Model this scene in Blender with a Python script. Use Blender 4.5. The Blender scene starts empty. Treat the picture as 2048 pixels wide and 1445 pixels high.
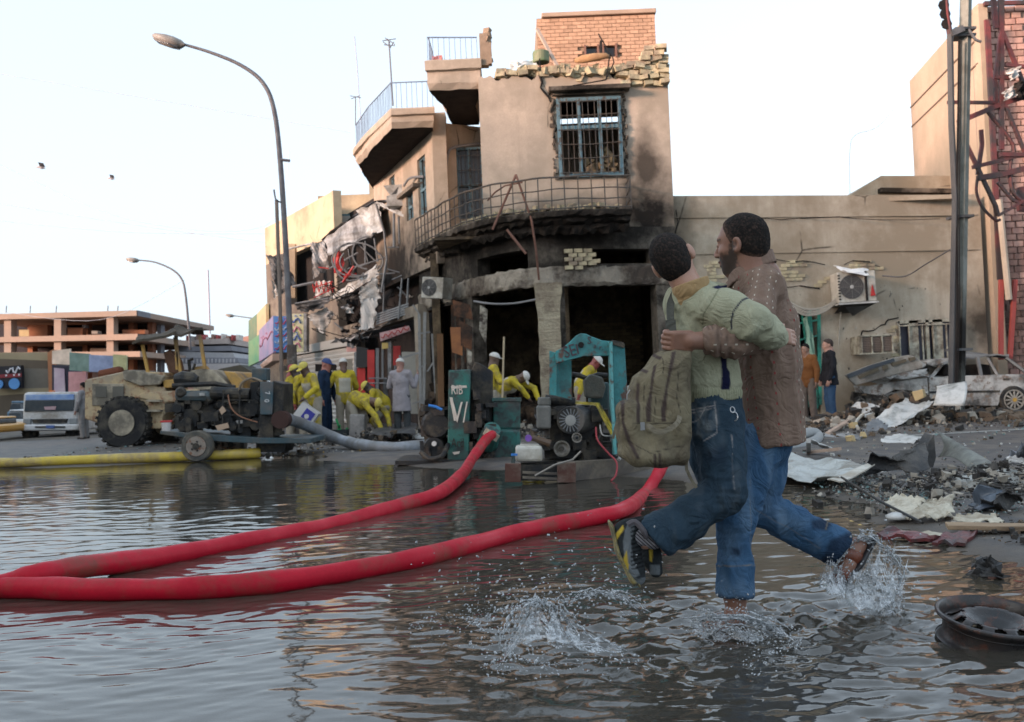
import bpy, math, random, numpy as np
from mathutils import Vector, Matrix
R = random.Random(7)
scene = bpy.context.scene
# ---------------- camera
CAMZ = 1.04; F = 1991.0; CX = 1024.0; CY = 722.5
pit = math.atan(52.5/F); rol = math.radians(2.4)
FW = Vector((0, math.cos(pit), math.sin(pit))); U0 = Vector((0, -math.sin(pit), math.cos(pit))); R0 = Vector((1, 0, 0))
RT = R0*math.cos(rol) - U0*math.sin(rol); UP = R0*math.sin(rol) + U0*math.cos(rol)
cam = bpy.data.cameras.new('camera'); camo = bpy.data.objects.new('camera', cam); scene.collection.objects.link(camo)
camo.matrix_world = Matrix(((RT.x, UP.x, -FW.x, 0), (RT.y, UP.y, -FW.y, 0), (RT.z, UP.z, -FW.z, CAMZ), (0, 0, 0, 1)))
cam.sensor_width = 36; cam.lens = 36*F/2048; cam.clip_start = .1; cam.clip_end = 3000
cam.dof.use_dof = True; cam.dof.focus_distance = 4.1; cam.dof.aperture_fstop = 6.3
scene.camera = camo
# ---------------- sky and sun
SUN_EL = 9.0; SUN_DIR = Vector((-0.86, -0.50, 0)).normalized()      # towards the low sun, behind-left of the camera
w = bpy.data.worlds.new('World'); scene.world = w; w.use_nodes = True
nt = w.node_tree; nt.nodes.clear()
sky = nt.nodes.new('ShaderNodeTexSky'); sky.sky_type = 'NISHITA'; sky.sun_disc = False
sky.sun_elevation = math.radians(SUN_EL + 5); sky.sun_rotation = math.atan2(SUN_DIR.x, SUN_DIR.y)
sky.air_density = 1.0; sky.dust_density = 3.0; sky.ozone_density = 1.2
hs = nt.nodes.new('ShaderNodeHueSaturation'); hs.inputs['Saturation'].default_value = .5
wm = nt.nodes.new('ShaderNodeMixRGB'); wm.inputs[0].default_value = .7; wm.inputs[2].default_value = (1.62, 1.97, 2.34, 1)   # thin even high haze
bg = nt.nodes.new('ShaderNodeBackground'); bg.inputs[1].default_value = .15
wo = nt.nodes.new('ShaderNodeOutputWorld')
nt.links.new(sky.outputs[0], hs.inputs['Color']); nt.links.new(hs.outputs[0], wm.inputs[1])
nt.links.new(wm.outputs[0], bg.inputs[0]); nt.links.new(bg.outputs[0], wo.inputs[0])
sl = bpy.data.lights.new('sun', 'SUN'); sl.energy = 2.2; sl.angle = math.radians(10); sl.color = (1, .65, .50)
so = bpy.data.objects.new('sun', sl); scene.collection.objects.link(so)
sd = Vector((SUN_DIR.x, SUN_DIR.y, math.tan(math.radians(SUN_EL)))).normalized()
so.rotation_euler = sd.to_track_quat('Z', 'Y').to_euler(); so.location = (-20, -10, 20)
vs = scene.view_settings; vs.view_transform = 'Standard'; vs.look = 'None'; vs.exposure = 1.86; vs.gamma = 1; vs.use_curve_mapping = False
# ---------------- placing helpers: a pixel of the 2048 px photograph and a distance give a point of the street
def P(px, py, d):
    r = FW + RT*((px-CX)/F) + UP*((CY-py)/F)
    return Vector((0, 0, CAMZ)) + r*(d/r.y)
def G(px, py, z=0.0):
    r = FW + RT*((px-CX)/F) + UP*((CY-py)/F)
    return Vector((0, 0, CAMZ)) + r*((z-CAMZ)/r.z)
def Zat(px, py, d): return P(px, py, d).z
# ---------------- scene graph helpers
COL = scene.collection
def tag(o, label=None, cat=None, group=None, kind=None):
    if label: o['label'] = label
    if cat: o['category'] = cat
    if group: o['group'] = group
    if kind: o['kind'] = kind
    return o
def empty(name, loc, label, cat, group=None):
    o = bpy.data.objects.new(name, None); COL.objects.link(o); o.location = loc; o.empty_display_size = .2
    return tag(o, label, cat, group)
def worldloc(o):
    v = Vector((0, 0, 0))
    while o: v += o.location; o = o.parent
    return v
def mk(name, V, Fc, m, parent=None, smooth=False, label=None, cat=None, group=None, kind=None, bevel=0, origin=None, local=False):
    V = np.asarray(V, dtype=np.float64).reshape(-1, 3)
    if local: og = np.zeros(3); loc = (0, 0, 0)
    elif parent is not None: og = np.array(worldloc(parent)); loc = (0, 0, 0)
    else:
        lo, hi = V.min(0), V.max(0)
        og = np.array([(lo[0]+hi[0])/2, (lo[1]+hi[1])/2, lo[2]]) if origin is None else np.array(origin); loc = og
    me = bpy.data.meshes.new(name); me.from_pydata((V-og).tolist() if len(V) < 3000 else (V-og), [], Fc)
    if smooth: me.polygons.foreach_set('use_smooth', [True]*len(me.polygons))
    me.update()
    for x in (m if isinstance(m, (list, tuple)) else [m]): me.materials.append(x)
    o = bpy.data.objects.new(name, me); COL.objects.link(o); o.location = loc
    if parent is not None: o.parent = parent
    if bevel:
        b = o.modifiers.new('bevel', 'BEVEL'); b.width = bevel; b.segments = 1 if bevel < .02 else 2; b.limit_method = 'ANGLE'
    return tag(o, label, cat, group, kind)
class MB:
    def __init__(s): s.v = []; s.f = []; s.mi = []; s.cur = 0
    def add(s, vs, fs):
        n = len(s.v); s.v += [tuple(x) for x in vs]; s.f += [tuple(i+n for i in f) for f in fs]; s.mi += [s.cur]*len(fs); return s
    def box(s, c, d, rot=None):
        hx, hy, hz = d[0]/2, d[1]/2, d[2]/2; c = Vector(c)
        if rot is None: rot = Matrix.Identity(3)
        elif isinstance(rot, (int, float)): rot = Matrix.Rotation(rot, 3, 'Z')
        vs = [c + rot @ Vector((x*hx, y*hy, z*hz)) for x in (-1, 1) for y in (-1, 1) for z in (-1, 1)]
        return s.add(vs, [(0, 1, 3, 2), (4, 6, 7, 5), (0, 4, 5, 1), (2, 3, 7, 6), (0, 2, 6, 4), (1, 5, 7, 3)])
    def beam(s, p, q, w, h=None, up=(0, 0, 1)):
        p, q = Vector(p), Vector(q); h = h or w; t = (q-p).normalized(); u = Vector(up)
        if abs(t.dot(u)) > .98: u = Vector((0, 1, 0))
        a = t.cross(u).normalized(); b = a.cross(t)
        vs = [e + a*(x*w/2) + b*(y*h/2) for e in (p, q) for x, y in ((-1, -1), (1, -1), (1, 1), (-1, 1))]
        return s.add(vs, [(3, 2, 1, 0), (4, 5, 6, 7), (0, 1, 5, 4), (1, 2, 6, 5), (2, 3, 7, 6), (3, 0, 4, 7)])
    def tube(s, pts, r, n=8, cap=True):
        pts = [Vector(p) for p in pts]; k = len(pts); rs = r if isinstance(r, (list, tuple)) else [r]*k
        t = (pts[1]-pts[0]).normalized(); a = t.cross(Vector((0, 0, 1)))
        if a.length < .05: a = t.cross(Vector((0, 1, 0)))
        a.normalize(); vs = []
        for i, p in enumerate(pts):
            t = (pts[min(i+1, k-1)] - pts[max(i-1, 0)]).normalized()
            a = (a - t*a.dot(t)).normalized(); b = t.cross(a)
            for j in range(n):
                an = 2*math.pi*j/n; vs.append(p + (a*math.cos(an) + b*math.sin(an))*rs[i])
        fs = [(i*n+j, i*n+(j+1) % n, (i+1)*n+(j+1) % n, (i+1)*n+j) for i in range(k-1) for j in range(n)]
        if cap: fs += [tuple(range(n))[::-1], tuple((k-1)*n+j for j in range(n))]
        return s.add(vs, fs)
    def cyl(s, p, q, r, n=16, r2=None): return s.tube([p, q], [r, r if r2 is None else r2], n)
    def prism(s, poly, off):
        off = Vector(off); n = len(poly); vs = [Vector(p) for p in poly]; vs += [p+off for p in vs]
        return s.add(vs, [tuple(range(n)), tuple(range(2*n-1, n-1, -1))] + [(i, i+n, (i+1) % n+n, (i+1) % n) for i in range(n)])
    def grid(s, fn, nu, nv, thick=None):
        P0 = [[Vector(fn(i/nu, j/nv)) for j in range(nv+1)] for i in range(nu+1)]
        vs = [p for row in P0 for p in row]; W = nv+1
        fs = [(i*W+j, (i+1)*W+j, (i+1)*W+j+1, i*W+j+1) for i in range(nu) for j in range(nv)]
        if thick:
            n = len(vs); th = Vector(thick); vs += [p+th for p in vs]
            fs += [tuple(x+n for x in f[::-1]) for f in fs]
            ring = [i*W for i in range(nu+1)] + [nu*W+j for j in range(1, W)] + [i*W+nv for i in range(nu-1, -1, -1)] + [j for j in range(nv-1, 0, -1)]
            fs += [(ring[k], ring[k]+n, ring[(k+1) % len(ring)]+n, ring[(k+1) % len(ring)]) for k in range(len(ring))][::1]
        return s.add(vs, fs)
    def sheet(s, c4, amp=.03, fr=3, nu=8, nv=8, thick=(0, 0, -.006), seed=0, rag=.0):
        a, b, c, d = [Vector(x) for x in c4]; n = (b-a).cross(d-a).normalized(); L = max((b-a).length, (d-a).length)
        rr = random.Random(seed); ph = [rr.uniform(0, 6.3) for _ in range(6)]
        def fn(u, v):
            p = (a*(1-u)+b*u)*(1-v) + (d*(1-u)+c*u)*v
            k = amp*(math.sin(fr*u*3+ph[0]+2*math.sin(v*3+ph[1])) + .6*math.sin(fr*v*4.3+ph[2]+1.5*math.sin(u*4+ph[3])) + .3*math.sin(fr*9*(u+v)+ph[4]))
            if rag:
                e = min(u, 1-u, v, 1-v)
                if e < .001: p = p + Vector((rr.uniform(-1, 1), rr.uniform(-1, 1), rr.uniform(-1, 1)))*rag
            return p + n*k
        return s.grid(fn, nu, nv, thick)
    def chunk(s, c, r, rnd=None, sq=(1, 1, 1)):
        rnd = rnd or R; c = Vector(c)
        T = [(-1, -1, -1), (1, -1, -1), (1, 1, -1), (-1, 1, -1), (-1, -1, 1), (1, -1, 1), (1, 1, 1), (-1, 1, 1)]
        M3 = Matrix.Rotation(rnd.uniform(0, 6.3), 3, 'Z') @ Matrix.Rotation(rnd.uniform(-.5, .5), 3, 'X')
        vs = [c + M3 @ Vector([t*r*q*rnd.uniform(.45, 1) for t, q in zip(x, sq)]) for x in T]
        return s.add(vs, [(3, 2, 1, 0), (4, 5, 6, 7), (0, 1, 5, 4), (1, 2, 6, 5), (2, 3, 7, 6), (3, 0, 4, 7)])
    def lathe(s, c, prof, n=24, axis='Z', rot=None):
        c = Vector(c); vs = []
        for r, h in prof:
            for j in range(n):
                an = 2*math.pi*j/n; p = Vector((r*math.cos(an), r*math.sin(an), h))
                if axis == 'Y': p = Vector((p.x, p.z, p.y))
                if axis == 'X': p = Vector((p.z, p.x, p.y))
                if rot: p = rot @ p
                vs.append(c+p)
        k = len(prof); fs = [(i*n+j, i*n+(j+1) % n, (i+1)*n+(j+1) % n, (i+1)*n+j) for i in range(k-1) for j in range(n)]
        fs += [tuple(range(n))[::-1], tuple((k-1)*n+j for j in range(n))]
        return s.add(vs, fs)
    def build(s, name, m, parent=None, **k):
        o = mk(name, s.v, s.f, m, parent, **k)
        if isinstance(m, (list, tuple)) and len(m) > 1: o.data.polygons.foreach_set('material_index', s.mi)
        return o
def spline(pts, n=8):
    pts = [Vector(p) for p in pts]; out = []
    for i in range(len(pts)-1):
        p0 = pts[max(i-1, 0)]; p1 = pts[i]; p2 = pts[i+1]; p3 = pts[min(i+2, len(pts)-1)]
        for j in range(n):
            t = j/n; out.append(.5*((2*p1) + (p2-p0)*t + (2*p0-5*p1+4*p2-p3)*t*t + (3*p1-p0-3*p2+p3)*t**3))
    return out + [pts[-1]]
# ---------------- numpy gradient noise
_pr = np.random.RandomState(3); _perm = np.concatenate([_pr.permutation(256)]*3)
_g3 = _pr.normal(size=(256, 3)); _g3 /= np.linalg.norm(_g3, axis=1)[:, None]
def noise3(p):
    p = np.asarray(p, dtype=np.float64); i = np.floor(p).astype(int); f = p-i; i &= 255; u = f*f*f*(f*(f*6-15)+10); o = 0
    for dx in (0, 1):
        for dy in (0, 1):
            for dz in (0, 1):
                h = _perm[_perm[_perm[i[:, 0]+dx]+i[:, 1]+dy]+i[:, 2]+dz] & 255; g = _g3[h]
                wt = (u[:, 0] if dx else 1-u[:, 0])*(u[:, 1] if dy else 1-u[:, 1])*(u[:, 2] if dz else 1-u[:, 2])
                o = o + wt*(g[:, 0]*(f[:, 0]-dx)+g[:, 1]*(f[:, 1]-dy)+g[:, 2]*(f[:, 2]-dz))
    return o
def fbm(p, o=3):
    r = 0; a = 1; p = np.array(p, dtype=np.float64)
    for _ in range(o): r = r + a*noise3(p); a *= .5; p = p*2.03+11.7
    return r
# ---------------- materials
MATS = {}
def ramp(nt, x, stops):
    n = nt.nodes.new('ShaderNodeValToRGB'); nt.links.new(x, n.inputs[0]); e = n.color_ramp.elements
    while len(e) < len(stops): e.new(.5)
    for k, (p, c) in enumerate(stops): e[k].position = p; e[k].color = c if len(c) == 4 else (*c, 1)
    return n.outputs[0]
def mixc(nt, fac, a, b, mode='MIX'):
    n = nt.nodes.new('ShaderNodeMixRGB'); n.blend_type = mode
    for s_, x in ((0, fac), (1, a), (2, b)):
        if isinstance(x, (int, float)): n.inputs[s_].default_value = x
        elif isinstance(x, tuple): n.inputs[s_].default_value = (*x, 1) if len(x) == 3 else x
        else: nt.links.new(x, n.inputs[s_])
    return n.outputs[0]
def math_(nt, op, a, b=0.0, c=None, clamp=False):
    n = nt.nodes.new('ShaderNodeMath'); n.operation = op; n.use_clamp = clamp
    for s_, x in ((0, a), (1, b), (2, c)):
        if x is None: continue
        if isinstance(x, (int, float)): n.inputs[s_].default_value = x
        else: nt.links.new(x, n.inputs[s_])
    return n.outputs[0]
def tnoise(nt, vec, s, d=5, rgh=.6, sc=None):
    if sc:
        m = nt.nodes.new('ShaderNodeMapping'); m.inputs['Scale'].default_value = sc; nt.links.new(vec, m.inputs[0]); vec = m.outputs[0]
    n = nt.nodes.new('ShaderNodeTexNoise'); n.inputs['Scale'].default_value = s; n.inputs['Detail'].default_value = d; n.inputs['Roughness'].default_value = rgh
    nt.links.new(vec, n.inputs['Vector']); return n.outputs['Fac']
W1 = (1, 1, 1); B0 = (0, 0, 0)
def mat(name, c, c2=None, s=2.0, rough=.8, bump=.25, bs=30, bd=.02, metal=0, dirt=None, ds=1.2, da=.5, soots=(), coord='P', sc=None, rust=None, streak=None, crack=0, rnd=0, coat=0, emit=None, custom=None, sootc=(.012, .010, .009), spec=.5, fold=0):
    if name in MATS: return MATS[name]
    m = bpy.data.materials.new(name); m.use_nodes = True; nt = m.node_tree; bs_ = nt.nodes['Principled BSDF']
    if coord == 'P': vec = nt.nodes.new('ShaderNodeNewGeometry').outputs['Position']
    elif coord == 'O': vec = nt.nodes.new('ShaderNodeTexCoord').outputs['Object']
    else:
        a = nt.nodes.new('ShaderNodeAttribute'); a.attribute_name = coord; vec = a.outputs['Vector']
    c2 = c2 or tuple(x*.8 for x in c)
    n1 = tnoise(nt, vec, s, 8, .62, sc)
    col = mixc(nt, ramp(nt, n1, [(.33, B0), (.67, W1)]), c, c2)
    if rnd:
        oi = nt.nodes.new('ShaderNodeObjectInfo'); v = math_(nt, 'MULTIPLY_ADD', oi.outputs['Random'], rnd*2, 1-rnd)
        h = nt.nodes.new('ShaderNodeHueSaturation'); nt.links.new(v, h.inputs['Value']); nt.links.new(col, h.inputs['Color']); col = h.outputs[0]
    g = tnoise(nt, vec, bs*1.7, 3, .7)
    col = mixc(nt, .35, col, ramp(nt, g, [(.25, (.62, .62, .62)), (.75, (1.15, 1.15, 1.15))]), 'MULTIPLY')
    if streak:
        n = tnoise(nt, vec, 1.0, 6, .65, (2.2, 2.2, .25)); col = mixc(nt, ramp(nt, n, [(.5, B0), (.68, (.6,)*3)]), col, streak)
    if dirt:
        n = tnoise(nt, vec, ds, 8, .68); t = .62-.3*da
        col = mixc(nt, ramp(nt, n, [(t-.08, B0), (t+.1, W1)]), col, dirt)
    if rust:
        n = tnoise(nt, vec, ds*3.1, 8, .7); col = mixc(nt, ramp(nt, n, [(.52, B0), (.6, W1)]), col, rust)
    if crack:
        vo = nt.nodes.new('ShaderNodeTexVoronoi'); vo.feature = 'DISTANCE_TO_EDGE'; vo.inputs['Scale'].default_value = crack
        wv = mixc(nt, .12, vec, nt.nodes.new('ShaderNodeTexNoise').outputs['Color']); nt.links.new(wv, vo.inputs['Vector'])
        msk = tnoise(nt, vec, .8, 3); cm = math_(nt, 'MULTIPLY', ramp(nt, vo.outputs['Distance'], [(0, W1), (.012, B0)]), ramp(nt, msk, [(.52, B0), (.6, W1)]))
        col = mixc(nt, cm, col, (.05, .04, .03))
    sm = None
    if soots:
        nz = tnoise(nt, vec, 1.7, 7, .6)
        for (x, y, z, rx, ry, rz, st) in soots:
            mp = nt.nodes.new('ShaderNodeMapping'); mp.vector_type = 'POINT'
            mp.inputs['Location'].default_value = (-x/rx, -y/ry, -z/rz); mp.inputs['Scale'].default_value = (1/rx, 1/ry, 1/rz)
            nt.links.new(vec, mp.inputs[0])
            ln = nt.nodes.new('ShaderNodeVectorMath'); ln.operation = 'LENGTH'; nt.links.new(mp.outputs[0], ln.inputs[0])
            q = math_(nt, 'MULTIPLY_ADD', nz, 1.3, math_(nt, 'SUBTRACT', ln.outputs['Value'], .65))
            k = math_(nt, 'MULTIPLY', ramp(nt, q, [(.25, W1), (1.0, B0)]), st)
            sm = k if sm is None else math_(nt, 'MAXIMUM', sm, k)
        col = mixc(nt, sm, col, sootc)
    if custom: col = custom(nt, vec, col, bs_)
    nt.links.new(col, bs_.inputs['Base Color'])
    bs_.inputs['Roughness'].default_value = rough; bs_.inputs['Metallic'].default_value = metal
    bs_.inputs['Specular IOR Level'].default_value = spec if rough < .75 else spec*.3
    if coat: bs_.inputs['Coat Weight'].default_value = coat
    if rough < .6:
        rr = ramp(nt, n1, [(.3, (rough*.7,)*3), (.7, (min(1, rough*1.5),)*3)]); nt.links.new(rr, bs_.inputs['Roughness'])
    if bump:
        b = nt.nodes.new('ShaderNodeBump'); b.inputs['Strength'].default_value = min(1, bump); b.inputs['Distance'].default_value = bd
        hsum = math_(nt, 'ADD', tnoise(nt, vec, bs, 6, .65), math_(nt, 'MULTIPLY', n1, 1.5))
        nt.links.new(hsum, b.inputs['Height']); nt.links.new(b.outputs[0], bs_.inputs['Normal'])
        if fold:
            fn = nt.nodes.new('ShaderNodeTexNoise'); fn.inputs['Scale'].default_value = fold; fn.inputs['Detail'].default_value = 2.5; fn.inputs['Distortion'].default_value = 1.8; nt.links.new(vec, fn.inputs['Vector'])
            rd = math_(nt, 'ABSOLUTE', math_(nt, 'SUBTRACT', fn.outputs['Fac'], .5)); f2 = nt.nodes.new('ShaderNodeBump'); f2.inputs['Strength'].default_value = .55; f2.inputs['Distance'].default_value = .045; nt.links.new(rd, f2.inputs['Height']); nt.links.new(f2.outputs[0], b.inputs['Normal'])
    if emit: bs_.inputs['Emission Color'].default_value = (*emit[0], 1); bs_.inputs['Emission Strength'].default_value = emit[1]
    MATS[name] = m; return m
# ---------------- implicit bodies: smooth unions turned into one continuous mesh
class SDF:
    def __init__(s, lo, hi, h):
        s.lo = np.array(lo, float); s.h = h; s.n = (np.ceil((np.array(hi)-s.lo)/h)).astype(int)+1
        s.f = np.full(tuple(s.n), .5, dtype=np.float32); s.ax = [s.lo[i]+h*np.arange(s.n[i]) for i in range(3)]
    def blk(s, lo, hi):
        a = np.clip(np.floor((lo-s.lo)/s.h).astype(int), 0, s.n-1); b = np.clip(np.ceil((hi-s.lo)/s.h).astype(int)+1, 1, s.n)
        sl = tuple(slice(a[i], max(b[i], a[i]+1)) for i in range(3))
        return sl, [s.ax[0][sl[0]][:, None, None], s.ax[1][sl[1]][None, :, None], s.ax[2][sl[2]][None, None, :]]
    def comb(s, sl, d, k, op):
        f = s.f[sl]; d = d.astype(np.float32)
        if op == 'sub': d = -d
        if k <= 0: s.f[sl] = np.minimum(f, d) if op == 'add' else np.maximum(f, d); return
        hh = np.maximum(k-np.abs(f-d), 0)/k
        s.f[sl] = (np.minimum(f, d) - hh*hh*k*.25) if op == 'add' else (np.maximum(f, d) + hh*hh*k*.25)
    def cone(s, a, b, ra, rb=None, k=.02, op='add', sq=None):
        a = np.array(a, float); b = np.array(b, float); rb = ra if rb is None else rb; mr = max(ra, rb)*(max(1, sq[1]) if sq else 1)
        m = mr+k+2.5*s.h; sl, (X, Y, Z) = s.blk(np.minimum(a, b)-m, np.maximum(a, b)+m)
        u = b-a; L = max(u @ u, 1e-12); qx, qy, qz = X-a[0], Y-a[1], Z-a[2]
        t = np.clip((qx*u[0]+qy*u[1]+qz*u[2])/L, 0, 1); qx = qx-t*u[0]; qy = qy-t*u[1]; qz = qz-t*u[2]; sc = 1.0
        if sq:
            n = np.array(sq[0], float); n /= np.linalg.norm(n); w_ = (qx*n[0]+qy*n[1]+qz*n[2])*(1/sq[1]-1)
            qx = qx+w_*n[0]; qy = qy+w_*n[1]; qz = qz+w_*n[2]; sc = min(1, sq[1])
        s.comb(sl, (np.sqrt(qx*qx+qy*qy+qz*qz)-(ra+(rb-ra)*t))*sc, k, op); return s
    def chain(s, pts, rs, k=.02, sq=None):
        for i in range(len(pts)-1): s.cone(pts[i], pts[i+1], rs[i], rs[i+1], k, sq=sq)
        return s
    def ell(s, c, r, M3=None, k=.02, op='add'):
        c = np.array(c, float); r = np.array(r, float); mr = r.max()+k+2.5*s.h; sl, (X, Y, Z) = s.blk(c-mr, c+mr)
        M_ = np.array(M3) if M3 is not None else np.eye(3); q = [X-c[0], Y-c[1], Z-c[2]]
        e = [(M_[0][i]*q[0]+M_[1][i]*q[1]+M_[2][i]*q[2])/r[i] for i in range(3)]      # columns of M3 = local axes
        l = np.sqrt(e[0]**2+e[1]**2+e[2]**2); g = np.sqrt((e[0]/r[0])**2+(e[1]/r[1])**2+(e[2]/r[2])**2)
        s.comb(sl, l*(l-1)/np.maximum(g, 1e-4), k, op); return s
    def rbox(s, c, hd, rad, M3=None, k=.01, op='add'):
        c = np.array(c, float); mr = np.linalg.norm(hd)+rad+k+2.5*s.h; sl, (X, Y, Z) = s.blk(c-mr, c+mr)
        M_ = np.array(M3) if M3 is not None else np.eye(3); q = [X-c[0], Y-c[1], Z-c[2]]
        e = [np.abs(M_[0][i]*q[0]+M_[1][i]*q[1]+M_[2][i]*q[2])-(hd[i]-rad) for i in range(3)]
        o = np.sqrt(sum(np.maximum(x, 0)**2 for x in e)) + np.minimum(np.maximum(np.maximum(e[0], e[1]), e[2]), 0)-rad
        s.comb(sl, o, k, op); return s
    def plane(s, p, n, k=.01):     # keeps the side opposite to n
        p = np.array(p, float); n = np.array(n, float); n /= np.linalg.norm(n)
        d = (s.ax[0][:, None, None]-p[0])*n[0]+(s.ax[1][None, :, None]-p[1])*n[1]+(s.ax[2][None, None, :]-p[2])*n[2]
        s.comb((slice(None),)*3, -d, k, 'sub'); return s
    def halfsub(s, c, r, p, n, k=.004):    # cuts only near c (box of half size r) beyond the plane
        c = np.array(c, float); n = np.array(n, float); n /= np.linalg.norm(n); sl, (X, Y, Z) = s.blk(c-r, c+r)
        d = (X-p[0])*n[0]+(Y-p[1])*n[1]+(Z-p[2])*n[2]; s.comb(sl, -d, k, 'sub'); return s
    def mesh(s):
        f = s.f; g = f < 0; n = np.array(f.shape)
        anyb = np.zeros(n-1, bool); allb = np.ones(n-1, bool)
        for dx in (0, 1):
            for dy in (0, 1):
                for dz in (0, 1):
                    t = g[dx:n[0]-1+dx, dy:n[1]-1+dy, dz:n[2]-1+dz]; anyb |= t; allb &= t
        idx = np.argwhere(anyb & ~allb); N = len(idx); ids = np.full(tuple(n-1), -1, np.int64); ids[idx[:, 0], idx[:, 1], idx[:, 2]] = np.arange(N)
        co = [(a, b, c) for a in (0, 1) for b in (0, 1) for c in (0, 1)]
        val = np.stack([f[idx[:, 0]+a, idx[:, 1]+b, idx[:, 2]+c] for a, b, c in co], 1).astype(np.float64)
        acc = np.zeros((N, 3)); cnt = np.zeros(N)
        for i in range(8):
            for j in range(i+1, 8):
                d = [co[j][q]-co[i][q] for q in range(3)]
                if sum(map(abs, d)) != 1: continue
                a, b = val[:, i], val[:, j]; m_ = (a < 0) != (b < 0); t = np.where(m_, a/np.where(m_, a-b, 1), 0)
                pt = np.array(co[i])+t[:, None]*np.array(d); acc[m_] += pt[m_]; cnt[m_] += 1
        V = (idx+acc/np.maximum(cnt, 1)[:, None])*s.h+s.lo; Fs = []
        for ax in range(3):
            o1, o2 = (ax+1) % 3, (ax+2) % 3
            A = [slice(0, None)]*3; B = [slice(0, None)]*3; A[ax] = slice(0, n[ax]-1); B[ax] = slice(1, n[ax])
            ga, gb = g[tuple(A)], g[tuple(B)]; e = np.argwhere(ga != gb)
            ok = (e[:, o1] > 0) & (e[:, o2] > 0) & (e[:, o1] < n[o1]-1) & (e[:, o2] < n[o2]-1); e = e[ok]
            inside = ga[e[:, 0], e[:, 1], e[:, 2]]; q = []
            for u_, v_ in ((-1, -1), (0, -1), (0, 0), (-1, 0)):
                t = e.copy(); t[:, o1] += u_; t[:, o2] += v_; q.append(ids[t[:, 0], t[:, 1], t[:, 2]])
            q = np.stack(q, 1); q = np.where(inside[:, None], q, q[:, ::-1]); Fs.append(q)
        return V, np.concatenate(Fs)
def vnormals(V, Fq):
    n = np.cross(V[Fq[:, 2]]-V[Fq[:, 0]], V[Fq[:, 3]]-V[Fq[:, 1]]); N = np.zeros_like(V)
    for i in range(4): np.add.at(N, Fq[:, i], n)
    return N/np.maximum(np.linalg.norm(N, axis=1), 1e-9)[:, None]
def limb_uv(V, segs):
    """texture coordinates that follow the limbs: (round the limb, along the limb, limb number)"""
    best = np.full(len(V), 1e9); uv = np.zeros((len(V), 3)); acc = {}
    for k, (a, b, r, ref) in enumerate(segs):
        a = np.array(a, float); b = np.array(b, float); u = b-a; L = np.linalg.norm(u); u = u/L; q = V-a; t = q @ u; tc = np.clip(t, 0, L)
        w_ = q-tc[:, None]*u; d = np.linalg.norm(w_, axis=1)/r; x = np.array(ref, float); x = x-u*(x @ u); x /= np.linalg.norm(x); y = np.cross(u, x)
        th = np.arctan2(w_ @ y, w_ @ x); m_ = d < best; best = np.where(m_, d, best)
        uv[m_, 0] = (th*r)[m_]; uv[m_, 1] = t[m_]; uv[m_, 2] = k
    return uv
def sdfobj(sd_, name, m, parent, disp=None, uv=None, attrs=None, **k):
    V, Fq = sd_.mesh(); V0 = V
    if disp is not None: V = V + vnormals(V, Fq)*disp(V)[:, None]
    o = mk(name, V, Fq.tolist(), m, parent, smooth=True, **k); me = o.data
    if uv is not None:
        a = me.attributes.new('limb', 'FLOAT_VECTOR', 'POINT'); a.data.foreach_set('vector', limb_uv(V0, uv).astype(np.float32).ravel())
    for an, fn in (attrs or {}).items():
        a = me.attributes.new(an, 'FLOAT', 'POINT'); a.data.foreach_set('value', fn(V0).astype(np.float32))
    return o
# ================= setting: road, flood water =================
asphalt = mat('asphalt', (.055, .056, .060), (.08, .08, .08), s=.8, rough=.85, bs=60, bump=.5, dirt=(.13, .115, .095), ds=.9, da=.5)
wetground = mat('wet_ground', (.10, .082, .060), (.055, .047, .037), s=2.2, rough=.5, bs=55, bump=.6, bd=.01, dirt=(.17, .14, .10), ds=5, da=.35)
def ground_h(x, y):
    s_r = 2.62 + .12*np.sin(y*1.7) + .1*np.sin(y*4.1+1) + np.maximum(y-9.4, 0)*-.9      # shore on the right, bends back left behind the pumps
    s_r = np.maximum(s_r, -3.2)
    a = np.minimum(s_r-x, 17.2+.35*np.sin(x*1.1)-y)
    nz = fbm(np.stack([x*1.3, y*1.3, 0*x], -1).reshape(-1, 3), 3).reshape(x.shape)
    return np.clip(-a*.05, -.075, .035) + .012*nz*(a > -6) - .0
xs = np.concatenate([np.linspace(-16, -3.2, 60)[:-1], np.linspace(-3.2, 6, 150)[:-1], np.linspace(6, 17, 40)]); ys = np.concatenate([np.linspace(-3, 2, 8)[:-1], np.linspace(2, 11, 130)[:-1], np.linspace(11, 30, 90)])
XX, YY = np.meshgrid(xs, ys, indexing='ij'); ZZ = ground_h(XX, YY); nx_, ny_ = XX.shape
gv = np.stack([XX, YY, ZZ], -1).reshape(-1, 3)
gf = [(i*ny_+j, (i+1)*ny_+j, (i+1)*ny_+j+1, i*ny_+j+1) for i in range(nx_-1) for j in range(ny_-1)]
def groundmat():
    def cu(nt, vec, col, b):
        s = nt.nodes.new('ShaderNodeSeparateXYZ'); nt.links.new(vec, s.inputs[0])
        wet = ramp(nt, s.outputs['Z'], [(0, W1), (.022, B0)]); return mixc(nt, wet, col, (.060, .046, .031))
    return mat('road_near', (.062, .061, .062), (.038, .037, .037), s=1.5, rough=.62, bs=45, bump=.7, bd=.012, dirt=(.115, .098, .08), ds=2.6, da=.38, custom=cu)
mk('road', gv, gf, groundmat(), smooth=True, kind='structure', origin=(0, 10, 0))
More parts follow.
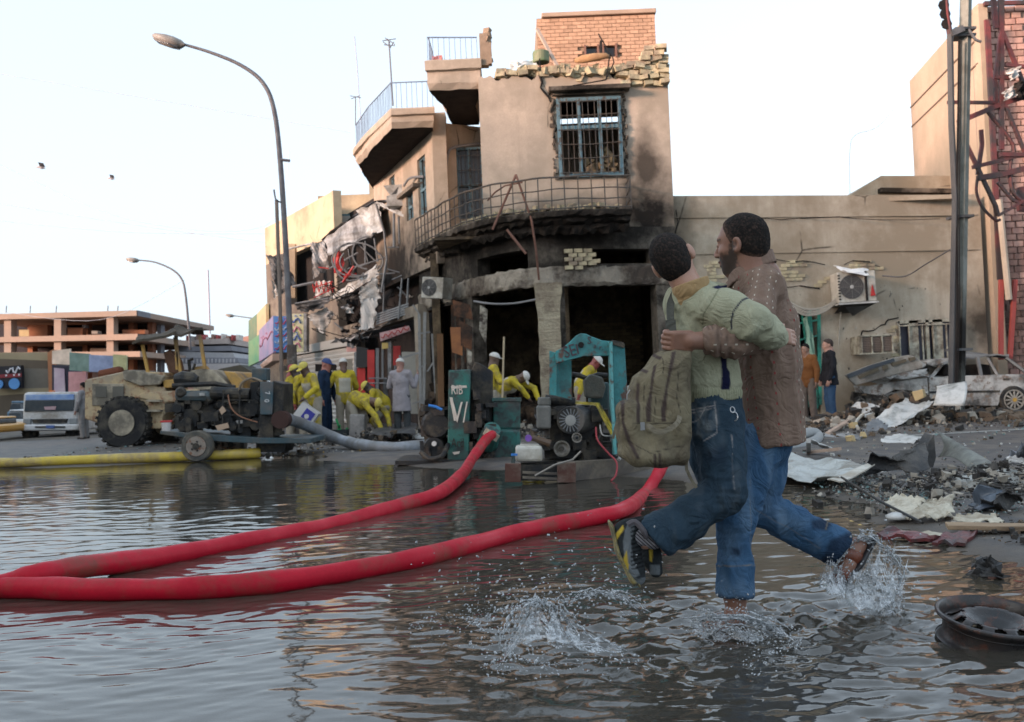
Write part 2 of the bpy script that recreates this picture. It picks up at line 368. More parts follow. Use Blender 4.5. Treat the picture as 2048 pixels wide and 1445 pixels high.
mb = MB(); mb.add([(-900, 29.9, .02), (900, 29.9, .02), (900, 1800, .02), (-900, 1800, .02), (-900, -900, .02), (900, -900, .02), (900, -3, .02), (-900, -3, .02), (-15.9, 29.9, .02), (-15.9, -3, .02), (16.9, -3, .02), (16.9, 29.9, .02)],
    [(0, 1, 2, 3), (4, 5, 6, 7), (7, 9, 8, 0), (10, 6, 1, 11)])
mb.build('street_ground', asphalt, kind='structure', origin=(0, 0, 0))
# --- water surface
def water_h(x, y, foot=Vector((1.0, 4.3, 0)), rear=Vector((1.46, 4.25, 0))):
    q = np.stack([x, y, 0*x], -1).reshape(-1, 3)
    wob = fbm(q*.8, 3).reshape(x.shape)*4.6
    h = 0
    for (L, ang, a) in ((.36, 82, .0022), (.21, 97, .0020), (.135, 74, .0015), (.09, 108, .0011), (.065, 88, .0007), (.62, 60, .0020)):
        k = 2*math.pi/L; c, s = math.cos(math.radians(ang)), math.sin(math.radians(ang)); h = h + a*np.sin(k*(x*c+y*s)+wob*(1.6+.3/L))
    calm = 1-.72*np.clip(1-np.hypot((x+1.3)/1.6, (y-2.9)/1.5), 0, 1); h = h*.62*calm*(.35+1.3*np.clip(noise3(q*np.array([.9, 1.3, 1])+5).reshape(x.shape)+.5, 0, 1))
    q2 = q*np.array([3.2, 8.0, 1]); h = h + (.0042*fbm(q2, 3)+.0016*fbm(q*np.array([9, 19, 1])+3, 2)).reshape(x.shape)*calm
    for c, R_, A in ((foot, .60, .026), (foot+Vector((-.75, -.15, 0)), .55, .020), (rear, .42, .022), (foot+Vector((.35, -.5, 0)), .9, .014), (foot+Vector((-.6, -.7, 0)), .6, .012)):
        dx, dy = x-c.x, (y-c.y); r = np.sqrt(dx*dx+dy*dy*1.1); e = np.exp(-(r/R_)**2)
        n1 = fbm(q*np.array([5.5, 9, 1])+c.x*7, 4).reshape(x.shape)
        h = h + A*e*(1.5*n1+.35*np.sin(r*42-2*n1)*np.exp(-r*1.2))
    fade = np.clip((20-y)/8, 0, 1); return h*np.clip(1.25-(y-3)*.09, .5, 1)*(.4+.6*fade)
nd, nc = 620, 620
dd = 1.3*(21/1.3)**np.linspace(0, 1, nd); uu = np.linspace(-.72, .78, nc)
DD, UU = np.meshgrid(dd, uu, indexing='ij'); X_ = UU*(DD+.4); Y_ = DD
Zw = water_h(X_, Y_)
wv = np.stack([X_, Y_, Zw], -1).reshape(-1, 3)
ii = np.arange(nd*nc).reshape(nd, nc); wf = np.stack([ii[:-1, :-1], ii[:-1, 1:], ii[1:, 1:], ii[1:, :-1]], -1).reshape(-1, 4)
def watermat():
    m = bpy.data.materials.new('flood_water'); m.use_nodes = True; nt = m.node_tree; nt.nodes.clear()
    geo = nt.nodes.new('ShaderNodeNewGeometry'); pos = geo.outputs['Position']
    n1 = tnoise(nt, pos, 26, 4, .6, (.55, 1.0, 1)); n2 = tnoise(nt, pos, 9, 3, .5, (.5, 1.2, 1))
    h = math_(nt, 'ADD', math_(nt, 'MULTIPLY', n1, .35), n2)
    b = nt.nodes.new('ShaderNodeBump'); b.inputs['Strength'].default_value = .18; b.inputs['Distance'].default_value = .005; nt.links.new(h, b.inputs['Height'])
    fr = nt.nodes.new('ShaderNodeFresnel'); fr.inputs['IOR'].default_value = 1.7; nt.links.new(b.outputs[0], fr.inputs['Normal'])
    gl = nt.nodes.new('ShaderNodeBsdfGlossy'); gl.inputs['Roughness'].default_value = .045; nt.links.new(b.outputs[0], gl.inputs['Normal'])
    tr = nt.nodes.new('ShaderNodeBsdfTransparent'); tr.inputs[0].default_value = (.80, .74, .62, 1)
    di = nt.nodes.new('ShaderNodeBsdfDiffuse'); di.inputs[0].default_value = (.095, .086, .070, 1)
    mx = nt.nodes.new('ShaderNodeMixShader'); mx.inputs[0].default_value = .5; nt.links.new(tr.outputs[0], mx.inputs[1]); nt.links.new(di.outputs[0], mx.inputs[2])
    m2 = nt.nodes.new('ShaderNodeMixShader'); nt.links.new(fr.outputs[0], m2.inputs[0]); nt.links.new(mx.outputs[0], m2.inputs[1]); nt.links.new(gl.outputs[0], m2.inputs[2])
    o = nt.nodes.new('ShaderNodeOutputMaterial'); nt.links.new(m2.outputs[0], o.inputs[0]); return m
flood = watermat()
mk('water', wv, wf.tolist(), flood, smooth=True, kind='structure', origin=(0, 6, 0))
# ================= facade helper =================
class Path:
    def __init__(s, pts, sm=0):
        pts = [Vector((p[0], p[1], 0)) for p in pts]
        if sm: pts = spline(pts, sm)
        s.p = pts; s.c = [0]
        for a, b in zip(pts, pts[1:]): s.c.append(s.c[-1]+(b-a).length)
        s.L = s.c[-1]
    def at(s, t, off=0.0):
        k = 0
        while k < len(s.p)-2 and t > s.c[k+1]: k += 1
        a, b = s.p[k], s.p[k+1]; u = (t-s.c[k])/(s.c[k+1]-s.c[k]); d = (b-a).normalized(); n = Vector((d.y, -d.x, 0))
        return a+(b-a)*u + n*off
    def spx(s, px, py):
        best = (1e9, 0)
        for i in range(801):
            t = s.L*i/800; q = s.at(t); e = abs(P(px, py, q.y).x-q.x)
            if e < best[0]: best = (e, t)
        return best[1]
    def z(s, px, py): return P(px, py, s.at(s.spx(px, py)).y).z
def facade(mb, path, z0, z1, t, holes=(), seg=.5, top=None, front=0.0, s0=0, s1=None, topj=0):
    """wall along a plan path, left to right as seen from the street; holes = (s0, s1, za, zb)"""
    s1 = path.L if s1 is None else s1
    S = {round(s0, 4), round(s1, 4)} | {round(c, 4) for c in path.c if s0 < c < s1}
    for h in holes: S |= {round(max(s0, h[0]), 4), round(min(s1, h[1]), 4)}
    S = sorted(S); S2 = [S[0]]
    for a, b in zip(S, S[1:]):
        if b-a < .004: continue
        k = max(1, int((b-a)/seg+.5)); S2 += [a+(b-a)*(i+1)/k for i in range(k)]
    Z = sorted({z0, z1} | {q for h in holes for q in h[2:4] if z0 < q < z1})
    vid = {}
    def vtx(i, j, side):
        key = (i, j, side)
        if key not in vid:
            zz = Z[j]
            if j == len(Z)-1 and top: zz = top(S2[i])
            p = path.at(S2[i], front - (t if side else 0)); vid[key] = len(mb.v); mb.v.append((p.x, p.y, zz))
        return vid[key]
    def solid(i, j):
        if i < 0 or j < 0 or i >= len(S2)-1 or j >= len(Z)-1: return False
        sm, zm = (S2[i]+S2[i+1])/2, (Z[j]+Z[j+1])/2
        return not any(h[0] < sm < h[1] and h[2] < zm < h[3] for h in holes)
    def q(*a): mb.f.append(a); mb.mi.append(mb.cur)
    for i in range(len(S2)-1):
        for j in range(len(Z)-1):
            if not solid(i, j): continue
            q(vtx(i, j, 0), vtx(i+1, j, 0), vtx(i+1, j+1, 0), vtx(i, j+1, 0)); q(vtx(i, j, 1), vtx(i, j+1, 1), vtx(i+1, j+1, 1), vtx(i+1, j, 1))
            if not solid(i-1, j): q(vtx(i, j, 0), vtx(i, j+1, 0), vtx(i, j+1, 1), vtx(i, j, 1))
            if not solid(i+1, j): q(vtx(i+1, j, 0), vtx(i+1, j, 1), vtx(i+1, j+1, 1), vtx(i+1, j+1, 0))
            if not solid(i, j-1): q(vtx(i, j, 0), vtx(i, j, 1), vtx(i+1, j, 1), vtx(i+1, j, 0))
            if not solid(i, j+1): q(vtx(i, j+1, 0), vtx(i+1, j+1, 0), vtx(i+1, j+1, 1), vtx(i, j+1, 1))
    return mb
def brickset(parent, name, cells, m, size, depth=.05, jit=.004, rnd=None, rotz=0, rough_=0):
    """one shared brick mesh, one object per brick; cells = [(centre, scale_x)]"""
    rnd = rnd or R; b = MB(); b.box((0, 0, 0), (size[0], depth, size[1])); me = None; out = []
    for (c, sx) in cells:
        if me is None:
            o = b.build(name, m, parent, origin=None); me = o.data
            co = [tuple(v) for v in b.v]; [setattr(me.vertices[i], 'co', Vector(co[i])) for i in range(8)]
        else:
            o = bpy.data.objects.new(name, me); COL.objects.link(o); o.parent = parent
        o.location = Vector(c)-worldloc(parent)+Vector((0, rnd.uniform(-jit, jit), rnd.uniform(-jit, jit)*.5)); o.scale = (sx, 1, 1)
        o.rotation_euler = (rnd.uniform(-1, 1)*rough_, rnd.uniform(-1, 1)*rough_, rotz+rnd.uniform(-1, 1)*rough_); out.append(o)
    return out
soA = [(P(1300, 430, 22.8).x, 22.9, 4.9, 1.15, 3, 1.55, .98), (P(775, 500, 29).x, 29.5, 4.6, 3.0, 5.5, 2.2, .97), (P(1180, 450, 22.5).x, 22.5, 4.6, 2.3, 3.2, .95, .9), (P(1000, 480, 23).x, 23, 4.4, 2.6, 4, .75, .9),
       (P(1240, 580, 22.6).x, 22.6, 3.2, 1.7, 2, .5, .55), (P(900, 560, 25).x, 25, 3.4, 1.7, 5, 1.6, .8), (P(1290, 360, 22.9).x+.05, 22.9, 5.9, .55, 3, 1.3, .85)]
plaster = mat('beige_plaster', (.54, .435, .345), (.40, .33, .265), s=1.1, rough=.88, bs=22, bump=.35, dirt=(.33, .275, .215), ds=.8, da=.38, streak=(.30, .25, .195), soots=soA, crack=.7)
plaster_in = mat('burnt_interior', (.12, .09, .062), (.045, .036, .028), s=2, rough=.95, bs=12, bump=.8, bd=.05, dirt=(.2, .15, .095), ds=1.8, da=.25)
sootshade = mat('soot_shade_black', (.016, .015, .016), (.03, .026, .024), s=3, rough=.95, bs=20, bump=.5)  # soot; also stands in for shade behind openings and in gaps
concrete_soot = mat('sooty_concrete', (.22, .19, .155), (.085, .07, .058), s=1.6, rough=.9, bs=18, bump=.8, bd=.04, dirt=(.03, .026, .022), ds=1.4, da=.5, soots=[soA[1], soA[2], soA[3], (P(900, 560, 25).x, 25, 3.2, 1.2, 3, 1.0, .6)])
brk_y = mat('yellow_brick', (.50, .44, .29), (.42, .36, .24), s=6, rough=.9, bs=40, bump=.4, rnd=.18, dirt=(.25, .2, .15), ds=3, da=.3)
brk_p = mat('pink_brick', (.52, .33, .225), (.44, .27, .18), s=6, rough=.9, bs=40, bump=.4, rnd=.15)
mortar = mat('mortar', (.33, .245, .18), (.24, .18, .13), s=4, rough=.95, bs=30, bump=.4)
bluemetal = mat('blue_grey_paint', (.10, .19, .235), (.13, .22, .26), s=8, rough=.6, bs=60, bump=.1, rust=(.07, .045, .03), ds=2)
teal = mat('turquoise_paint', (.045, .27, .275), (.035, .20, .21), s=4, rough=.5, bs=40, bump=.15, rust=(.10, .045, .03), ds=1.6, dirt=(.03, .06, .06), da=.35)
darkrail = mat('burnt_railing_metal', (.06, .07, .075), (.11, .085, .065), s=6, rough=.75, bs=60, bump=.2)
glassdark = mat('dark_pane', (.012, .012, .016), (.03, .02, .02), s=2, rough=.25, bump=0)
cream_wall_ = mat('street_plaster', (.42, .36, .27), (.35, .3, .22), s=.5, rough=.9, bs=8)
# ================= the burnt corner building =================
BL = P(962, 300, 23).x; BR = P(1342, 300, 23.05).x
cb = empty('corner_building', (1.0, 24, 0), 'burnt two storey corner building with curved balcony, sooted beige front and broken roof edge', 'building')
f1 = Path([(BL, 23), (BR, 23.05)])
wz = (Zat(1180, 355, 23), Zat(1180, 196, 23)); ws = (P(1115, 275, 23).x-BL, P(1244, 275, 23).x-BL)
def topA(s_):
    n = math.sin(s_*9)*.05+math.sin(s_*23+1)*.04
    t = s_/f1.L
    return 8.25+n - .32*max(0, (t-.62))/.38
m = facade(MB(), f1, 4.62, 8.1, .3, [(ws[0], ws[1], wz[0], wz[1])], seg=.07, top=topA); m.build('front_wall', plaster, cb)
m = MB(); m.box(((BL+BR)/2+.02, 26.3, 6.3), (BR-BL-.7, .2, 3.3)); m.box((BL+.16, 24.9, 6.35), (.3, 3.2, 3.5)); m.box((BR-.17, 24.9, 6.3), (.3, 3.4, 3.4))
m.build('upper_wall', plaster, cb)
m = MB(); m.box(((BL+BR)/2, 24.9, 4.72), (BR-BL-.1, 3.5, .18)); m.box(((BL+BR)/2, 24.8, 8.22), (BR-BL-.1, 3.4, .12)); m.build('floor_slab', sootshade, cb, kind='stuff')
# window of the upper floor: frame, mullions, bars
w0, w1 = BL+ws[0], BL+ws[1]; wn = MB()
for x in (w0+.04, w0+(w1-w0)*.345, w0+(w1-w0)*.665, w1-.04): wn.box((x, 22.97, (wz[0]+wz[1])/2), (.075, .09, wz[1]-wz[0]))
for z in (wz[0]+.04, wz[0]+(wz[1]-wz[0])*.625, wz[1]-.04): wn.box(((w0+w1)/2, 22.96, z), (w1-w0, .085, .08))
wo_ = wn.build('window', bluemetal, cb)
for j in range(11):
    x = w0+.04+(w1-w0-.08)*(j+.5)/11; b = MB(); b.beam((x, 22.89, wz[0]+.05), (x+R.uniform(-.03, .03), 22.89-R.uniform(0, .04), wz[1]-.05), .016); b.build('window_bar', darkrail, wo_)
for j in range(6):
    z = wz[0]+.1+(wz[1]-wz[0]-.2)*j/5; b = MB(); b.tube([(w0+.03, 22.87, z), ((w0+w1)/2, 22.86-R.uniform(0, .05), z-R.uniform(0, .05)), (w1-.03, 22.87, z+R.uniform(-.03, .03))], .010, 5); b.build('window_bar', darkrail, wo_)
m = MB(); m.box(((w0+w1)/2+.02, 22.84, wz[1]+.16), (w1-w0+.38, .34, .10)); m.box(((w0+w1)/2, 22.9, wz[1]+.08), (w1-w0+.2, .12, .07)); m.build('window_hood', concrete_soot, cb, bevel=.01)
m = MB()                                                            # charred curtain and stuffing in the window
for k in range(26): m.chunk((w0+.95+R.gauss(0, .16), 23.05+R.uniform(-.1, .1), wz[0]+.12+abs(R.gauss(0, .22))), R.uniform(.04, .13))
for k in range(10): m.chunk((w0+.25+R.gauss(0, .2), 23.1, wz[0]+.08), R.uniform(.03, .08))
m.build('debris', mat('charred_cloth', (.28, .21, .12), (.08, .06, .045), s=6, rough=.95, bs=30, bump=.6), cb, kind='stuff')
# cracked plaster edges beside the window
m = MB()
for sx in (w0-.07, w1+.07):
    for k in range(22): m.chunk((sx+R.uniform(-.04, .04), 22.99, wz[0]+(wz[1]-wz[0])*k/21), R.uniform(.04, .08), sq=(1, .35, 1))
m.build('broken_plaster', concrete_soot, cb, kind='stuff')
# crack running from the parapet to the window hood
m = MB(); cp = [P(x, y, 22.985) for x, y in ((1079, 150), (1084, 165), (1081, 176), (1090, 187), (1097, 195), (1101, 205))]
m.tube(cp, [.035, .03, .02, .03, .02, .015], 5); m.tube([P(x, y, 22.99) for x, y in ((1079, 118), (1080, 135), (1079, 150))], .02, 5); m.build('crack', sootshade, cb)
# parapet bricks
cells = []
for r_ in range(8):
    z = 7.98+r_*.115
    x = P(1235+r_*7+R.uniform(-14, 14), 120, 23).x
    while x < BR-.06: 
        wd = R.uniform(.8, 1.1)*.25; cells.append(((min(x+wd/2, BR-.1), 23.02+R.uniform(-.05, .05), z), wd/.25)); x += wd+.02
for r_ in range(2):
    x = P(990, 120, 23).x
    while x < P(1235, 120, 23).x:
        if R.random() < (.85 if r_ == 0 else .45): cells.append(((x+.12, 23.08, 8.32+r_*.1+R.uniform(-.02, .02)), .9))
        x += .25
brickset(cb, 'brick', cells, brk_y, (.25, .105), .26, .05, rough_=.20)
m = MB()
for k in range(40): m.chunk((P(1130+R.uniform(0, 200), 120, 23).x, 23.15+R.uniform(-.1, .25), 8.15+R.uniform(0, .5)*R.random()), R.uniform(.05, .12))
for k in range(60): m.chunk((P(1100+R.uniform(0, 235), 120, 23).x, 23.0+R.uniform(-.08, .4), 8.3+R.uniform(-.05, .14)), R.uniform(.04, .12))
for k in range(60): m.chunk((P(990+R.uniform(0, 150), 140, 23).x, 23.05+R.uniform(-.1, .3), 8.38+R.uniform(-.06, .06)), R.uniform(.04, .13))
m.build('rubble', brk_y, cb, kind='stuff')
# recessed wall beside the block, pillar, left wall on the side street
rec = Path([(P(892, 300, 25.8).x, 25.8), (BL+.02, 26.4)])
hw = [(rec.spx(914, 350), rec.L+.1, P(935, 440, 26.2).z, P(935, 297, 26.2).z)]
facade(MB(), rec, 4.62, 8.0, .25, hw, seg=.3).build('recess_wall', plaster, cb)
def gridwin(px0, px1, py0, py1, d, cols, rows, parent, m_=bluemetal, name='window', depth=.08, bars=True):
    x0, x1 = P(px0, (py0+py1)/2, d).x, P(px1, (py0+py1)/2, d).x; z1, z0 = P((px0+px1)/2, py0, d).z, P((px0+px1)/2, py1, d).z; g = MB()
    for i in range(cols+1): g.box((x0+(x1-x0)*i/cols, d, (z0+z1)/2), (.07, depth, z1-z0))
    for i in range(rows+1): g.box(((x0+x1)/2, d-.005, z0+(z1-z0)*i/rows), (x1-x0, depth, .06))
    o = g.build(name, m_, parent); MB().box(((x0+x1)/2, d+.06, (z0+z1)/2), (x1-x0, .02, z1-z0)).build('pane', glassdark, o)
    if bars:
        g = MB()
        for i in range(cols*3+1): x = x0+(x1-x0)*i/(cols*3); g.beam((x, d-.07, z0), (x, d-.07, z1), .014)
        for i in range(5): g.beam((x0, d-.075, z0+(z1-z0)*(i+.5)/5), (x1, d-.075, z0+(z1-z0)*(i+.5)/5), .014)
        g.build('window_grille', darkrail, o)
    return o
gridwin(915, 966, 298, 445, 26.05, 2, 2, cb)
m = MB(); xa = P(879, 300, 25.5).x; m.box((xa, 25.75, 6.4), (.36, .5, 3.6)); m.build('pillar', plaster, cb)
LW = Path([(P(748, 400, 32).x, 32), (P(866, 300, 25.5).x, 25.5)])
hl = [(LW.spx(836, 370), LW.spx(852, 370), LW.z(845, 430), LW.z(845, 312)), (LW.spx(778, 360), LW.spx(789, 360), LW.z(784, 400), LW.z(784, 353)), (LW.spx(812, 400), LW.spx(826, 400), LW.z(820, 440), LW.z(820, 378))]
facade(MB(), LW, 4.3, 8.0, .25, hl, seg=.6).build('side_wall', plaster, cb)
for h in hl:
    g = MB(); a, b = LW.at(h[0], -.1), LW.at(h[1], -.1)
    for t in (0, .5, 1): p = a.lerp(b, t); g.beam((p.x, p.y, h[2]), (p.x, p.y, h[3]), .07)
    for t in (0, .45, 1): z = h[2]+(h[3]-h[2])*t; g.beam((a.x, a.y, z), (b.x, b.y, z), .07)
    o = g.build('window', bluemetal, cb); a, b = LW.at(h[0], -.16), LW.at(h[1], -.16)
    MB().prism([(a.x, a.y, h[2]), (b.x, b.y, h[2]), (b.x, b.y, h[3]), (a.x, a.y, h[3])], (0, .02, 0)).build('pane', glassdark, o)
# grey conduit arches on the wall
m = MB(); m.tube(spline([P(898, 420, 25.7), P(893, 360, 25.7), P(896, 310, 25.7), P(910, 295, 25.8), P(962, 288, 26.2)], 6), .035, 6); m.tube(spline([P(808, 372, 27.6), P(818, 358, 27.2), P(836, 354, 26.9), P(848, 354, 26.4)], 5), .035, 6)
m.build('conduit', mat('grey_pipe', (.22, .22, .23), rough=.6), cb)
# roof slabs with soot-black undersides
def slab(name, pts, z0, z1, m_, parent, lip=.06, seed=1):
    """plan polygon slab, ragged fascia"""
    rr = random.Random(seed); out = []
    for a, b in zip(pts, pts[1:]+pts[:1]):
        k = max(1, int((Vector(b)-Vector(a)).length/.25))
        for i in range(k): out.append(Vector(a).lerp(Vector(b), i/k))
    c = sum(out, Vector((0, 0)))/len(out); L = []
    for zz, sh, jt in ((z0, .10, .05), (z0+.14, .02, .03), (z0+(z1-z0)*.62, .03, .03), (z0+(z1-z0)*.66, -.05, .01), (z1-.03, -.06, .01), (z1, -.05, .02)):
        L.append([Vector((*(p+(c-p).normalized()*(sh+rr.uniform(0, jt))), zz+rr.uniform(-.01, .015))) for p in out])
    n = len(out); mb = MB(); vs = [v for r_ in L for v in r_]
    fs = [(i*n+j, i*n+(j+1) % n, (i+1)*n+(j+1) % n, (i+1)*n+j) for i in range(5) for j in range(n)]
    mb.add(vs, fs); mb.add(L[-1], [tuple(range(n))]); o = mb.build(name, m_, parent)
    u = MB(); u.add([v-Vector((0, 0, .003)) for v in L[0]], [tuple(range(n))[::-1]]); u.build('slab_underside', sootshade, o); return o
px_ = lambda px, py, d: (P(px, py, d).x, d)
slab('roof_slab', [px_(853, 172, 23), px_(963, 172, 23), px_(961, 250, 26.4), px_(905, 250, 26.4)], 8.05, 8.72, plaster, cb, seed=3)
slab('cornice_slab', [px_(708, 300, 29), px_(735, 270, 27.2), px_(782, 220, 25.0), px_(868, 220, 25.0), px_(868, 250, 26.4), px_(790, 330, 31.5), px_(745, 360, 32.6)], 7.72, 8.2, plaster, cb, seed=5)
m = MB(); m.box((P(968, 100, 23.1).x, 23.15, 8.95), (.2, .25, .75)); m.box((P(977, 100, 23.1).x, 23.12, 8.85), (.14, .2, .5)); [m.chunk((P(976, 100, 23).x, 23.1, 8.7+.1*k), .09) for k in range(8)]; m.build('brick_stub', mortar, cb, kind='stuff')
def railing(name, pts, h, m_, parent, mids=(), step=.14, r=.010, rt=.018, posts=None):
    L = [Vector(p) for p in pts]; mb = MB(); up = Vector((0, 0, h)); mb.tube([p+up for p in L], rt, 6)
    for mh in mids: mb.tube([p+Vector((0, 0, mh)) for p in L], r*1.2, 5)
    o = mb.build('top_rail', m_, parent); k = 0
    for a, b in zip(L, L[1:]):
        n = max(1, round((b-a).length/step))
        for i in range(n+1 if b is L[-1] else n):
            p = a.lerp(b, i/n); q = MB(); q.beam(p, p+up+Vector((R.uniform(-.01, .01),)*3), r*2); q.build('baluster', m_, o); k += 1
    return o
paleblue = mat('pale_blue_rail', (.16, .21, .30), (.20, .25, .33), s=6, rough=.6, bump=.1)
railing('r', [P(856, 133, 23.05), P(956, 133, 23.05)], .68, paleblue, cb, step=.13, r=.007)
railing('r', [P(859, 133, 23.05), (P(859, 133, 23.05).x-.0, 24.6, P(858, 133, 23.05).z+.03)], .68, paleblue, cb, step=.13, r=.007)
zc = 8.2; railing('r', [(*px_(712, 270, 28.9), zc), (*px_(738, 260, 27.1), zc), (*px_(783, 215, 25.05), zc), (*px_(866, 215, 25.05), zc)], .68, paleblue, cb, step=.13, r=.007)
# ---- balcony: curved slab, ragged in two layers
bal = Path([px_(830, 500, 26.6), px_(862, 485, 25.2), px_(900, 468, 23.8), px_(945, 452, 22.8), px_(1010, 438, 22.15), px_(1100, 423, 21.8), px_(1180, 420, 21.75), px_(1264, 417, 21.9)], 6)
def band(name, path, prof, m_, parent, seed=0, jit=.03, seg=.12):
    """strip swept along the path; prof = [(offset outward, z, jitter)]"""
    rr = random.Random(seed); n = int(path.L/seg); vs = []; k = len(prof)
    for i in range(n+1):
        for (o, z, j) in prof:
            p = path.at(path.L*i/n, o+rr.uniform(-1, .3)*j); vs.append((p.x, p.y, z+rr.uniform(-.5, .5)*j))
    fs = [(i*k+j, (i+1)*k+j, (i+1)*k+(j+1) % k, i*k+(j+1) % k) for i in range(n) for j in range(k)] + [tuple(range(k))[::-1], tuple(n*k+j for j in range(k))]
    return MB().add(vs, fs).build(name, m_, parent)
band('balcony_slab', bal, [(-1.0, 4.63, 0), (-.22, 4.60, .05), (-.08, 4.66, .09), (-.1, 4.72, .04), (.02, 4.75, .05), (.03, 4.85, .03), (0, 4.88, .01), (-1.0, 4.88, 0)], concrete_soot, cb, 2)
band('balcony_edge', bal, [(-.5, 4.44, .0), (-.26, 4.42, .12), (-.2, 4.52, .10), (-.24, 4.60, .04), (-.6, 4.61, 0)], concrete_soot, cb, 4)
m = MB()
for k in range(230): 
    t = bal.L*(.03+.95*R.random()); p = bal.at(t, -.12-R.random()*.3); m.chunk((p.x, p.y, 4.9+R.random()*.1*(1 if t > bal.L*.6 else .6)), R.uniform(.03, .09))
m.build('balcony_rubble', brk_y, cb, kind='stuff')
br = MB(); n = 40
for z, r_ in ((5.62, .022), (5.35, .014), (5.12, .014), (4.93, .016)): br.tube([Vector((*bal.at(bal.L*i/n, -.03).xy, z+.012*math.sin(i*1.1+z*9))) for i in range(n+1)], r_, 6)
e = bal.at(bal.L, -.03)
for z in (5.62, 5.35, 5.12, 4.93): br.tube([(e.x, e.y, z), (e.x+.02, e.y+1.05, z)], .016, 6)
bro = br.build('balcony_railing', darkrail, cb)
nb = 27
for i in range(nb+1):
    p = bal.at(bal.L*i/nb, -.03); b = MB(); b.beam((p.x, p.y, 4.88), (p.x+R.uniform(-.015, .015), p.y, 5.62), .026); b.build('baluster', darkrail, bro)
for i in range(1, 4): b = MB(); b.beam((e.x+.01, e.y+.3*i, 4.88), (e.x+.01, e.y+.3*i, 5.62), .026); b.build('baluster', darkrail, bro)
m = MB(); ap = P(1032, 350, 22.2)
m.tube([ap, P(985, 460, 22.0)], .028, 6); m.tube([ap, P(1063, 440, 21.9), P(1072, 500, 21.9), P(1078, 560, 22.2)], .026, 6); m.tube([P(1014, 460, 21.9), P(1052, 508, 21.7)], .03, 6)
m.tube([P(975, 402, 22.6), P(990, 385, 22.5), P(1010, 372, 22.5), P(1045, 365, 22.4)], .018, 6)
m.build('bent_angle_iron', mat('rusty_iron', (.12, .06, .045), (.20, .11, .085), s=5, rough=.8), cb)
m = MB(); m.tube([P(1220, 108, 22.9), P(1212, 160, 22.6), P(1228, 125, 22.7), P(1224, 110, 22.8)], .016, 5); m.tube([P(1212, 160, 22.6), P(1145, 172, 22.4)], .016, 5); m.tube([P(1197, 68, 23.1), P(1222, 112, 22.9)], .016, 5); m.tube([P(1202, 82, 23), P(1203, 118, 22.9)], .03, 5); m.build('bent_rod', sootshade, cb)
# ---- ground floor
gfp = Path([px_(840, 600, 27.5), px_(905, 600, 25.2), px_(1000, 590, 23.0), px_(1085, 575, 22.4), px_(1200, 570, 22.6), px_(1318, 570, 23.0), (BR, 23.05)], 4)
H_ = []
def hole(px0, px1, py0, py1): s0, s1 = gfp.spx(px0, (py0+py1)/2), gfp.spx(px1, (py0+py1)/2); H_.append((s0, s1, min(gfp.z(px0, py1), gfp.z(px1, py1)) if py1 < 860 else -1, gfp.z((px0+px1)/2, py0)))
hole(1160, 1304, 498, 527); hole(955, 1056, 507, 548)
sC0, sC1 = gfp.spx(1080, 700), gfp.spx(1122, 700); H_.append((gfp.spx(948, 700), sC0, -1, 3.30)); H_.append((gfp.spx(1134, 700), gfp.spx(1318, 700), -1, 3.28)); H_.append((-.1, gfp.spx(905, 700), -1, 3.2))
facade(MB(), gfp, 0, 4.62, .35, H_, seg=.25).build('ground_floor_wall', concrete_soot, cb)
band('beam', gfp, [(-.2, 3.30, 0), (.03, 3.27, .06), (.06, 3.34, .04), (.05, 3.66, .03), (.02, 3.72, .05), (-.2, 3.72, 0)], mat('scorched_lintel', (.36, .32, .265), (.20, .17, .135), s=1.3, rough=.9, bs=14, bump=.8, bd=.05, dirt=(.07, .055, .045), ds=1.5, da=.42), cb, 8, seg=.15)
c0 = gfp.at((sC0+sC1)/2, .03); m = MB()
rr = random.Random(4); k = 16
for j in range(k+1):
    z = 3.35*j/k; wd = .50+(.12 if z > 2.6 else 0)*(z-2.6)/.7+rr.uniform(-.02, .02)
    for (a, b) in ((-1, -1), (1, -1), (1, 1), (-1, 1)): m.v.append((c0.x+a*wd/2+rr.uniform(-.012, .012), c0.y+.12+b*.25, z))
for j in range(k):
    for q in range(4): m.f.append((j*4+q, j*4+(q+1) % 4, j*4+4+(q+1) % 4, j*4+4+q)); m.mi.append(0)
m.build('pillar', mat('pillar_stone', (.42, .37, .27), (.32, .275, .20), s=2, rough=.9, bs=16, bump=1, bd=.04, dirt=(.2, .16, .12), ds=2, da=.3, sc=(1, 1, 5)), cb)
cells = []
for r_ in range(5):
    for q in range(3 if r_ != 4 else 2):
        cells.append((gfp.at(gfp.spx(1136+q*19+(r_ % 2)*8, 520), .06).to_3d()*1 + Vector((0, 0, gfp.z(1150, 498)-.06-r_*.095)), .9))
cells = [((c[0].x, c[0].y, c[0].z), c[1]) for c in cells] + [((gfp.at(gfp.spx(1172, 520), .0).x, 22.5, gfp.z(1172, 516)), 1), ((gfp.at(gfp.spx(1190, 520), .0).x, 22.5, gfp.z(1172, 524)), 1)]
brickset(cb, 'brick', cells, brk_y, (.21, .085), .14, .006)
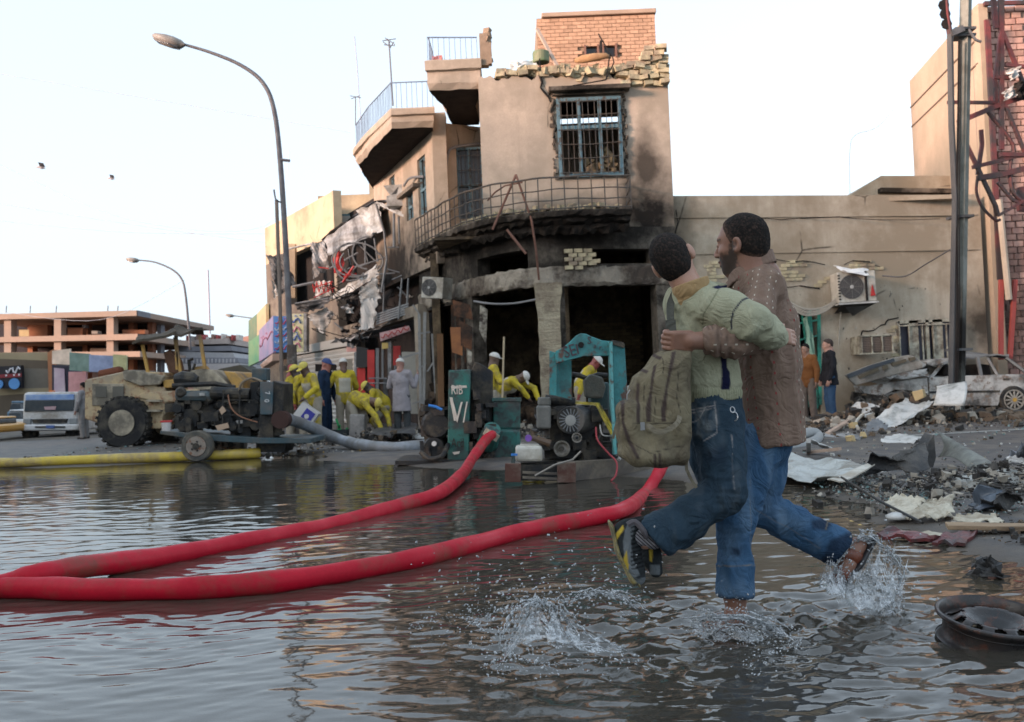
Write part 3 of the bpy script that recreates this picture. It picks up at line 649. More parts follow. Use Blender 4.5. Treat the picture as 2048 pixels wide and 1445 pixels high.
# interior: dark rooms, sooty brick, rubble
m = MB(); m.box((1.0, 28.2, 2.3), (6.0, .2, 4.6)); m.box((BR-.1, 25.8, 2.3), (.2, 5, 4.55)); m.box((-1.9, 26.9, 2.3), (.2, 2.6, 4.55)); m.box((1.1, 25.9, 4.58), (5.6, 5.4, .06)); m.box((1.25, 25.9, 2.3), (.3, 4.6, 4.5)); m.build('inner_wall', plaster_in, cb)
cells = []
for r_ in range(22):
    for q in range(9): cells.append(((1.55+q*.245+(r_ % 2)*.12, 28.06, .7+r_*.095), .95))
brickset(cb, 'inner_brick', cells, mat('sooty_brick', (.24, .18, .10), (.09, .07, .05), s=2, rough=.95, bs=30, rnd=.3), (.235, .08), .06, .006)
m = MB()
for k in range(420):
    x = R.uniform(-2.2, 3.4); y = R.uniform(24.2, 27.6); h = (y-23.6)*.28*(1+.3*math.sin(x*2)); m.chunk((x, y, h*R.random()), R.uniform(.08, .28))
m.build('interior_rubble', mat('burnt_rubble', (.05, .038, .03), (.015, .013, .012), s=2, rough=.95, bs=14, bump=.9, dirt=(.16, .11, .075), ds=2.2, da=.2), cb, kind='stuff')
m = MB(); m.tube(spline([P(948, 603, 23.6), P(985, 608, 22.9), P(1030, 607, 22.7), P(1078, 598, 22.3)], 6), .025, 6)
m.build('sagging_cable', mat('grey_pipe', (0, 0, 0)), cb)
# charred posts and door frames on the left of the ground floor
rusty = mat('burnt_rust', (.17, .075, .04), (.08, .045, .03), s=3, rough=.9, bs=30, bump=.5, dirt=(.03, .025, .022), ds=2, da=.45)
whitepeel = mat('peeling_white', (.50, .47, .40), (.30, .26, .2), s=5, rough=.9, dirt=(.05, .04, .035), ds=3, da=.5)
for (a, b, w_, mm) in ((942, 948, .1, rusty), (930, 934, .07, rusty), (915, 921, .1, rusty), (880, 883, .16, mat('charred_wood', (.30, .17, .09), (.14, .08, .05), s=3, rough=.9, bs=30, sc=(1, 1, .2))), (955, 960, .2, whitepeel), (905, 908, .08, rusty)):
    d = 24.6 if a > 900 else 25.6; MB().beam(P(b, 838, d), P(a, 610 if a != 880 else 668, d), w_, .08).build('door_post', mm, cb)
for (q4, mm) in (([(918, 640), (945, 655), (943, 700), (917, 690)], rusty), ([(905, 600), (940, 610), (946, 640), (908, 632)], rusty), ([(960, 610), (975, 620), (972, 690), (958, 660)], whitepeel), ([(900, 655), (925, 655), (925, 712), (904, 705)], mat('orange_board', (.33, .14, .06), (.2, .09, .05), s=3, rough=.9)), ([(935, 700), (944, 705), (942, 800), (934, 790)], whitepeel)):
    m = MB(); m.prism([P(x, y, 24.7-.002*x) for x, y in q4], (0, .04, 0)); m.build('torn_panel', mm, cb)
# penthouse of pink brick on the roof
pe = empty('brick_penthouse', (P(1190, 130, 26.5).x, 27, 8.1), 'pink brick rooftop room above the broken parapet', 'building')
x0, x1 = P(1074, 60, 26).x, P(1311, 60, 26).x; pz = P(1190, 32, 26).z
hw_ = (P(1170, 100, 26).x, P(1232, 100, 26).x, P(1200, 114, 26).z, P(1200, 93, 26).z)
pw = Path([(x0, 26.03), (x1, 26.03)]); facade(MB(), pw, 8.1, pz, .2, [(hw_[0]-x0, hw_[1]-x0, hw_[2], hw_[3])]).build('wall', mortar, pe)
m = MB(); m.box((x0+.1, 27.5, (8.1+pz)/2), (.2, 2.6, pz-8.1)); m.box((x1-.1, 27.5, (8.1+pz)/2), (.2, 2.6, pz-8.1)); m.build('side_wall', mortar, pe, kind='stuff')
cells = []; bw, bh = .232, .098; nr = int((pz-8.15)/bh)
for r_ in range(nr):
    z = 8.2+r_*bh; x = x0+.005-(.5*bw if r_ % 2 else 0)
    while x < x1-.02:
        a, b = max(x, x0), min(x+bw, x1); cx_ = (a+b)/2
        if b-a > .06 and not (b > hw_[0] and a < hw_[1] and hw_[2]-.03 < z < hw_[3]+.03) and z > 8.35: cells.append(((cx_, 26.005, z), (b-a-.012)/.22))
        x += bw
brickset(pe, 'brick', cells, brk_p, (.22, .086), .05, .004)
m = MB(); m.box(((x0+x1)/2+.08, 27.4, pz+.05), (x1-x0-.1, 3.0, .12)); m.build('roof_slab', mat('pink_cap', (.45, .33, .25), rough=.9), pe, bevel=.02)
o = MB().box(((hw_[0]+hw_[1])/2, 26.1, (hw_[2]+hw_[3])/2), (hw_[1]-hw_[0], .03, hw_[3]-hw_[2])).build('window', glassdark, pe); g = MB()
for t in (0, .42, .58, 1): g.box((hw_[0]+(hw_[1]-hw_[0])*t, 25.99, (hw_[2]+hw_[3])/2), (.05, .1, hw_[3]-hw_[2]+.08))
g.build('frame', mat('brown_frame', (.2, .1, .07), rough=.7), o, kind='stuff')
# things on the roof
m = MB(); c = P(1082, 116, 23.5); m.lathe(c-Vector((0, 0, .12)), [(.19, 0), (.2, .02), (.2, .24), (.19, .26)], 20); o = m.build('barrel', mat('green_barrel', (.10, .17, .075), (.2, .2, .12), s=5, rough=.6), label='green barrel lying among rubble on the roof of the burnt building', cat='barrel')
m = MB(); m.beam(P(1074, 58, 24.5), P(1114, 132, 23.3), .09, .04); m.build('plank', mat('pale_wood', (.5, .37, .29), rough=.8), label='pale plank leaning on the rooftop brick wall beside the barrel', cat='plank')
m = MB(); m.sheet([P(1020, 128, 23.2), P(1070, 118, 23.6), P(1075, 132, 23.2), P(1022, 138, 22.95)], .03, seed=3); m.chunk(P(1030, 130, 23.2), .12); m.build('white_sheet', mat('white_paint', (.72, .70, .66), (.6, .58, .54), rough=.7), label='white sheet scrap on the roof edge left of the green barrel', cat='sheet metal')
m = MB(); m.tube([P(1150, 122, 23.1), P(1165, 119, 23), P(1190, 115, 22.9), P(1212, 112, 22.9), P(1222, 116, 22.9)], [.05, .10, .1, .07, .03], 8); m.build('rolled_cloth', mat('orange_cloth', (.42, .25, .13), (.3, .18, .1), s=5, rough=.9), smooth=True, label='tan rolled cloth lying on the roof edge beneath the small dark window', cat='cloth')
m = MB()
for k in range(6): m.chunk(P(876+R.uniform(-8, 8), 124+R.uniform(-6, 4), 23.2), .09)
m.build('red_crate', mat('faded_red', (.50, .13, .12), (.6, .25, .22), s=9, rough=.8), label='small faded red crate on the roof slab behind the blue railing', cat='crate')
# ================= low wall building to the right =================
rb = empty('wall_building', (6.5, 24, 0), 'long low beige plaster building with cracked wall right of the burnt corner', 'building')
rp = Path([(BR+.01, 23.2), (P(1900, 450, 24.6).x, 24.6), (P(1962, 450, 24.7).x, 24.7)])
rtop = [P(1345, 391, 23.2).z, P(1900, 391, 24.6).z]; zt = sum(rtop)/2
soB = [(P(1980, 660, 24.5).x, 24.5, 2.1, 1.0, 2, 1.0, .85), (P(1915, 720, 24).x, 24.3, 1.4, 1.2, 2, 1.0, .7), (P(1640, 720, 24).x, 24, 1.9, .5, 2, .25, .4), (P(1700, 620, 24).x, 24, 2.55, .6, 2, .22, .45), (BR-.3, 23, 4.6, 1.0, 3, 1.3, .75)]
plaster2 = mat('beige_plaster_wall', (.52, .45, .36), (.43, .37, .29), s=.7, rough=.9, bs=26, bump=.4, dirt=(.30, .245, .18), ds=.6, da=.5, streak=(.27, .22, .16), soots=soB, crack=.45)
dr = (rp.spx(1590, 750), rp.spx(1640, 750), -1, rp.z(1610, 618)); wr = (rp.spx(1797, 680), rp.spx(1897, 680), rp.z(1850, 735), rp.z(1850, 641)); ar = (rp.spx(1720, 680), rp.spx(1790, 680), rp.z(1750, 706), rp.z(1750, 669))
facade(MB(), rp, 0, zt, .3, [dr, wr], seg=.8).build('front_wall', plaster2, rb)
m = MB()
for zz, h in ((P(1600, 436, 24).z, .03), (P(1700, 505, 24.2).z, .025)): 
    for t0, t1 in ((0, .33), (.33, .66), (.66, .985)): a, b = rp.at(rp.L*t0, .012), rp.at(rp.L*t1, .012); m.beam((a.x, a.y, zz), (b.x, b.y, zz), .03, h)
m.build('string_course', plaster2, rb)
m = MB(); a = rp.at(rp.L*.5, -2.5); m.box((a.x+.1, a.y, zt-.1), (rp.L-.6, 4.3, .1)); m.build('roof', plaster2, rb)
# exposed brick patches
def patch(px0, py0, px1, py1, skip=.12, par=rb, seed=1):
    rr = random.Random(seed); s0, s1 = rp.spx(px0, py0), rp.spx(px1, py0); z1, z0 = rp.z((px0+px1)/2, py0), rp.z((px0+px1)/2, py1); cells = []; nr = max(1, round((z1-z0)/.085))
    for r_ in range(nr):
        e0, e1 = rr.uniform(0, .22), rr.uniform(0, .22); s_ = s0+e0+(r_ % 2)*.1
        while s_ < s1-e1-.1:
            if rr.random() > skip: p = rp.at(s_+.11, .0); cells.append(((p.x, p.y, z0+.04+r_*.085), 1))
            s_ += .225
    return cells
cl = patch(1545, 520, 1610, 570, seed=2)+patch(1690, 522, 1760, 548, seed=3)+patch(1700, 532, 1690, 560)+patch(1350, 425, 1372, 445)+patch(1605, 548, 1670, 575, .5, seed=8)+patch(1770, 648, 1796, 735, .1, seed=5)+patch(1400, 525, 1445, 565, seed=6)
brickset(rb, 'brick', cl, brk_y, (.212, .072), .05, .004)
m = MB()
def crk(pts, r=.014):
    for a, b in zip(pts, pts[1:]):
        d = rp.at(rp.spx(a[0], a[1]), .0).y-.012; m.tube([P(a[0], a[1], d), P((a[0]+b[0])/2+R.uniform(-1, 1), (a[1]+b[1])/2+R.uniform(-2, 2), d), P(b[0], b[1], d)], r*R.uniform(.6, 1.2), 4)
crk([(1725, 662), (1748, 661), (1760, 652), (1770, 650), (1776, 640), (1797, 636)]); crk([(1725, 662), (1722, 672), (1714, 680), (1712, 695)]); crk([(1510, 437), (1560, 440), (1600, 437), (1680, 434), (1760, 440), (1880, 438)], .010)
crk([(1545, 518), (1580, 524), (1608, 522), (1650, 530)], .012); crk([(1688, 530), (1705, 522), (1740, 524), (1760, 534)], .012); crk([(1352, 420), (1356, 445), (1350, 470)], .012); crk([(1560, 575), (1600, 572), (1640, 578)])
crk([(1315, 455), (1335, 462), (1350, 470)], .010)
m.build('crack', sootshade, rb, kind='stuff')
# pocked plaster scars
m = MB()
for k in range(60):
    px, py = R.uniform(1600, 1900), R.uniform(560, 740)
    if 1590 < px < 1650 and py > 600: continue
    d = rp.at(rp.spx(px, py), 0).y; m.chunk(P(px, py, d+.005), R.uniform(.012, .04), sq=(1, .4, 1))
m.build('plaster_scar', whitepeel, rb, kind='stuff')
# door opening and its bent green door frame
m = MB(); a = rp.at((dr[0]+dr[1])/2, -.9); m.box((a.x, a.y, 1.4), (1.1, .1, 2.8)); m.build('dark_hall', sootshade, rb)
grn = mat('green_gate_paint', (.03, .30, .21), (.025, .22, .16), s=4, rough=.5, dirt=(.02, .06, .05), ds=2, da=.3, bump=.15)
dg = empty('green_door', G(1625, 830, .02), 'bent green steel door frame standing open behind the two watching men', 'door')
dd_ = 23.9
for (a, b, w_) in (((1592, 628), (1606, 818), .09), ((1618, 622), (1632, 818), .10), ((1637, 620), (1640, 810), .08), ((1604, 630), (1612, 690), .04)):
    MB().beam(P(*a, dd_), P(*b, dd_), w_, .06).build('frame_bar', grn, dg)
for (a, b) in (((1594, 648), (1638, 640)), ((1600, 680), (1634, 672)), ((1603, 712), (1637, 722)), ((1605, 790), (1640, 795))): MB().beam(P(*a, dd_-.03), P(*b, dd_-.03), .05, .04).build('cross_bar', grn, dg)
m = MB(); m.sheet([P(1608, 640, 23.7), P(1614, 628, 23.8), P(1634, 740, 23.5), P(1626, 748, 23.4)], .05, seed=2); m.build('bent_strip', mat('pale_green', (.22, .36, .27), rough=.6), dg)
m = MB(); m.prism([P(1606, 780, 23.95), P(1638, 780, 23.95), P(1639, 812, 23.95), P(1608, 816, 23.95)], (0, .04, 0)); m.build('door_panel', mat('green_gate_paint', B0), dg)
# barred window
wg = MB(); x0, x1 = rp.at(wr[0]).x, rp.at(wr[1]).x; yy = rp.at(wr[0]).y
cream = mat('cream_frame', (.47, .45, .36), (.36, .34, .27), s=6, rough=.7, dirt=(.15, .12, .09), ds=4, da=.4)
for t, w_ in ((0, .08), (.28, .22), (.53, .08), (.72, .24), (1, .08)): wg.box((x0+(x1-x0)*t, yy+.02, (wr[2]+wr[3])/2), (w_, .08, wr[3]-wr[2]))
wg.box(((x0+x1)/2, yy+.02, wr[3]-.03), (x1-x0, .08, .07)); wo2 = wg.build('window', cream, rb)
MB().box(((x0+x1)/2, yy+.12, (wr[2]+wr[3])/2), (x1-x0, .02, wr[3]-wr[2])).build('pane', mat('blue_dark_pane', (.03, .035, .06), (.05, .05, .075), s=9, rough=.4, bump=0), wo2)
for t in (0, .18, .42, .62, .86, 1): MB().beam((x0+(x1-x0)*t, yy-.07, wr[2]), (x0+(x1-x0)*t, yy-.07, wr[3]-.12), .03).build('window_bar', cream, wo2)
MB().beam((x0-.03, yy-.07, wr[3]-.12), (x1+.03, yy-.07, wr[3]-.12), .035).build('window_bar', cream, wo2)
# setback volume
m = MB(); d2 = 27.5; a = P(1712, 389, d2); b = P(1902, 389, d2); q = [(1700, 391), (1762, 352), (1902, 352), (1902, 391)]
m.prism([P(x, y, d2) for x, y in q], (0, 3, 0)); m.build('roof_room', plaster2, rb)
m = MB(); a, b = P(1758, 382, d2-.1), P(1900, 384, d2-.1); m.beam(a, b, .3, .12); m.build('ledge', concrete_soot, rb)

# ================= unseen side of the street behind the camera, placed and sized for its shade =================
for k, (t, h, w_, lab) in enumerate(((-44, 11.5, 16, 'unseen three storey shading block across the street, northmost'), (-27, 9.6, 16, 'unseen two storey shading block across the street beside a taller one'), (-10, 12.2, 15, 'tall unseen shading block across the street behind the camera'), (6, 10.2, 15, 'low unseen shading block across the street behind the camera'), (23, 12.5, 17, 'wide unseen shading block at the far end across the street'))):
    c = Vector((-30, -4, 0)) + Vector((.50, -.86, 0)).normalized()*t; e = empty('shading_block', c, lab, 'building')
    b = MB(); b.box((0, 0, h/2), (12, w_, h), math.atan2(-.50, -.86)+math.pi/2+math.pi/2); b.build('wall', cream_wall_, e, local=True)
    w2 = MB()
    e.rotation_euler = (0, 0, 0)
# ================= helpers in pixel-and-distance form =================
def pp(mb, pts, d, dep): return mb.prism([P(x, y, d) for x, y in pts], (0, dep, 0))
def part(name, pts, d, dep, m, parent, **k): return pp(MB(), pts, d, dep).build(name, m, parent, **k)
def rect(x0, y0, x1, y1): return [(x0, y0), (x0, y1), (x1, y1), (x1, y0)]
def rod(name, pts, d, r, m, parent, n=6, **k): return MB().tube([P(x, y, d if isinstance(d, (int, float)) else d[i]) for i, (x, y) in enumerate(pts)], r, n).build(name, m, parent, **k)
def disc(name, px, py, d, rpx, dep, m, parent, n=20, prof=None, smooth=False, **k):
    c = P(px, py, d); r = rpx*d/F; mb = MB(); prof = prof or [(1, 0), (1, 1)]
    mb.lathe(c, [(r*a, dep*b) for a, b in prof], n, 'Y'); return mb.build(name, m, parent, smooth=smooth, **k)
def text(s, px, py, d, hpx, m, parent, name='lettering', tilt=0, ext=.004, sx=1.0, yaw=0):
    cu = bpy.data.curves.new('t', 'FONT'); cu.body = s; cu.size = hpx*d/F*1.35; cu.extrude = ext; cu.resolution_u = 2
    o = bpy.data.objects.new('t', cu); COL.objects.link(o); dg = bpy.context.evaluated_depsgraph_get(); me = bpy.data.meshes.new_from_object(o.evaluated_get(dg))
    bpy.data.objects.remove(o); me.name = name; me.materials.clear(); me.materials.append(m)
    M4 = Matrix.Translation(P(px, py, d)) @ Matrix.Rotation(yaw, 4, 'Z') @ Matrix.Rotation(tilt-rol, 4, 'Y').inverted() @ Matrix.Rotation(math.pi/2, 4, 'X') @ Matrix.Diagonal((sx, 1, 1, 1))
    me.transform(Matrix.Translation(-worldloc(parent)) @ M4); q = bpy.data.objects.new(name, me); COL.objects.link(q); q.parent = parent; return q
def squiggle(name, x0, y0, x1, y1, d, w, m, parent, seed=0, n=5):
    """a band of flowing strokes with dots, like the blurred script on the signs"""
    rr = random.Random(seed); mb = MB(); k = n*5; pts = []
    for i in range(k+1):
        t = i/k; pts.append(P(x0+(x1-x0)*t, y0+(y1-y0)*t+w*2.2*math.sin(t*n*4.1+rr.uniform(-.5, .5))*rr.uniform(.4, 1.1), d))
    mb.tube(pts, w*d/F*.5, 4)
    for i in range(n): t = rr.random(); mb.box(P(x0+(x1-x0)*t, y0+(y1-y0)*t+rr.choice((-3, 3))*w, d), (w*d/F, .01, w*d/F))
    return mb.build(name, m, parent, kind='stuff')
greymetal = mat('grey_sheet_metal', (.40, .41, .41), (.30, .31, .32), s=2, rough=.55, bs=20, bump=.2, dirt=(.10, .10, .10), ds=1.5, da=.45, metal=.2)
whitemetal = mat('white_sheet_metal', (.58, .58, .56), (.46, .46, .45), s=2, rough=.5, bs=20, bump=.15, dirt=(.25, .24, .22), ds=2, da=.35)
darkmetal = mat('dark_sheet_metal', (.12, .13, .14), (.07, .075, .08), s=2, rough=.6, bs=20, bump=.3, dirt=(.03, .03, .03), ds=1.5)
framegrey = mat('grey_frame', (.20, .21, .22), (.13, .135, .14), s=4, rough=.6, bump=.1)
redpaint = mat('red_paint', (.50, .03, .025), (.36, .02, .02), s=3, rough=.5, bump=.1)
blackrub = mat('black_rubber', (.022, .022, .024), (.035, .034, .034), s=6, rough=.75, bs=50, bump=.3, dirt=(.09, .08, .065), ds=3, da=.25)
cream_wall = mat('cream_plaster', (.52, .43, .30), (.44, .36, .25), s=.7, rough=.9, bs=12, bump=.35, dirt=(.30, .24, .17), ds=.5, da=.35, crack=.5)
# ================= side street: wrecked shop row =================
dS = lambda px: 27+(830-px)*.052
def c2(x, y): return (500+x/2.778, 380+y/2.778)
sb = empty('shop_building', (P(640, 800, 38).x, 38, 0), 'row of blast wrecked shops with torn grey awnings left of the curved balcony', 'building')
SP = Path([px_(534, 600, 42.4), px_(575, 600, 40.2), px_(665, 600, 35.6), px_(770, 600, 30.4), px_(835, 600, 26.9)])
tpz = P(620, 413, 37.9).z
sh = [(SP.spx(577, 540), SP.spx(668, 540), P(620, 600, 38).z, P(620, 484, 38).z), (SP.spx(585, 740), SP.spx(712, 740), -1, P(650, 690, 36.5).z), (SP.spx(715, 740), SP.spx(832, 740), -1, 3.1), (SP.spx(672, 500), SP.spx(832, 500), 3.4, 6.6)]
facade(MB(), SP, 0, 6.7, .3, sh, seg=2).build('shop_wall', mat('brown_wall', (.20, .17, .14), (.12, .10, .085), s=1, rough=.9, bs=14, bump=.5, dirt=(.28, .24, .19), ds=.6, da=.25, soots=[(P(760, 560, 31).x, 31, 4.5, 3.2, 5, 2.6, .97)]), sb)
facade(MB(), SP, 6.7, tpz, .3, [], seg=2, s1=SP.spx(668, 450)).build('parapet_wall', cream_wall, sb)
m = MB(); m.box((P(700, 405, 38).x, 38, 7.7), (2.4, .3, 1.9)); m.build('rear_wall', cream_wall, sb)
m = MB(); m.box((P(755, 385, 37).x, 37.3, 8.6), (.62, .6, 2.2)); m.build('stair_tower', cream_wall, sb)
facade(MB(), SP, 0, 7.6, .1, [], seg=3, front=-.75, s0=.4).build('rear_shade_panel', sootshade, sb)  # black panel added right behind the openings, standing in for shade
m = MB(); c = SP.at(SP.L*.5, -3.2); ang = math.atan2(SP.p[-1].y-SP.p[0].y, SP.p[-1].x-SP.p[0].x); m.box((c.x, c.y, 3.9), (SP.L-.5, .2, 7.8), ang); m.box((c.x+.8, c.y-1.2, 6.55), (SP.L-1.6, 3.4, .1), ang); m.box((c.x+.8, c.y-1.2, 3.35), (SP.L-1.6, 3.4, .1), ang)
m.build('back_wall', sootshade, sb)
part('column', [c2(*q) for q in ((212, 300), (212, 600), (250, 600), (250, 300))], 37.6, .3, cream_wall, sb)
tw = part('window', [c2(*q) for q in ((478, 135), (478, 205), (575, 200), (575, 135))], 35.9, .1, mat('teal_frame', (.05, .14, .17), rough=.5), sb); part('pane', [c2(*q) for q in ((490, 145), (490, 195), (568, 190), (568, 145))], 35.85, .03, mat('pale_pane', (.35, .33, .3), rough=.3), tw)
def sheetp(name, q4, d, m_, seed, amp=.05, nu=10, nv=10, rag=.04, par=sb, th=.03, fr=3):
    ds = d if isinstance(d, (list, tuple)) else [d]*4
    m = MB(); m.sheet([P(*c2(*q), dd__) for q, dd__ in zip(q4, ds)], amp*.55, fr, nu, nv, (0, th, 0), seed, rag); return m.build(name, m_, par)
sheetp('awning_sheet', [(410, 275), (690, 72), (745, 225), (440, 370)], [34, 30.5, 30, 33.5], greymetal, 1, .045)
sheetp('awning_roof', [(398, 272), (688, 62), (700, 78), (405, 285)], [34, 30.5, 31.5, 35], darkmetal, 2, .03)
sheetp('awning_roof', [(688, 62), (890, 58), (900, 100), (700, 80)], [30.5, 28.5, 29.5, 31.5], darkmetal, 3, .03)
sheetp('torn_sheet', [(340, 290), (420, 290), (442, 430), (345, 500)], 35.5, greymetal, 4, .06)
sheetp('hanging_sheet', [(92, 365), (192, 362), (255, 520), (160, 590)], 36.5, darkmetal, 5, .10)
sheetp('white_scrap', [(120, 500), (135, 520), (190, 570), (130, 605)], 36.6, whitemetal, 6, .08)
sheetp('torn_sheet', [(600, 110), (720, 80), (740, 230), (650, 250)], [31, 30.2, 29.8, 30.5], whitemetal, 7, .07)
sheetp('fascia_strip', [(455, 590), (705, 415), (715, 480), (480, 612)], [33, 30, 29.8, 32.8], whitemetal, 8, .03)
sheetp('folded_sheet', [(605, 555), (700, 475), (728, 600), (612, 622)], 29.8, whitemetal, 9, .035)
sheetp('folded_sheet', [(615, 605), (708, 600), (690, 768), (605, 780)], 29.7, whitemetal, 10, .025)
sheetp('dark_sheet', [(240, 632), (458, 590), (400, 665), (285, 680)], 34, darkmetal, 11, .08)
sheetp('torn_panel', [(318, 705), (425, 655), (462, 720), (405, 798)], 34.2, whitemetal, 12, .05)
sheetp('torn_panel', [(425, 655), (470, 690), (440, 720), (425, 700)], 34.0, greymetal, 13, .05)
sheetp('canopy_strip', [(460, 858), (650, 775), (880, 700), (560, 830)], [34, 31, 29, 32], greymetal, 14, .05)
sheetp('canopy_strip', [(455, 838), (560, 835), (700, 800), (590, 860)], 32.5, darkmetal, 24, .12, rag=.12)
sheetp('fallen_strip', [(690, 70), (720, 68), (880, 140), (870, 160)], [30, 29.9, 28.4, 28.4], whitemetal, 15, .03, rag=.0)
sheetp('torn_sheet', [(470, 600), (600, 560), (650, 580), (560, 620)], 32, darkmetal, 16, .08)
sheetp('torn_sheet', [(520, 640), (640, 640), (610, 740), (530, 720)], 33.2, sootshade, 17, .08)
sheetp('torn_sheet', [(360, 510), (445, 505), (450, 600), (360, 600)], 35.3, whitemetal, 18, .04)
for k in range(5): sheetp('louver_slat', [(700, 690+k*13), (880, 628+k*13), (880, 636+k*13), (700, 698+k*13)], [30, 28, 28, 30], framegrey, 19, .004, 2, 1, 0, th=.1)
for k, (a, b, r_) in enumerate((((208, 330), (340, 300), .05), ((235, 540), (355, 515), .06), ((250, 632), (460, 600), .04), ((700, 80), (745, 235), .05), ((745, 235), (760, 385), .045), ((760, 385), (730, 570), .05), ((440, 440), (600, 350), .045), ((640, 285), (640, 415), .03), ((690, 270), (710, 400), .035), ((590, 290), (700, 400), .03), ((470, 460), (755, 380), .035), ((600, 430), (750, 375), .03), ((500, 520), (590, 430), .03), ((845, 490), (825, 720), .04), ((880, 490), (870, 700), .04), ((790, 500), (900, 450), .03), ((700, 470), (850, 460), .03), ((760, 440), (870, 470), .03), ((470, 740), (540, 800), .035), ((820, 540), (880, 600), .03), ((745, 520), (740, 680), .03), ((765, 320), (900, 320), .03), ((800, 130), (800, 320), .05), ((825, 150), (830, 300), .03), ((545, 330), (560, 420), .02), ((625, 290), (655, 400), .02))):
    d = 34-(a[0]-200)*.0085; rod('frame_rod', [c2(*a), c2(*b)], d, r_*.75, framegrey if k != 0 else whitemetal, sb)
for (cx_, cy_, rx, ry, t0, t1) in ((590, 390, 135, 95, .1, 1.9), (620, 400, 120, 80, -.2, 1.2), (560, 400, 90, 105, .2, 1.5), (650, 350, 80, 90, .5, 1.6)):
    rod('hoop', [c2(cx_+rx*math.cos(t*math.pi), cy_+ry*math.sin(t*math.pi)) for t in np.linspace(t0, t1, 22)], 30.6, .028, framegrey, sb, 5)
m = MB(); q = [c2(455+58*(1-math.cos(t))*.5, 395-62*math.sin(t)) for t in np.linspace(0, .1, 2)]
m.sheet([P(*c2(455, 385), 30.9), P(*c2(505, 335), 30.7), P(*c2(520, 450), 30.6), P(*c2(475, 465), 30.8)], .06, 1.4, 8, 6, (0, .03, 0), 5); m.build('red_band', redpaint, sb)
sheetp('red_band', [(475, 462), (520, 448), (600, 470), (520, 488)], 30.7, redpaint, 20, .04)
rod('red_brace', [c2(515, 515), c2(578, 425)], 30.3, .04, redpaint, sb); rod('red_brace', [c2(530, 475), c2(560, 470)], 30.3, .04, redpaint, sb)
for k in range(9): rod('red_lattice', [c2(345+k*13, 510+(k % 2)*60), c2(358+k*13, 510+((k+1) % 2)*60)], 34.6, .018, redpaint, sb, 4)
for (a, b) in (((350, 545), (460, 510)), ((355, 600), (470, 545)), ((380, 430), (455, 440))): rod('red_lattice', [c2(*a), c2(*b)], 34.6, .018, redpaint, sb, 4)
m = MB(); rr = random.Random(9)
for k in range(60):
    x, y = rr.uniform(430, 900), rr.uniform(470, 830); a = c2(x, y); b = c2(x+rr.gauss(0, 40), y+rr.gauss(0, 30)); c = c2(x+rr.gauss(0, 50), y+rr.gauss(10, 30))
    m.tube(spline([P(*a, 31), P(*b, 30.8), P(*c, 31)], 4), .012, 4)
m.build('dangling_wires', sootshade, sb, kind='stuff')
for k in range(26):
    x, y = rr.uniform(470, 940), rr.uniform(520, 860); s_ = rr.uniform(12, 42)
    sheetp('scrap', [(x, y), (x+s_, y-rr.uniform(-10, 20)), (x+s_*rr.uniform(.6, 1.2), y+s_*rr.uniform(.3, .9)), (x-rr.uniform(0, 10), y+s_*rr.uniform(.2, .7))], 30.2+rr.uniform(-.5, .8), rr.choice([darkmetal, framegrey, whitemetal, sootshade, framegrey]), k, .04, 3, 3, .04)
# shutter with its slats
q0, q1 = c2(262, 905), c2(600, 905); zt_, zb_ = P(620, 703, 37).z, .1; s0_, s1_ = SP.spx(q0[0], 740), SP.spx(q1[0], 740)
shm = MB(); a, b = SP.at(s0_, .0), SP.at(s1_, .0); shutter = MB().beam((a.x, a.y-.06, zt_+.13), (b.x, b.y-.06, zt_+.13), .2, .3).build('shutter_box', mat('shutter_grey', (.36, .36, .34), (.30, .30, .285), s=.8, rough=.6, bump=.1), sb)
nsl = 17
for k in range(nsl):
    z = zt_-.06-k*(zt_-zb_)/nsl; m = MB(); m.prism([(a.x, a.y-.03, z), (a.x, a.y-.09, z-.07), (a.x, a.y-.03, z-.15)], (b-a)); m.build('slat', mat('shutter_grey', B0), shutter)
part('panel', [c2(515, 940), c2(515, 1100), c2(590, 1100), c2(590, 940)], 33.5, .06, mat('grey_green_panel', (.20, .21, .19), rough=.7), sb)
part('dark_gap', [c2(362, 968), c2(362, 1010), c2(515, 1000), c2(512, 972)], 35.0, .05, sootshade, sb)
# red shop front
for (x0, x1, y0, y1, mm) in ((652, 692, 890, 1140, redpaint), (698, 716, 880, 1200, framegrey), (795, 835, 868, 975, redpaint), (595, 640, 990, 1150, redpaint), (730, 742, 860, 1050, framegrey), (765, 785, 850, 1050, greymetal), (578, 592, 905, 1100, greymetal), (843, 935, 900, 1050, mat('dirty_white_panel', (.42, .41, .37), (.3, .29, .26), rough=.8)), (845, 940, 1060, 1245, mat('dirty_white_panel', B0)), (740, 765, 1050, 1240, darkmetal), (705, 722, 1140, 1245, redpaint), (800, 812, 975, 1100, framegrey)):
    part('shop_front_post' if x1-x0 < 60 else 'shop_front_panel', [c2(x0, y0), c2(x0, y1), c2(x1, y1), c2(x1, y0)], 28.9-(x0-600)*.003, .12, mm, sb)
for y0 in (1048, 1075): rod('cross_rail', [c2(660, y0), c2(760, y0)], 28.2, .022, mat('grey_pipe', B0), sb)
part('dark_sign', [c2(590, 870), c2(590, 985), c2(655, 985), c2(655, 880)], 28.8, .08, mat('black_sign', (.02, .02, .022), rough=.4), sb)
ls = part('letter_sign', [c2(720, 795), c2(725, 842), c2(892, 782), c2(882, 755)], 27.9, .06, mat('pale_pink_sign', (.62, .42, .42), (.5, .3, .3), rough=.6), sb); squiggle('lettering', *c2(728, 818), *c2(882, 768), 27.85, 2.0, redpaint, ls, 3, 7)
ls = part('letter_sign', [c2(536, 870), c2(536, 902), c2(592, 898), c2(588, 876)], 33, .06, mat('pale_pink_sign', B0), sb)
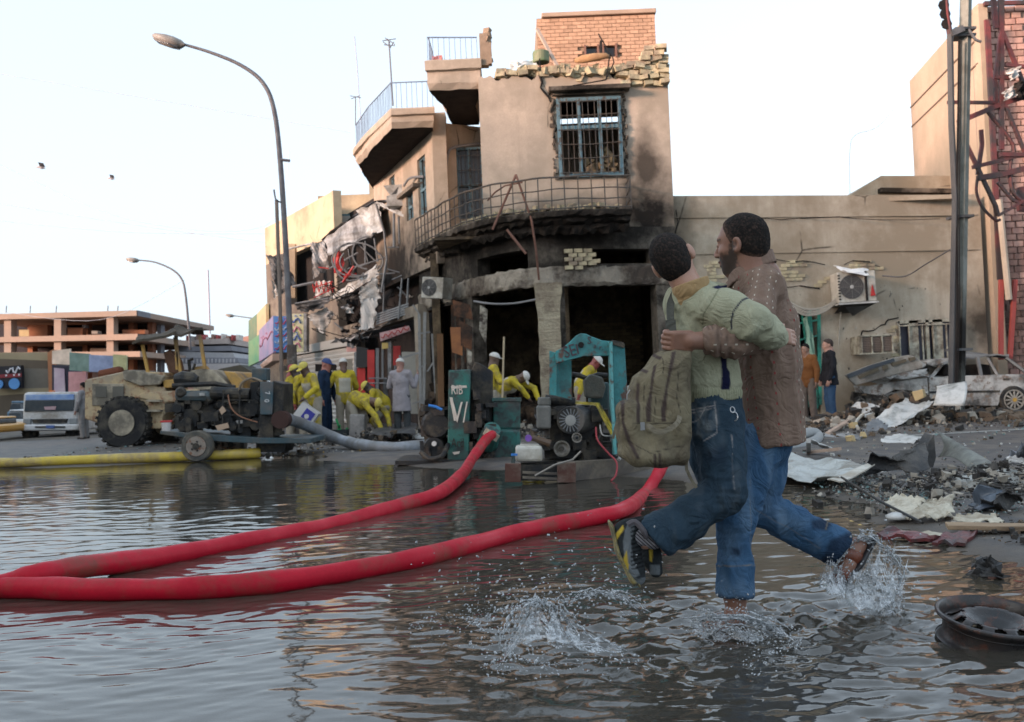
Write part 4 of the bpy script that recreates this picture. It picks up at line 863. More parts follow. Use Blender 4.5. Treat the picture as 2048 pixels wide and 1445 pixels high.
part('yellow_lamp', [c2(733, 850), c2(733, 885), c2(768, 880), c2(766, 850)], 28, .1, mat('lamp_yellow', (.7, .5, .15), rough=.4), sb)
for (x0, y0, x1, y1, w_) in ((940, 690, 950, 1240, .07), (972, 680, 965, 1240, .08), (1012, 800, 1035, 1180, .06), (930, 800, 1000, 790, .05), (935, 1000, 980, 960, .04), (985, 1010, 1030, 940, .04), (905, 640, 940, 690, .04), (840, 935, 940, 905, .05), (830, 920, 850, 960, .04), (900, 1190, 960, 1170, .04), (1055, 720, 1060, 1180, .06)):
    a, b = c2(x0, y0), c2(x1, y1); MB().beam(P(*a, 25.9), P(*b, 25.9), w_).build('bent_frame', mat('pale_frame', (.33, .33, .32), (.2, .2, .2), s=4, rough=.6), sb)
# signs on the left: long side face and lettered front box
sg = empty('shop_sign', P(545, 700, 37.5), 'long green, blue and pink painted shop sign running back along the side street', 'sign')
for (pts, d0, d1, c, nm) in (([(497, 642), (497, 732), (514, 722), (514, 628)], 46, 44, (.08, .20, .12), 'g1'), ([(514, 628), (514, 712), (532, 702), (532, 608)], 44, 42, (.40, .38, .22), 'g2'), ([(497, 685), (497, 733), (520, 722), (520, 668)], 43.8, 42.6, (.10, .30, .16), 'g3'), ([(518, 662), (518, 724), (546, 706), (546, 632)], 42.5, 39.3, (.20, .22, .36), 'g4')):
    MB().prism([P(pts[0][0], pts[0][1], d0), P(pts[1][0], pts[1][1], d0), P(pts[2][0], pts[2][1], d1), P(pts[3][0], pts[3][1], d1)], (.12, .02, 0)).build('sign_panel', mat('sign_'+nm, c, (c[0]*1.5+.1, c[1]*1.2, c[2]*1.1), s=1.6, rough=.6, bump=0), sg)
squiggle('lettering', 519, 690, 545, 665, 39.2, 3, mat('sign_pink', (.6, .25, .35), rough=.6), sg, 5, 3)
sf = empty('sign_box', P(580, 705, 36), 'blue lettered sign box with yellow end panel behind the leaning lamp post', 'sign')
part('blue_panel', rect(547, 633, 580, 705), 36, .5, mat('sign_blue', (.045, .15, .42), (.08, .25, .55), s=2, rough=.6, bump=0), sf); part('yellow_panel', rect(580.5, 628, 607, 704), 36, .5, mat('sign_yellow', (.60, .56, .22), (.55, .55, .45), s=2, rough=.6, bump=0), sf); part('end_panel', rect(607.3, 627, 613, 703), 36, .5, greymetal, sf)
for k in range(5): squiggle('lettering', 550, 645+k*13, 577, 643+k*13, 35.97, 2.2, mat('sign_red', (.45, .06, .12), rough=.6) if k % 2 == 0 else mat('sign_pale', (.5, .6, .75), rough=.6), sf, k, 3)
for k in range(4): squiggle('lettering', 584, 642+k*17, 602, 640+k*17, 35.97, 3, mat('sign_pink', B0) if k % 2 else mat('sign_blue2', (.12, .2, .5), rough=.6), sf, k+9, 2)
m = MB(); m.prism([P(520, 730, 41), P(545, 708, 38), P(545, 722, 38), P(524, 737, 41)], (.3, .1, 0)); m.build('sign_base', mat('pinkish_board', (.5, .36, .3), rough=.8), sf)
# hanging air conditioner boxes
acw = mat('ac_casing', (.55, .53, .47), (.45, .43, .38), s=3, rough=.6, dirt=(.25, .22, .18), ds=2, da=.35, bump=.1)
grille = mat('ac_grille', (.20, .19, .18), (.12, .115, .11), s=30, rough=.6)
def acunit(px, py, d, w_, h_, dep, label, tilt=0, yaw=0, tri=False, group=None):
    r = empty('air_conditioner', P(px, py, d), label, 'air conditioner', group)
    MB().box((0, dep/2, h_/2), (w_, dep, h_)).build('casing', acw, r, local=True, bevel=.02)
    fx = -w_*.14; rr_ = h_*.40
    MB().lathe((fx, -.012, h_/2), [(rr_, 0), (rr_, .02)], 24, 'Y').build('fan_opening', mat('fan_dark', (.05, .05, .055), rough=.6), r, local=True)
    f = MB()
    for k in range(1, 8): rk = rr_*k/7.3; f.tube([Vector((fx+rk*math.cos(t), -.022, h_/2+rk*math.sin(t))) for t in np.linspace(0, 2*math.pi, 25)], .006, 4, False)
    for k in range(8): an = k*math.pi/4; f.beam((fx, -.02, h_/2), (fx+rr_*math.cos(an), -.02, h_/2+rr_*math.sin(an)), .010)
    g = f.build('fan_grille', grille, r, local=True); MB().lathe((fx, -.035, h_/2), [(rr_*.16, 0), (rr_*.16, .02)], 12, 'Y').build('hub', whitemetal, g, local=True)
    r.rotation_euler = (0, tilt, yaw); return r
u = acunit(1716, 604, 23.4, .90, .72, .55, 'white split air conditioner with red triangle and torn lid on the beige wall', tilt=-.02)
MB().prism([(.30, -.03, .12), (.42, -.03, .12), (.355, -.03, .38)], (0, .025, 0)).build('red_triangle', redpaint, u, local=True)
MB().box((.215, -.012, .36), (.05, .03, .70)).build('dark_gap', sootshade, u, local=True)
for k in range(9): MB().box((-.42, -.012, .08+k*.07), (.05, .02, .03)).build('vent_slot', sootshade, u, local=True)
m = MB(); m.sheet([(-.5, .1, .86), (-.32, -.14, .74), (.25, -.2, .56), (.34, .12, .74)], .03, 2, 8, 6, (0, 0, .008), 3); m.build('torn_lid', mat('bright_white_sheet', (.78, .78, .77), rough=.5), u, local=True)
MB().box((0, .3, -.03), (.95, .7, .04)).build('shelf', whitemetal, u, local=True); m = MB(); m.prism([(-.35, .0, -.05), (.3, .0, -.05), (.0, .45, -.3)], (.04, 0, 0)); m.build('bracket', framegrey, u, local=True)
m = MB(); m.prism([(-.42, -.05, -.06), (-.2, -.05, -.06), (-.42, .5, -.22)], (.6, .0, 0)); m.build('bracket', darkmetal, u, local=True)
wu = empty('window_air_conditioner', P(1755, 707, 23.3), 'old boxy window air conditioner with three slatted bays in the cracked beige wall', 'air conditioner')
MB().box((0, .35, .21), (.80, .6, .42)).build('casing', cream, wu, local=True)
for k in range(3):
    q = MB().box((-.24+k*.24, .03, .21), (.20, .02, .34)).build('bay', mat('brown_vent', (.13, .10, .085), rough=.8), wu, local=True)
    for j in range(8): MB().box((-.24+k*.24, .012, .07+j*.04), (.20, .012, .012)).build('slat', mat('brown_slat', (.25, .2, .17), rough=.8), q, local=True)
f = MB(); [f.box((-.36+k*.24, .0, .21), (.03, .05, .44)) for k in range(4)]; f.box((0, 0, .42), (.84, .06, .03)); f.box((0, 0, .0), (.86, .06, .03)); f.build('frame', cream, wu, local=True)
acunit(863, 597, 24.3, .62, .52, .45, 'scorched air conditioner hanging askew under the left end of the balcony', tilt=.12, yaw=-.5)
u = empty('water_cooler', P(797, 405, 28.6), 'crumpled white cooler box perched on the awning below the left cornice', 'cooler')
m = MB(); m.sheet([(-.33, 0, .2), (.3, 0, .3), (.3, .5, .35), (-.33, .5, .25)], .03, seed=4); m.box((0, .25, .05), (.68, .5, .3)); m.prism([(-.42, -.02, .5), (.3, -.02, .52), (.32, -.02, .22), (-.2, -.02, .18)], (0, .4, 0)); m.build('casing', whitemetal, u, local=True, bevel=.03)
MB().prism([(-.2, -.03, .22), (.02, -.03, .45), (-.05, -.03, .24)], (0, .02, 0)).build('dark_wedge', darkmetal, u, local=True)
text('son', 805, 389, 28.55, 10, darkmetal, u, tilt=0)
# ================= tall building and pole on the right =================
tb = empty('tall_building', (14, 27, 0), 'tall plain plastered wall with pink brick front at the right edge', 'building')
nxp = px_(1966, 300, 24.75); fxp = px_(1826, 300, 31)
wl = mat('pinkish_plaster', (.47, .36, .27), (.41, .32, .24), s=.5, rough=.9, bs=12, bump=.3, dirt=(.33, .27, .2), ds=.4, da=.4)
tz = P(1966, 12, 24.75).z
m = MB(); facade(m, Path([fxp, nxp]), 0, tz, .3, [], seg=3); m.build('side_wall', wl, tb)
m = MB()
for zz in (P(1960, 80, 24.8).z, P(1960, 128, 24.8).z): a, b = Vector((*fxp, zz)), Vector((*nxp, zz)); m.beam(a+Vector((-.02, 0, 0)), b+Vector((-.02, 0, 0)), .02, .03)
m.build('groove_line', mat('dark_line', (.2, .15, .12), rough=.9), tb)
MB().box((nxp[0]+3.2, 25.0, tz/2), (6.3, .3, tz)).build('front_wall', mat('purple_mortar', (.27, .20, .175), (.2, .15, .13), rough=.95, bs=30), tb)
brk_r = mat('thin_pink_brick', (.50, .32, .26), (.38, .22, .19), s=5, rough=.9, bs=40, rnd=.3, soots=[(P(1990, 600, 24.8).x, 24.8, 2.3, 1.2, 2, 2.3, .8)])
xr0, xr1 = nxp[0]+.22, P(2060, 400, 24.8).x; cells = []; rows = int(tz/.16); rr = random.Random(3)
for r_ in range(rows):
    x = xr0-(r_ % 2)*.1
    while x < xr1:
        cells.append(((x+.12, 24.83, .1+r_*.16), rr.uniform(.8, 1.05))); x += .27
cells = [c for c in cells if c[0][0] > xr0]; cells.sort(key=lambda c: -c[0][2])
brickset(tb, 'brick', cells[:299], brk_r, (.255, .135), .06, .012, rough_=.01)
m = MB(); [m.box(c[0], (.255*c[1], .06, .135)) for c in cells[299:]]
if m.v: m.build('brickwork', brk_r, tb, kind='stuff')
MB().box((nxp[0]+.1, 24.72, tz/2), (.22, .3, tz)).build('corner_strip', wl, tb)
rp_ = mat('dark_red_steel', (.20, .035, .035), (.13, .03, .03), s=3, rough=.6, bump=.15, dirt=(.04, .03, .03), ds=1.2)
MB().beam(P(1974, 40, 24.4), P(2000, 560, 24.4), .12, .08).build('steel_post', rp_, tb); MB().beam(P(1968, 8, 24.5), P(2100, 4, 24.5), .1, .1).build('roof_angle', rp_, tb)
MB().beam(P(2002, 560, 24.3), P(2002, 720, 24.3), .1, .08).build('steel_post', mat('faded_red_steel', (.33, .06, .05), rough=.7), tb); MB().beam(P(2030, 560, 24.3), P(2020, 718, 24.3), .1, .08).build('steel_post', mat('faded_red_steel', B0), tb)
rod('drain_pipe', [(1998, 400), (2006, 480), (2018, 600)], 24.2, .08, mat('beige_pipe', (.45, .38, .3), rough=.7), tb, 8)
# wrecked sign frame hanging beside the pole
wf_ = empty('wrecked_sign_frame', P(2000, 440, 20.5), 'twisted dark red steel sign frame hanging off the utility pole at the top right', 'sign frame')
for (pts, r_) in (([(1895, 205), (1990, 206)], .045), ([(1916, 245), (1995, 212), (2060, 190)], .07), ([(2002, -10), (2002, 60)], .07), ([(1985, -20), (1992, 58)], .06), ([(2003, 60), (1990, 160), (1992, 220)], .05), ([(2003, 60), (2003, 300)], .06), ([(2003, 60), (2060, 200)], .05), ([(1976, 225), (2026, 290), (2020, 330), (2024, 380), (2045, 405)], .05), ([(2010, 210), (2060, 330)], .045), ([(1923, 268), (1990, 410), (1996, 432)], .05), ([(1962, 260), (1964, 290), (1955, 350)], .05), ([(1945, 335), (2000, 322), (2060, 305)], .055), ([(1990, 155), (2030, 158)], .05), ([(1955, 357), (2000, 350), (2060, 335)], .08), ([(1955, 357), (1953, 385), (1965, 415), (1990, 440), (2000, 440)], .04), ([(1995, 365), (2025, 400), (2048, 410)], .04), ([(1996, 432), (2060, 395)], .04), ([(2000, 310), (2060, 310)], .06), ([(2010, 130), (2060, 135)], .05)):
    L = [P(x, y, 20.4+.03*i) for i, (x, y) in enumerate(pts)]; m = MB()
    if len(L) > 3: m.tube(spline(L, 4), r_*.8, 6)
    else:
        for a, b in zip(L, L[1:]): m.beam(a, b, r_*1.4)
    m.build('frame_bar', rp_, wf_)
m = MB(); m.sheet([P(2007, 185, 20.2), P(2030, 168, 20.4), P(2032, 192, 20.3), P(2012, 200, 20.2)], .04, seed=3); m.sheet([P(2016, 140, 20.2), P(2035, 135, 20.4), P(2036, 155, 20.3), P(2022, 160, 20.2)], .06, seed=5); m.build('torn_scrap', whitemetal, wf_, kind='stuff')
m = MB(); m.sheet([P(2030, 165, 20.3), P(2062, 160, 20.3), P(2062, 200, 20.3), P(2033, 195, 20.3)], .05, seed=8); m.build('charred_panel', sootshade, wf_)
m = MB(); m.prism([P(2037, 375, 20.6), P(2062, 370, 20.6), P(2062, 424, 20.6), P(2038, 422, 20.6)], (0, .1, 0)); m.build('box', rp_, wf_)
# utility pole with pipes
up_ = empty('utility_pole', G(1918, 842, .02), 'square grey concrete utility pole burnt black at its foot, with black conduit strapped alongside', 'utility pole')
conc = mat('grey_concrete_pole', (.27, .275, .245), (.21, .215, .19), s=2, rough=.85, bs=30, bump=.3, dirt=(.14, .14, .12), ds=1.5, da=.3, soots=[(P(1918, 740, 20).x, 20, 1.4, .7, 1, 1.5, .97)])
bse, tpe = P(1914, 850, 20), P(1933, -60, 20); MB().tube([bse, tpe], [.15, .12], 4).build('shaft', conc, up_)
MB().tube([P(1901, 850, 19.85), P(1910, 400, 19.85), P(1903, 250, 19.85), P(1900, 70, 19.85)], .065, 8).build('conduit', mat('dark_conduit', (.04, .045, .05), (.07, .07, .07), rough=.6), up_)
MB().tube([P(1900, 70, 19.85), P(1893, 30, 19.85), P(1888, -40, 19.85)], .06, 8).build('insulator_stack', rp_, up_)
for y in (10, 28, 48): disc('insulator', 1891+(y-30)*.15, y, 19.8, 11, .03, sootshade, up_, 8)
for y in (62, 75, 435, 700): m = MB(); m.box(P(1925-(y/90), y, 20), (.42, .34, .05)); m.build('strap', darkmetal, up_)
MB().beam(P(1902, 68, 19.8), P(1926, 58, 19.8), .12).build('bracket', darkmetal, up_); MB().tube(spline([P(1938, 60, 19.8), P(1950, 78, 19.7), P(1962, 84, 19.7)], 4), .03, 5).build('hook', darkmetal, up_)
for k, x in enumerate((1912, 1914, 1917)): MB().tube([P(x-3, 840, 19.8), P(x+2, 600, 19.78), P(x-1+k, 420, 19.8), P(x+3, 250, 19.8), P(x+5, 80, 19.8)], .012, 5).build('cable', sootshade, up_)
# wires
wm_ = mat('wire', (.10, .10, .105), rough=.7, bump=0)
def wire(pts, d, r, label, cat='wire', n=8): ds = d if isinstance(d, (list, tuple)) else [d]*len(pts); MB().tube(spline([P(x, y, q) for (x, y), q in zip(pts, ds)], n), r, 4).build('overhead_wire', wm_, label=label, cat=cat, group='overhead wires')
fw = mat('faint_wire', (.62, .62, .65), rough=.8, bump=0); wm_k = wm_
wire([(1765, 552), (1810, 553), (1850, 530), (1900, 500)], [23.1, 22.5, 21.5, 20.1], .016, 'black cable sagging from the split air conditioner to the utility pole')
wm_ = fw
wire([(-20, 145), (280, 195), (700, 265)], 40, .012, 'thin wire crossing the sky below the near street lamp head'); wire([(-20, 405), (300, 455), (560, 490)], 48, .012, 'thin wire sloping down over the far concrete building'); wire([(-20, 440), (250, 465), (560, 468)], 52, .012, 'thin nearly level wire above the far lamp'); wire([(0, 330), (260, 440), (530, 452), (580, 300)], 50, .010, 'thin wire dipping towards the leaning lamp post'); wire([(1700, 391), (1700, 300), (1712, 270), (1760, 250), (1818, 172)], 30.5, .010, 'thin wire looping from the tall wall down to the low roof'); wire([(-20, 620), (200, 640), (370, 560)], 60, .012, 'thin wire running to the far street lamp')
wm_ = wm_k
m = MB()
for k in range(9): y = R.uniform(0, 12); m.tube(spline([P(1575, 600+y, 23.7), P(1610, 616+y*1.3, 23.6), P(1650, 612+y, 23.6), P(1685, 585+y*.7, 23.6)], 6), .014, 5)
m.tube(spline([P(1685, 590, 23.6), P(1680, 640, 23.9), P(1676, 700, 24)], 4), .02, 5); m.build('cable_bundle', mat('pale_cable', (.42, .38, .32), rough=.7), label='slack bundle of pale cables draped over the green door opening', cat='cables', kind=None)
# ================= lamp posts, antennas, birds =================
lampm = mat('lamp_post_metal', (.16, .155, .16), (.11, .10, .11), s=4, rough=.55, bump=.1); lampl = mat('weathered_post', (.33, .30, .27), (.22, .2, .18), s=5, rough=.8, dirt=(.1, .08, .07), ds=3, da=.4)
def lamp(arm, d, r0, r1, headc, headr, label, lower=None):
    o = empty('street_lamp', P(arm[0][0], arm[0][1], d), label, 'street lamp', 'street lamps along the flooded road'); pts = [P(x, y, d) for x, y in arm]; L = spline(pts, 5)
    MB().tube(L, [r0+(r1-r0)*i/(len(L)-1) for i in range(len(L))], 8).build('pole', lampm, o, smooth=True)
    h = P(*headc, d); e = Vector((pts[-1]-pts[-2])).normalized(); prof = [(.25, 0), (.75, .12), (1, .35), (.95, .6), (.6, .9), (.1, 1)]; mb = MB(); Q = Vector((0, 1, 0)); up = e.cross(Q)
    n = 12; vs = []
    for (rr_, t) in prof:
        for j in range(n): an = 2*math.pi*j/n; vs.append(pts[-1]+e*(t*headr[0])+Q*(math.cos(an)*rr_*headr[1])+up*(-math.sin(an)*rr_*headr[2]*(.6 if math.sin(an) > 0 else 1)))
    fs = [(i*n+j, i*n+(j+1) % n, (i+1)*n+(j+1) % n, (i+1)*n+j) for i in range(len(prof)-1) for j in range(n)]+[tuple(range(n)), tuple((len(prof)-1)*n+j for j in range(n))]
    mb.add(vs, fs); hd = mb.build('lamp_head', mat('lamp_head', (.30, .27, .24), (.2, .19, .18), rough=.5), o, smooth=True)
    MB().prism([pts[-1]+e*(headr[0]*t)+Q*(headr[1]*.8*s)-(up*headr[2]*.62 if up.z > 0 else up*-headr[2]*.62) for t, s in ((.15, -.6), (.4, -1), (.8, -.6), (.8, .6), (.4, 1), (.15, .6))], (0, 0, -.03)).build('lens', mat('lamp_lens', (.07, .065, .07), rough=.2), hd); return o
l1 = lamp([(592, 890), (583, 740), (573, 520), (561, 330), (548, 220), (525, 165), (480, 130), (420, 105), (370, 90)], 23, .078, .032, (335, 76), (.80, .2, .17), 'near street lamp with tall curved leaning pole beside the blue sign box')
MB().tube([P(561, 320, 22.95), P(580, 322, 22.95)], .035, 6).build('stub_arm', lampm, l1); MB().tube([P(592, 890, 22.9), P(585, 740, 22.9), P(583, 690, 22.9)], .115, 10).build('sleeve', lampl, l1)
MB().tube(spline([P(548, 380, 22.9), P(552, 400, 22.8), P(563, 405, 22.9)], 4), .02, 5).build('hook', lampm, l1)
m = MB(); m.tube([P(553, 400, 24), P(560, 600, 24), P(566, 870, 24)], .045, 6); m.build('cable_riser', mat('dirty_pipe', (.25, .2, .17), rough=.8), l1)
lamp([(381, 700), (377, 650), (371, 590), (364, 560), (345, 540), (310, 525), (278, 521)], 60, .085, .04, (266, 519), (.8, .25, .2), 'smaller distant street lamp rising behind the yellow loader')
lamp([(545, 660), (540, 650), (520, 640), (490, 635), (468, 632)], 90, .06, .045, (460, 631), (.8, .3, .2), 'tiny far street lamp head reaching out left of the green shop sign')
antm = mat('antenna_metal', (.18, .18, .20), rough=.6, bump=0)
a1 = empty('roof_antenna', P(783, 158, 25.2), 'tall television antenna with crossed bars on the left cornice railing', 'antenna')
rod('mast', [(786, 212), (778, 85)], 25.2, .02, antm, a1)
for (a, b) in (((765, 82), (792, 78)), ((768, 90), (790, 92)), ((766, 84), (782, 96)), ((774, 78), (790, 90)), ((770, 76), (780, 86)), ((780, 96), (788, 84))): rod('element', [a, b], 25.2, .012, antm, a1, 4)
a2 = empty('roof_antenna', P(712, 240, 28.8), 'short television antenna at the far left corner of the cornice railing', 'antenna')
rod('mast', [(711, 250), (711, 196)], 28.8, .015, antm, a2); rod('element', [(700, 192), (722, 196)], 28.8, .012, antm, a2, 4); rod('element', [(702, 198), (720, 192)], 28.8, .012, antm, a2, 4)
rod('whip_antenna', [(722, 250), (715, 140), (709, 72)], 33, .012, mat('pale_antenna', (.45, .40, .45), rough=.8), None, 4, label='very thin tall whip antenna above the left cornice', cat='antenna')
a3 = rod('radio_mast', [(420, 668), (418, 600), (416, 540)], 150, .12, mat('pale_antenna', B0), None, 4, label='distant thin lattice mast on the skyline between the lamps', cat='mast')
m = MB(); m.tube([P(676, 412, 38), P(674, 395, 38)], .03, 5); m.sheet([P(670, 398, 38), P(676, 382, 38), P(682, 385, 38), P(678, 396, 38)], .05, seed=2); m.tube([P(664, 400, 38), P(682, 392, 38)], .02, 4); m.build('roof_scrap', sootshade, label='small dark scrap of ironwork standing on the cream shop roof', cat='scrap')
def bird(px, py, d, lab, s_=.2):
    c = P(px, py, d); m = MB(); m.tube([c+Vector((-s_*.9, 0, .02)), c+Vector((-s_*.4, 0, .03)), c, c+Vector((s_*.5, 0, -.02))], [.01, .05, .05, .01], 6)
    m.add([c+Vector((-.05, 0, .02)), c+Vector((.1, 0, .02)), c+Vector((.16, -.25, .08)), c+Vector((.02, -.3, .1)), c+Vector((.12, .3, .1)), c+Vector((.0, .26, .1))], [(0, 1, 2, 3), (0, 5, 4, 1)]); m.build('bird', mat('bird_grey', (.5, .48, .5), rough=.9, bump=0), label=lab, cat='bird', group='birds in the sky')
bird(84, 336, 30, 'bird flying far left in the pale sky'); bird(224, 358, 38, 'smaller bird flying to the right of the other one')
# ================= distant street on the left =================
pinkc = mat('pink_concrete', (.38, .27, .21), (.32, .23, .18), s=.3, rough=.9, bs=2, bump=.1, dirt=(.3, .24, .2), ds=.15, da=.3); darkin = mat('interior_shade', (.05, .045, .05), rough=.95, bump=0); orb = mat('orange_brick_wall', (.36, .16, .09), (.27, .12, .08), s=.6, rough=.9, bump=0); gconc = mat('grey_concrete', (.22, .22, .24), (.16, .16, .18), s=.3, rough=.9, bump=.1)
cbg = empty('concrete_building', G(150, 850, .02), 'unfinished pink concrete multi-storey block with open floors at the far left', 'building')
dB = 100
slabs = [[(-60, 630), (-60, 641), (273, 632), (273, 621)], [(-60, 676), (-60, 686), (275, 680), (275, 668)], [(-60, 706), (-60, 716), (280, 714), (280, 703)]]
for k, q in enumerate(slabs):
    part('floor_slab', q, dB, 26, pinkc, cbg)
    m = MB(); y0, y1 = q[3][1], q[2][1]; m.prism([P(275, y0, dB), P(275, y1, dB), P(358 if k == 0 else 345, y1+18-k*6, dB+18), P(358 if k == 0 else 345, y0+25-k*8, dB+18)], (0, 3, 0)); m.build('side_slab', gconc, cbg)
for x in (-40, 15, 115, 220): part('column', [(x-7, 634), (x-7, 800), (x+7, 800), (x+7, 632)], dB+.4, 1.2, pinkc, cbg)
for x in (60, 170, 262, 300): part('column', [(x-5, 640), (x-5, 790), (x+5, 790), (x+5, 640)], dB+9, 1.2, orb, cbg)
for x in (298, 318): part('column', [(x-4, 650), (x-4, 790), (x+4, 790), (x+4, 650)], dB+10, 1.2, gconc, cbg)
for (x0, y0, x1, y1, mm) in ((58, 650, 95, 674, orb), (135, 650, 165, 672, orb), (245, 660, 290, 668, orb), (180, 697, 218, 708, pinkc), (38, 660, 58, 673, mat('cream_tank', (.6, .5, .3), rough=.8)), (183, 662, 195, 668, mat('white_tank', (.6, .55, .5), rough=.8)), (110, 650, 170, 656, gconc)): part('infill_wall', rect(x0, y0, x1, y1), dB+4, 1, mm, cbg)
part('shade_back', rect(-60, 628, 300, 800), dB+11, .5, darkin, cbg)  # dark sheet across the open floors, paints in their inner shade
for k, x in enumerate((12, 60, 112, 215, 235)): rod('rebar', [(x, 626), (x+1, 612)], dB+2, .06, antm, cbg, 4)
fb = empty('far_terrace_block', G(430, 830, .02), 'long pale far block with stepped balconies beyond the loader', 'building')
for k, (q, mm) in enumerate((([(355, 682), (355, 690), (455, 688), (455, 677)], mat('pale_pink', (.5, .42, .38), rough=.9)), ([(355, 694), (355, 704), (465, 702), (462, 692)], gconc), ([(355, 704), (355, 716), (470, 716), (466, 706)], mat('pale_grey', (.42, .41, .42), rough=.9)), ([(360, 716), (360, 728), (478, 726), (475, 716)], gconc), ([(360, 728), (360, 740), (480, 740), (480, 727)], mat('pale_grey', B0)))): part('balcony_band', q, 118-k*2, 14, mm, fb)
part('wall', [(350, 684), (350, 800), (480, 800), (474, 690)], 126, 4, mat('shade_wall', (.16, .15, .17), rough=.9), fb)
for k in range(16): x = 356+k*7.4; part('baluster', rect(x, 718, x+1.5, 726), 110, .3, mat('pale_grey', B0), fb)
part('tower', [(476, 676), (476, 800), (500, 800), (498, 672)], 135, 6, mat('far_brick', (.42, .24, .19), (.33, .2, .17), rough=.9), fb)
for k in range(11): x = 372+k*10; part('roof_tank', rect(x, 672+R.uniform(-4, 3), x+R.uniform(3, 7), 681), 119, 2, mat(('tank_red', 'tank_white', 'tank_brown')[k % 3], ((.45, .1, .1), (.65, .6, .55), (.35, .22, .18))[k % 3], rough=.8), fb)
part('olive_mass', [(425, 745), (440, 738), (480, 730), (505, 745), (505, 860), (420, 860)], 60, 3, mat('olive_dark', (.075, .07, .055), (.05, .05, .045), s=.8, rough=.95), None, label='dark olive low building mass between the loader and the shop sign', cat='building')
# shops at the far left
ls_ = empty('arcade_building', G(60, 860, .02), 'curved brown shop arcade with black sign at the left edge', 'building'); tanb = mat('tan_band', (.36, .30, .20), (.28, .23, .15), s=.5, rough=.9); brb = mat('brown_band', (.15, .12, .09), (.11, .09, .07), s=.6, rough=.9); dl = 52
for (q, mm) in (([(-60, 706), (-60, 716), (104, 722), (104, 705)], tanb), ([(-60, 716), (-60, 735), (104, 738), (104, 722)], brb), ([(-60, 735), (-60, 780), (100, 776), (100, 738)], mat('grey_brown', (.20, .18, .15), rough=.9)), ([(-60, 780), (-60, 795), (104, 785), (104, 776)], tanb), ([(-60, 795), (-60, 850), (104, 850), (104, 785)], brb)): part('wall_band', q, dl, 3, mm, ls_)
part('post', [(95, 706), (98, 800), (105, 800), (104, 700)], dl-.3, .5, mat('orange_post', (.42, .19, .1), rough=.8), ls_)
bs2 = part('sign_board', [(-10, 734), (-10, 778), (43, 776), (42, 731)], dl-.5, .3, mat('black_gloss', (.008, .009, .018), rough=.4), ls_); part('red_stripe', [(-10, 750), (-10, 757), (42.5, 754), (42.5, 747)], dl-.54, .04, mat('dim_red', (.22, .02, .03), rough=.6), bs2)
squiggle('lettering', 12, 742, 40, 740, dl-.55, 3.2, mat('sign_white', (.75, .75, .8), rough=.5), bs2, 4, 3); disc('blue_oval', 28, 768, dl-.6, 11, .05, mat('sign_oval_blue', (.10, .3, .65), rough=.5), bs2); disc('blue_oval', -3, 769, dl-.6, 9, .05, mat('sign_oval_blue', B0), bs2)
for (q, c, lab) in (([(104, 702), (104, 728), (139, 730), (139, 698)], (.52, .40, .31), 'pale peach hoarding panel above the parked truck'), ([(139, 705), (139, 741), (178, 744), (178, 708)], (.09, .15, .125), 'dark green hoarding panel between the peach and blue ones'), ([(178, 710), (178, 744), (226, 745), (226, 712)], (.17, .21, .33), 'blue painted hoarding panel right of the green one'), ([(226, 709), (226, 742), (252, 740), (252, 711)], (.33, .32, .16), 'yellow green hoarding panel with pink disc above the loader'), ([(137, 744), (137, 795), (170, 795), (172, 744)], (.36, .16, .16), 'red and white striped hoarding behind the truck and the loader')):
    part('hoarding', q, 48, .2, mat('hoard_%d' % (c[0]*1000), c, tuple(x*1.6+.08 for x in c), s=1.3, rough=.7, bump=0), None, label=lab, cat='sign', group='painted hoardings at the far left')
kb = empty('kiosk', G(122, 850, .02), 'dark kiosk front with pale pink poster behind the white truck', 'kiosk'); part('front', [(104, 730), (104, 830), (138, 830), (138, 732)], 49, 1.5, mat('kiosk_dark', (.035, .035, .06), rough=.7), kb); part('poster', [(108, 736), (108, 786), (130, 784), (128, 738)], 48.9, .05, mat('poster_pale', (.45, .33, .42), (.6, .5, .55), s=1.5, rough=.7), kb)
# ================= yellow wheel loader =================
yel = mat('faded_yellow_paint', (.58, .42, .22), (.50, .38, .23), s=1.5, rough=.65, bs=20, bump=.2, dirt=(.33, .27, .19), ds=1.6, da=.35, rust=(.26, .13, .07))
yel2 = mat('ochre_paint', (.52, .30, .07), (.42, .24, .07), s=2, rough=.6, dirt=(.2, .15, .1), ds=2, da=.3)
tandust = mat('dusty_tan_metal', (.46, .40, .30), (.40, .34, .26), s=2, rough=.8, bs=20, dirt=(.17, .15, .12), ds=2)
steeldk = mat('oily_dark_metal', (.022, .025, .029), (.04, .036, .032), s=4, rough=.5, bs=20, bump=.4, dirt=(.10, .085, .065), ds=4, da=.15, metal=.3, spec=.25)
ld = empty('wheel_loader', G(330, 898, .02), 'dusty yellow wheel loader with a dark canopy and big black tyres', 'loader'); dL = 23.6
part('engine_body', [(169, 760), (169, 838), (205, 850), (210, 830), (330, 830), (330, 745), (250, 743)], dL, 1.7, yel, ld, bevel=.03)
part('side_panel', rect(184, 768, 247, 812), dL-.03, .05, tandust, ld, bevel=.01)
for x in (191, 225):
    g = part('grille', rect(x, 773, x+22, 795), dL-.05, .04, mat('loader_grille', (.15, .14, .12), rough=.8), ld)
part('rear_deck', [(245, 742), (262, 740), (330, 752), (318, 770), (280, 772), (246, 760)], dL-.1, 1.4, tandust, ld, bevel=.03)
part('front_frame', [(284, 785), (345, 782), (395, 778), (400, 800), (330, 806), (322, 858), (296, 858), (294, 800), (272, 796)], dL-.05, 1.3, yel, ld, bevel=.03)
for k, y in enumerate((800, 820)): part('step', [(292, y), (292, y+4), (320, y+4), (320, y)], dL-.25, .2, tandust, ld)
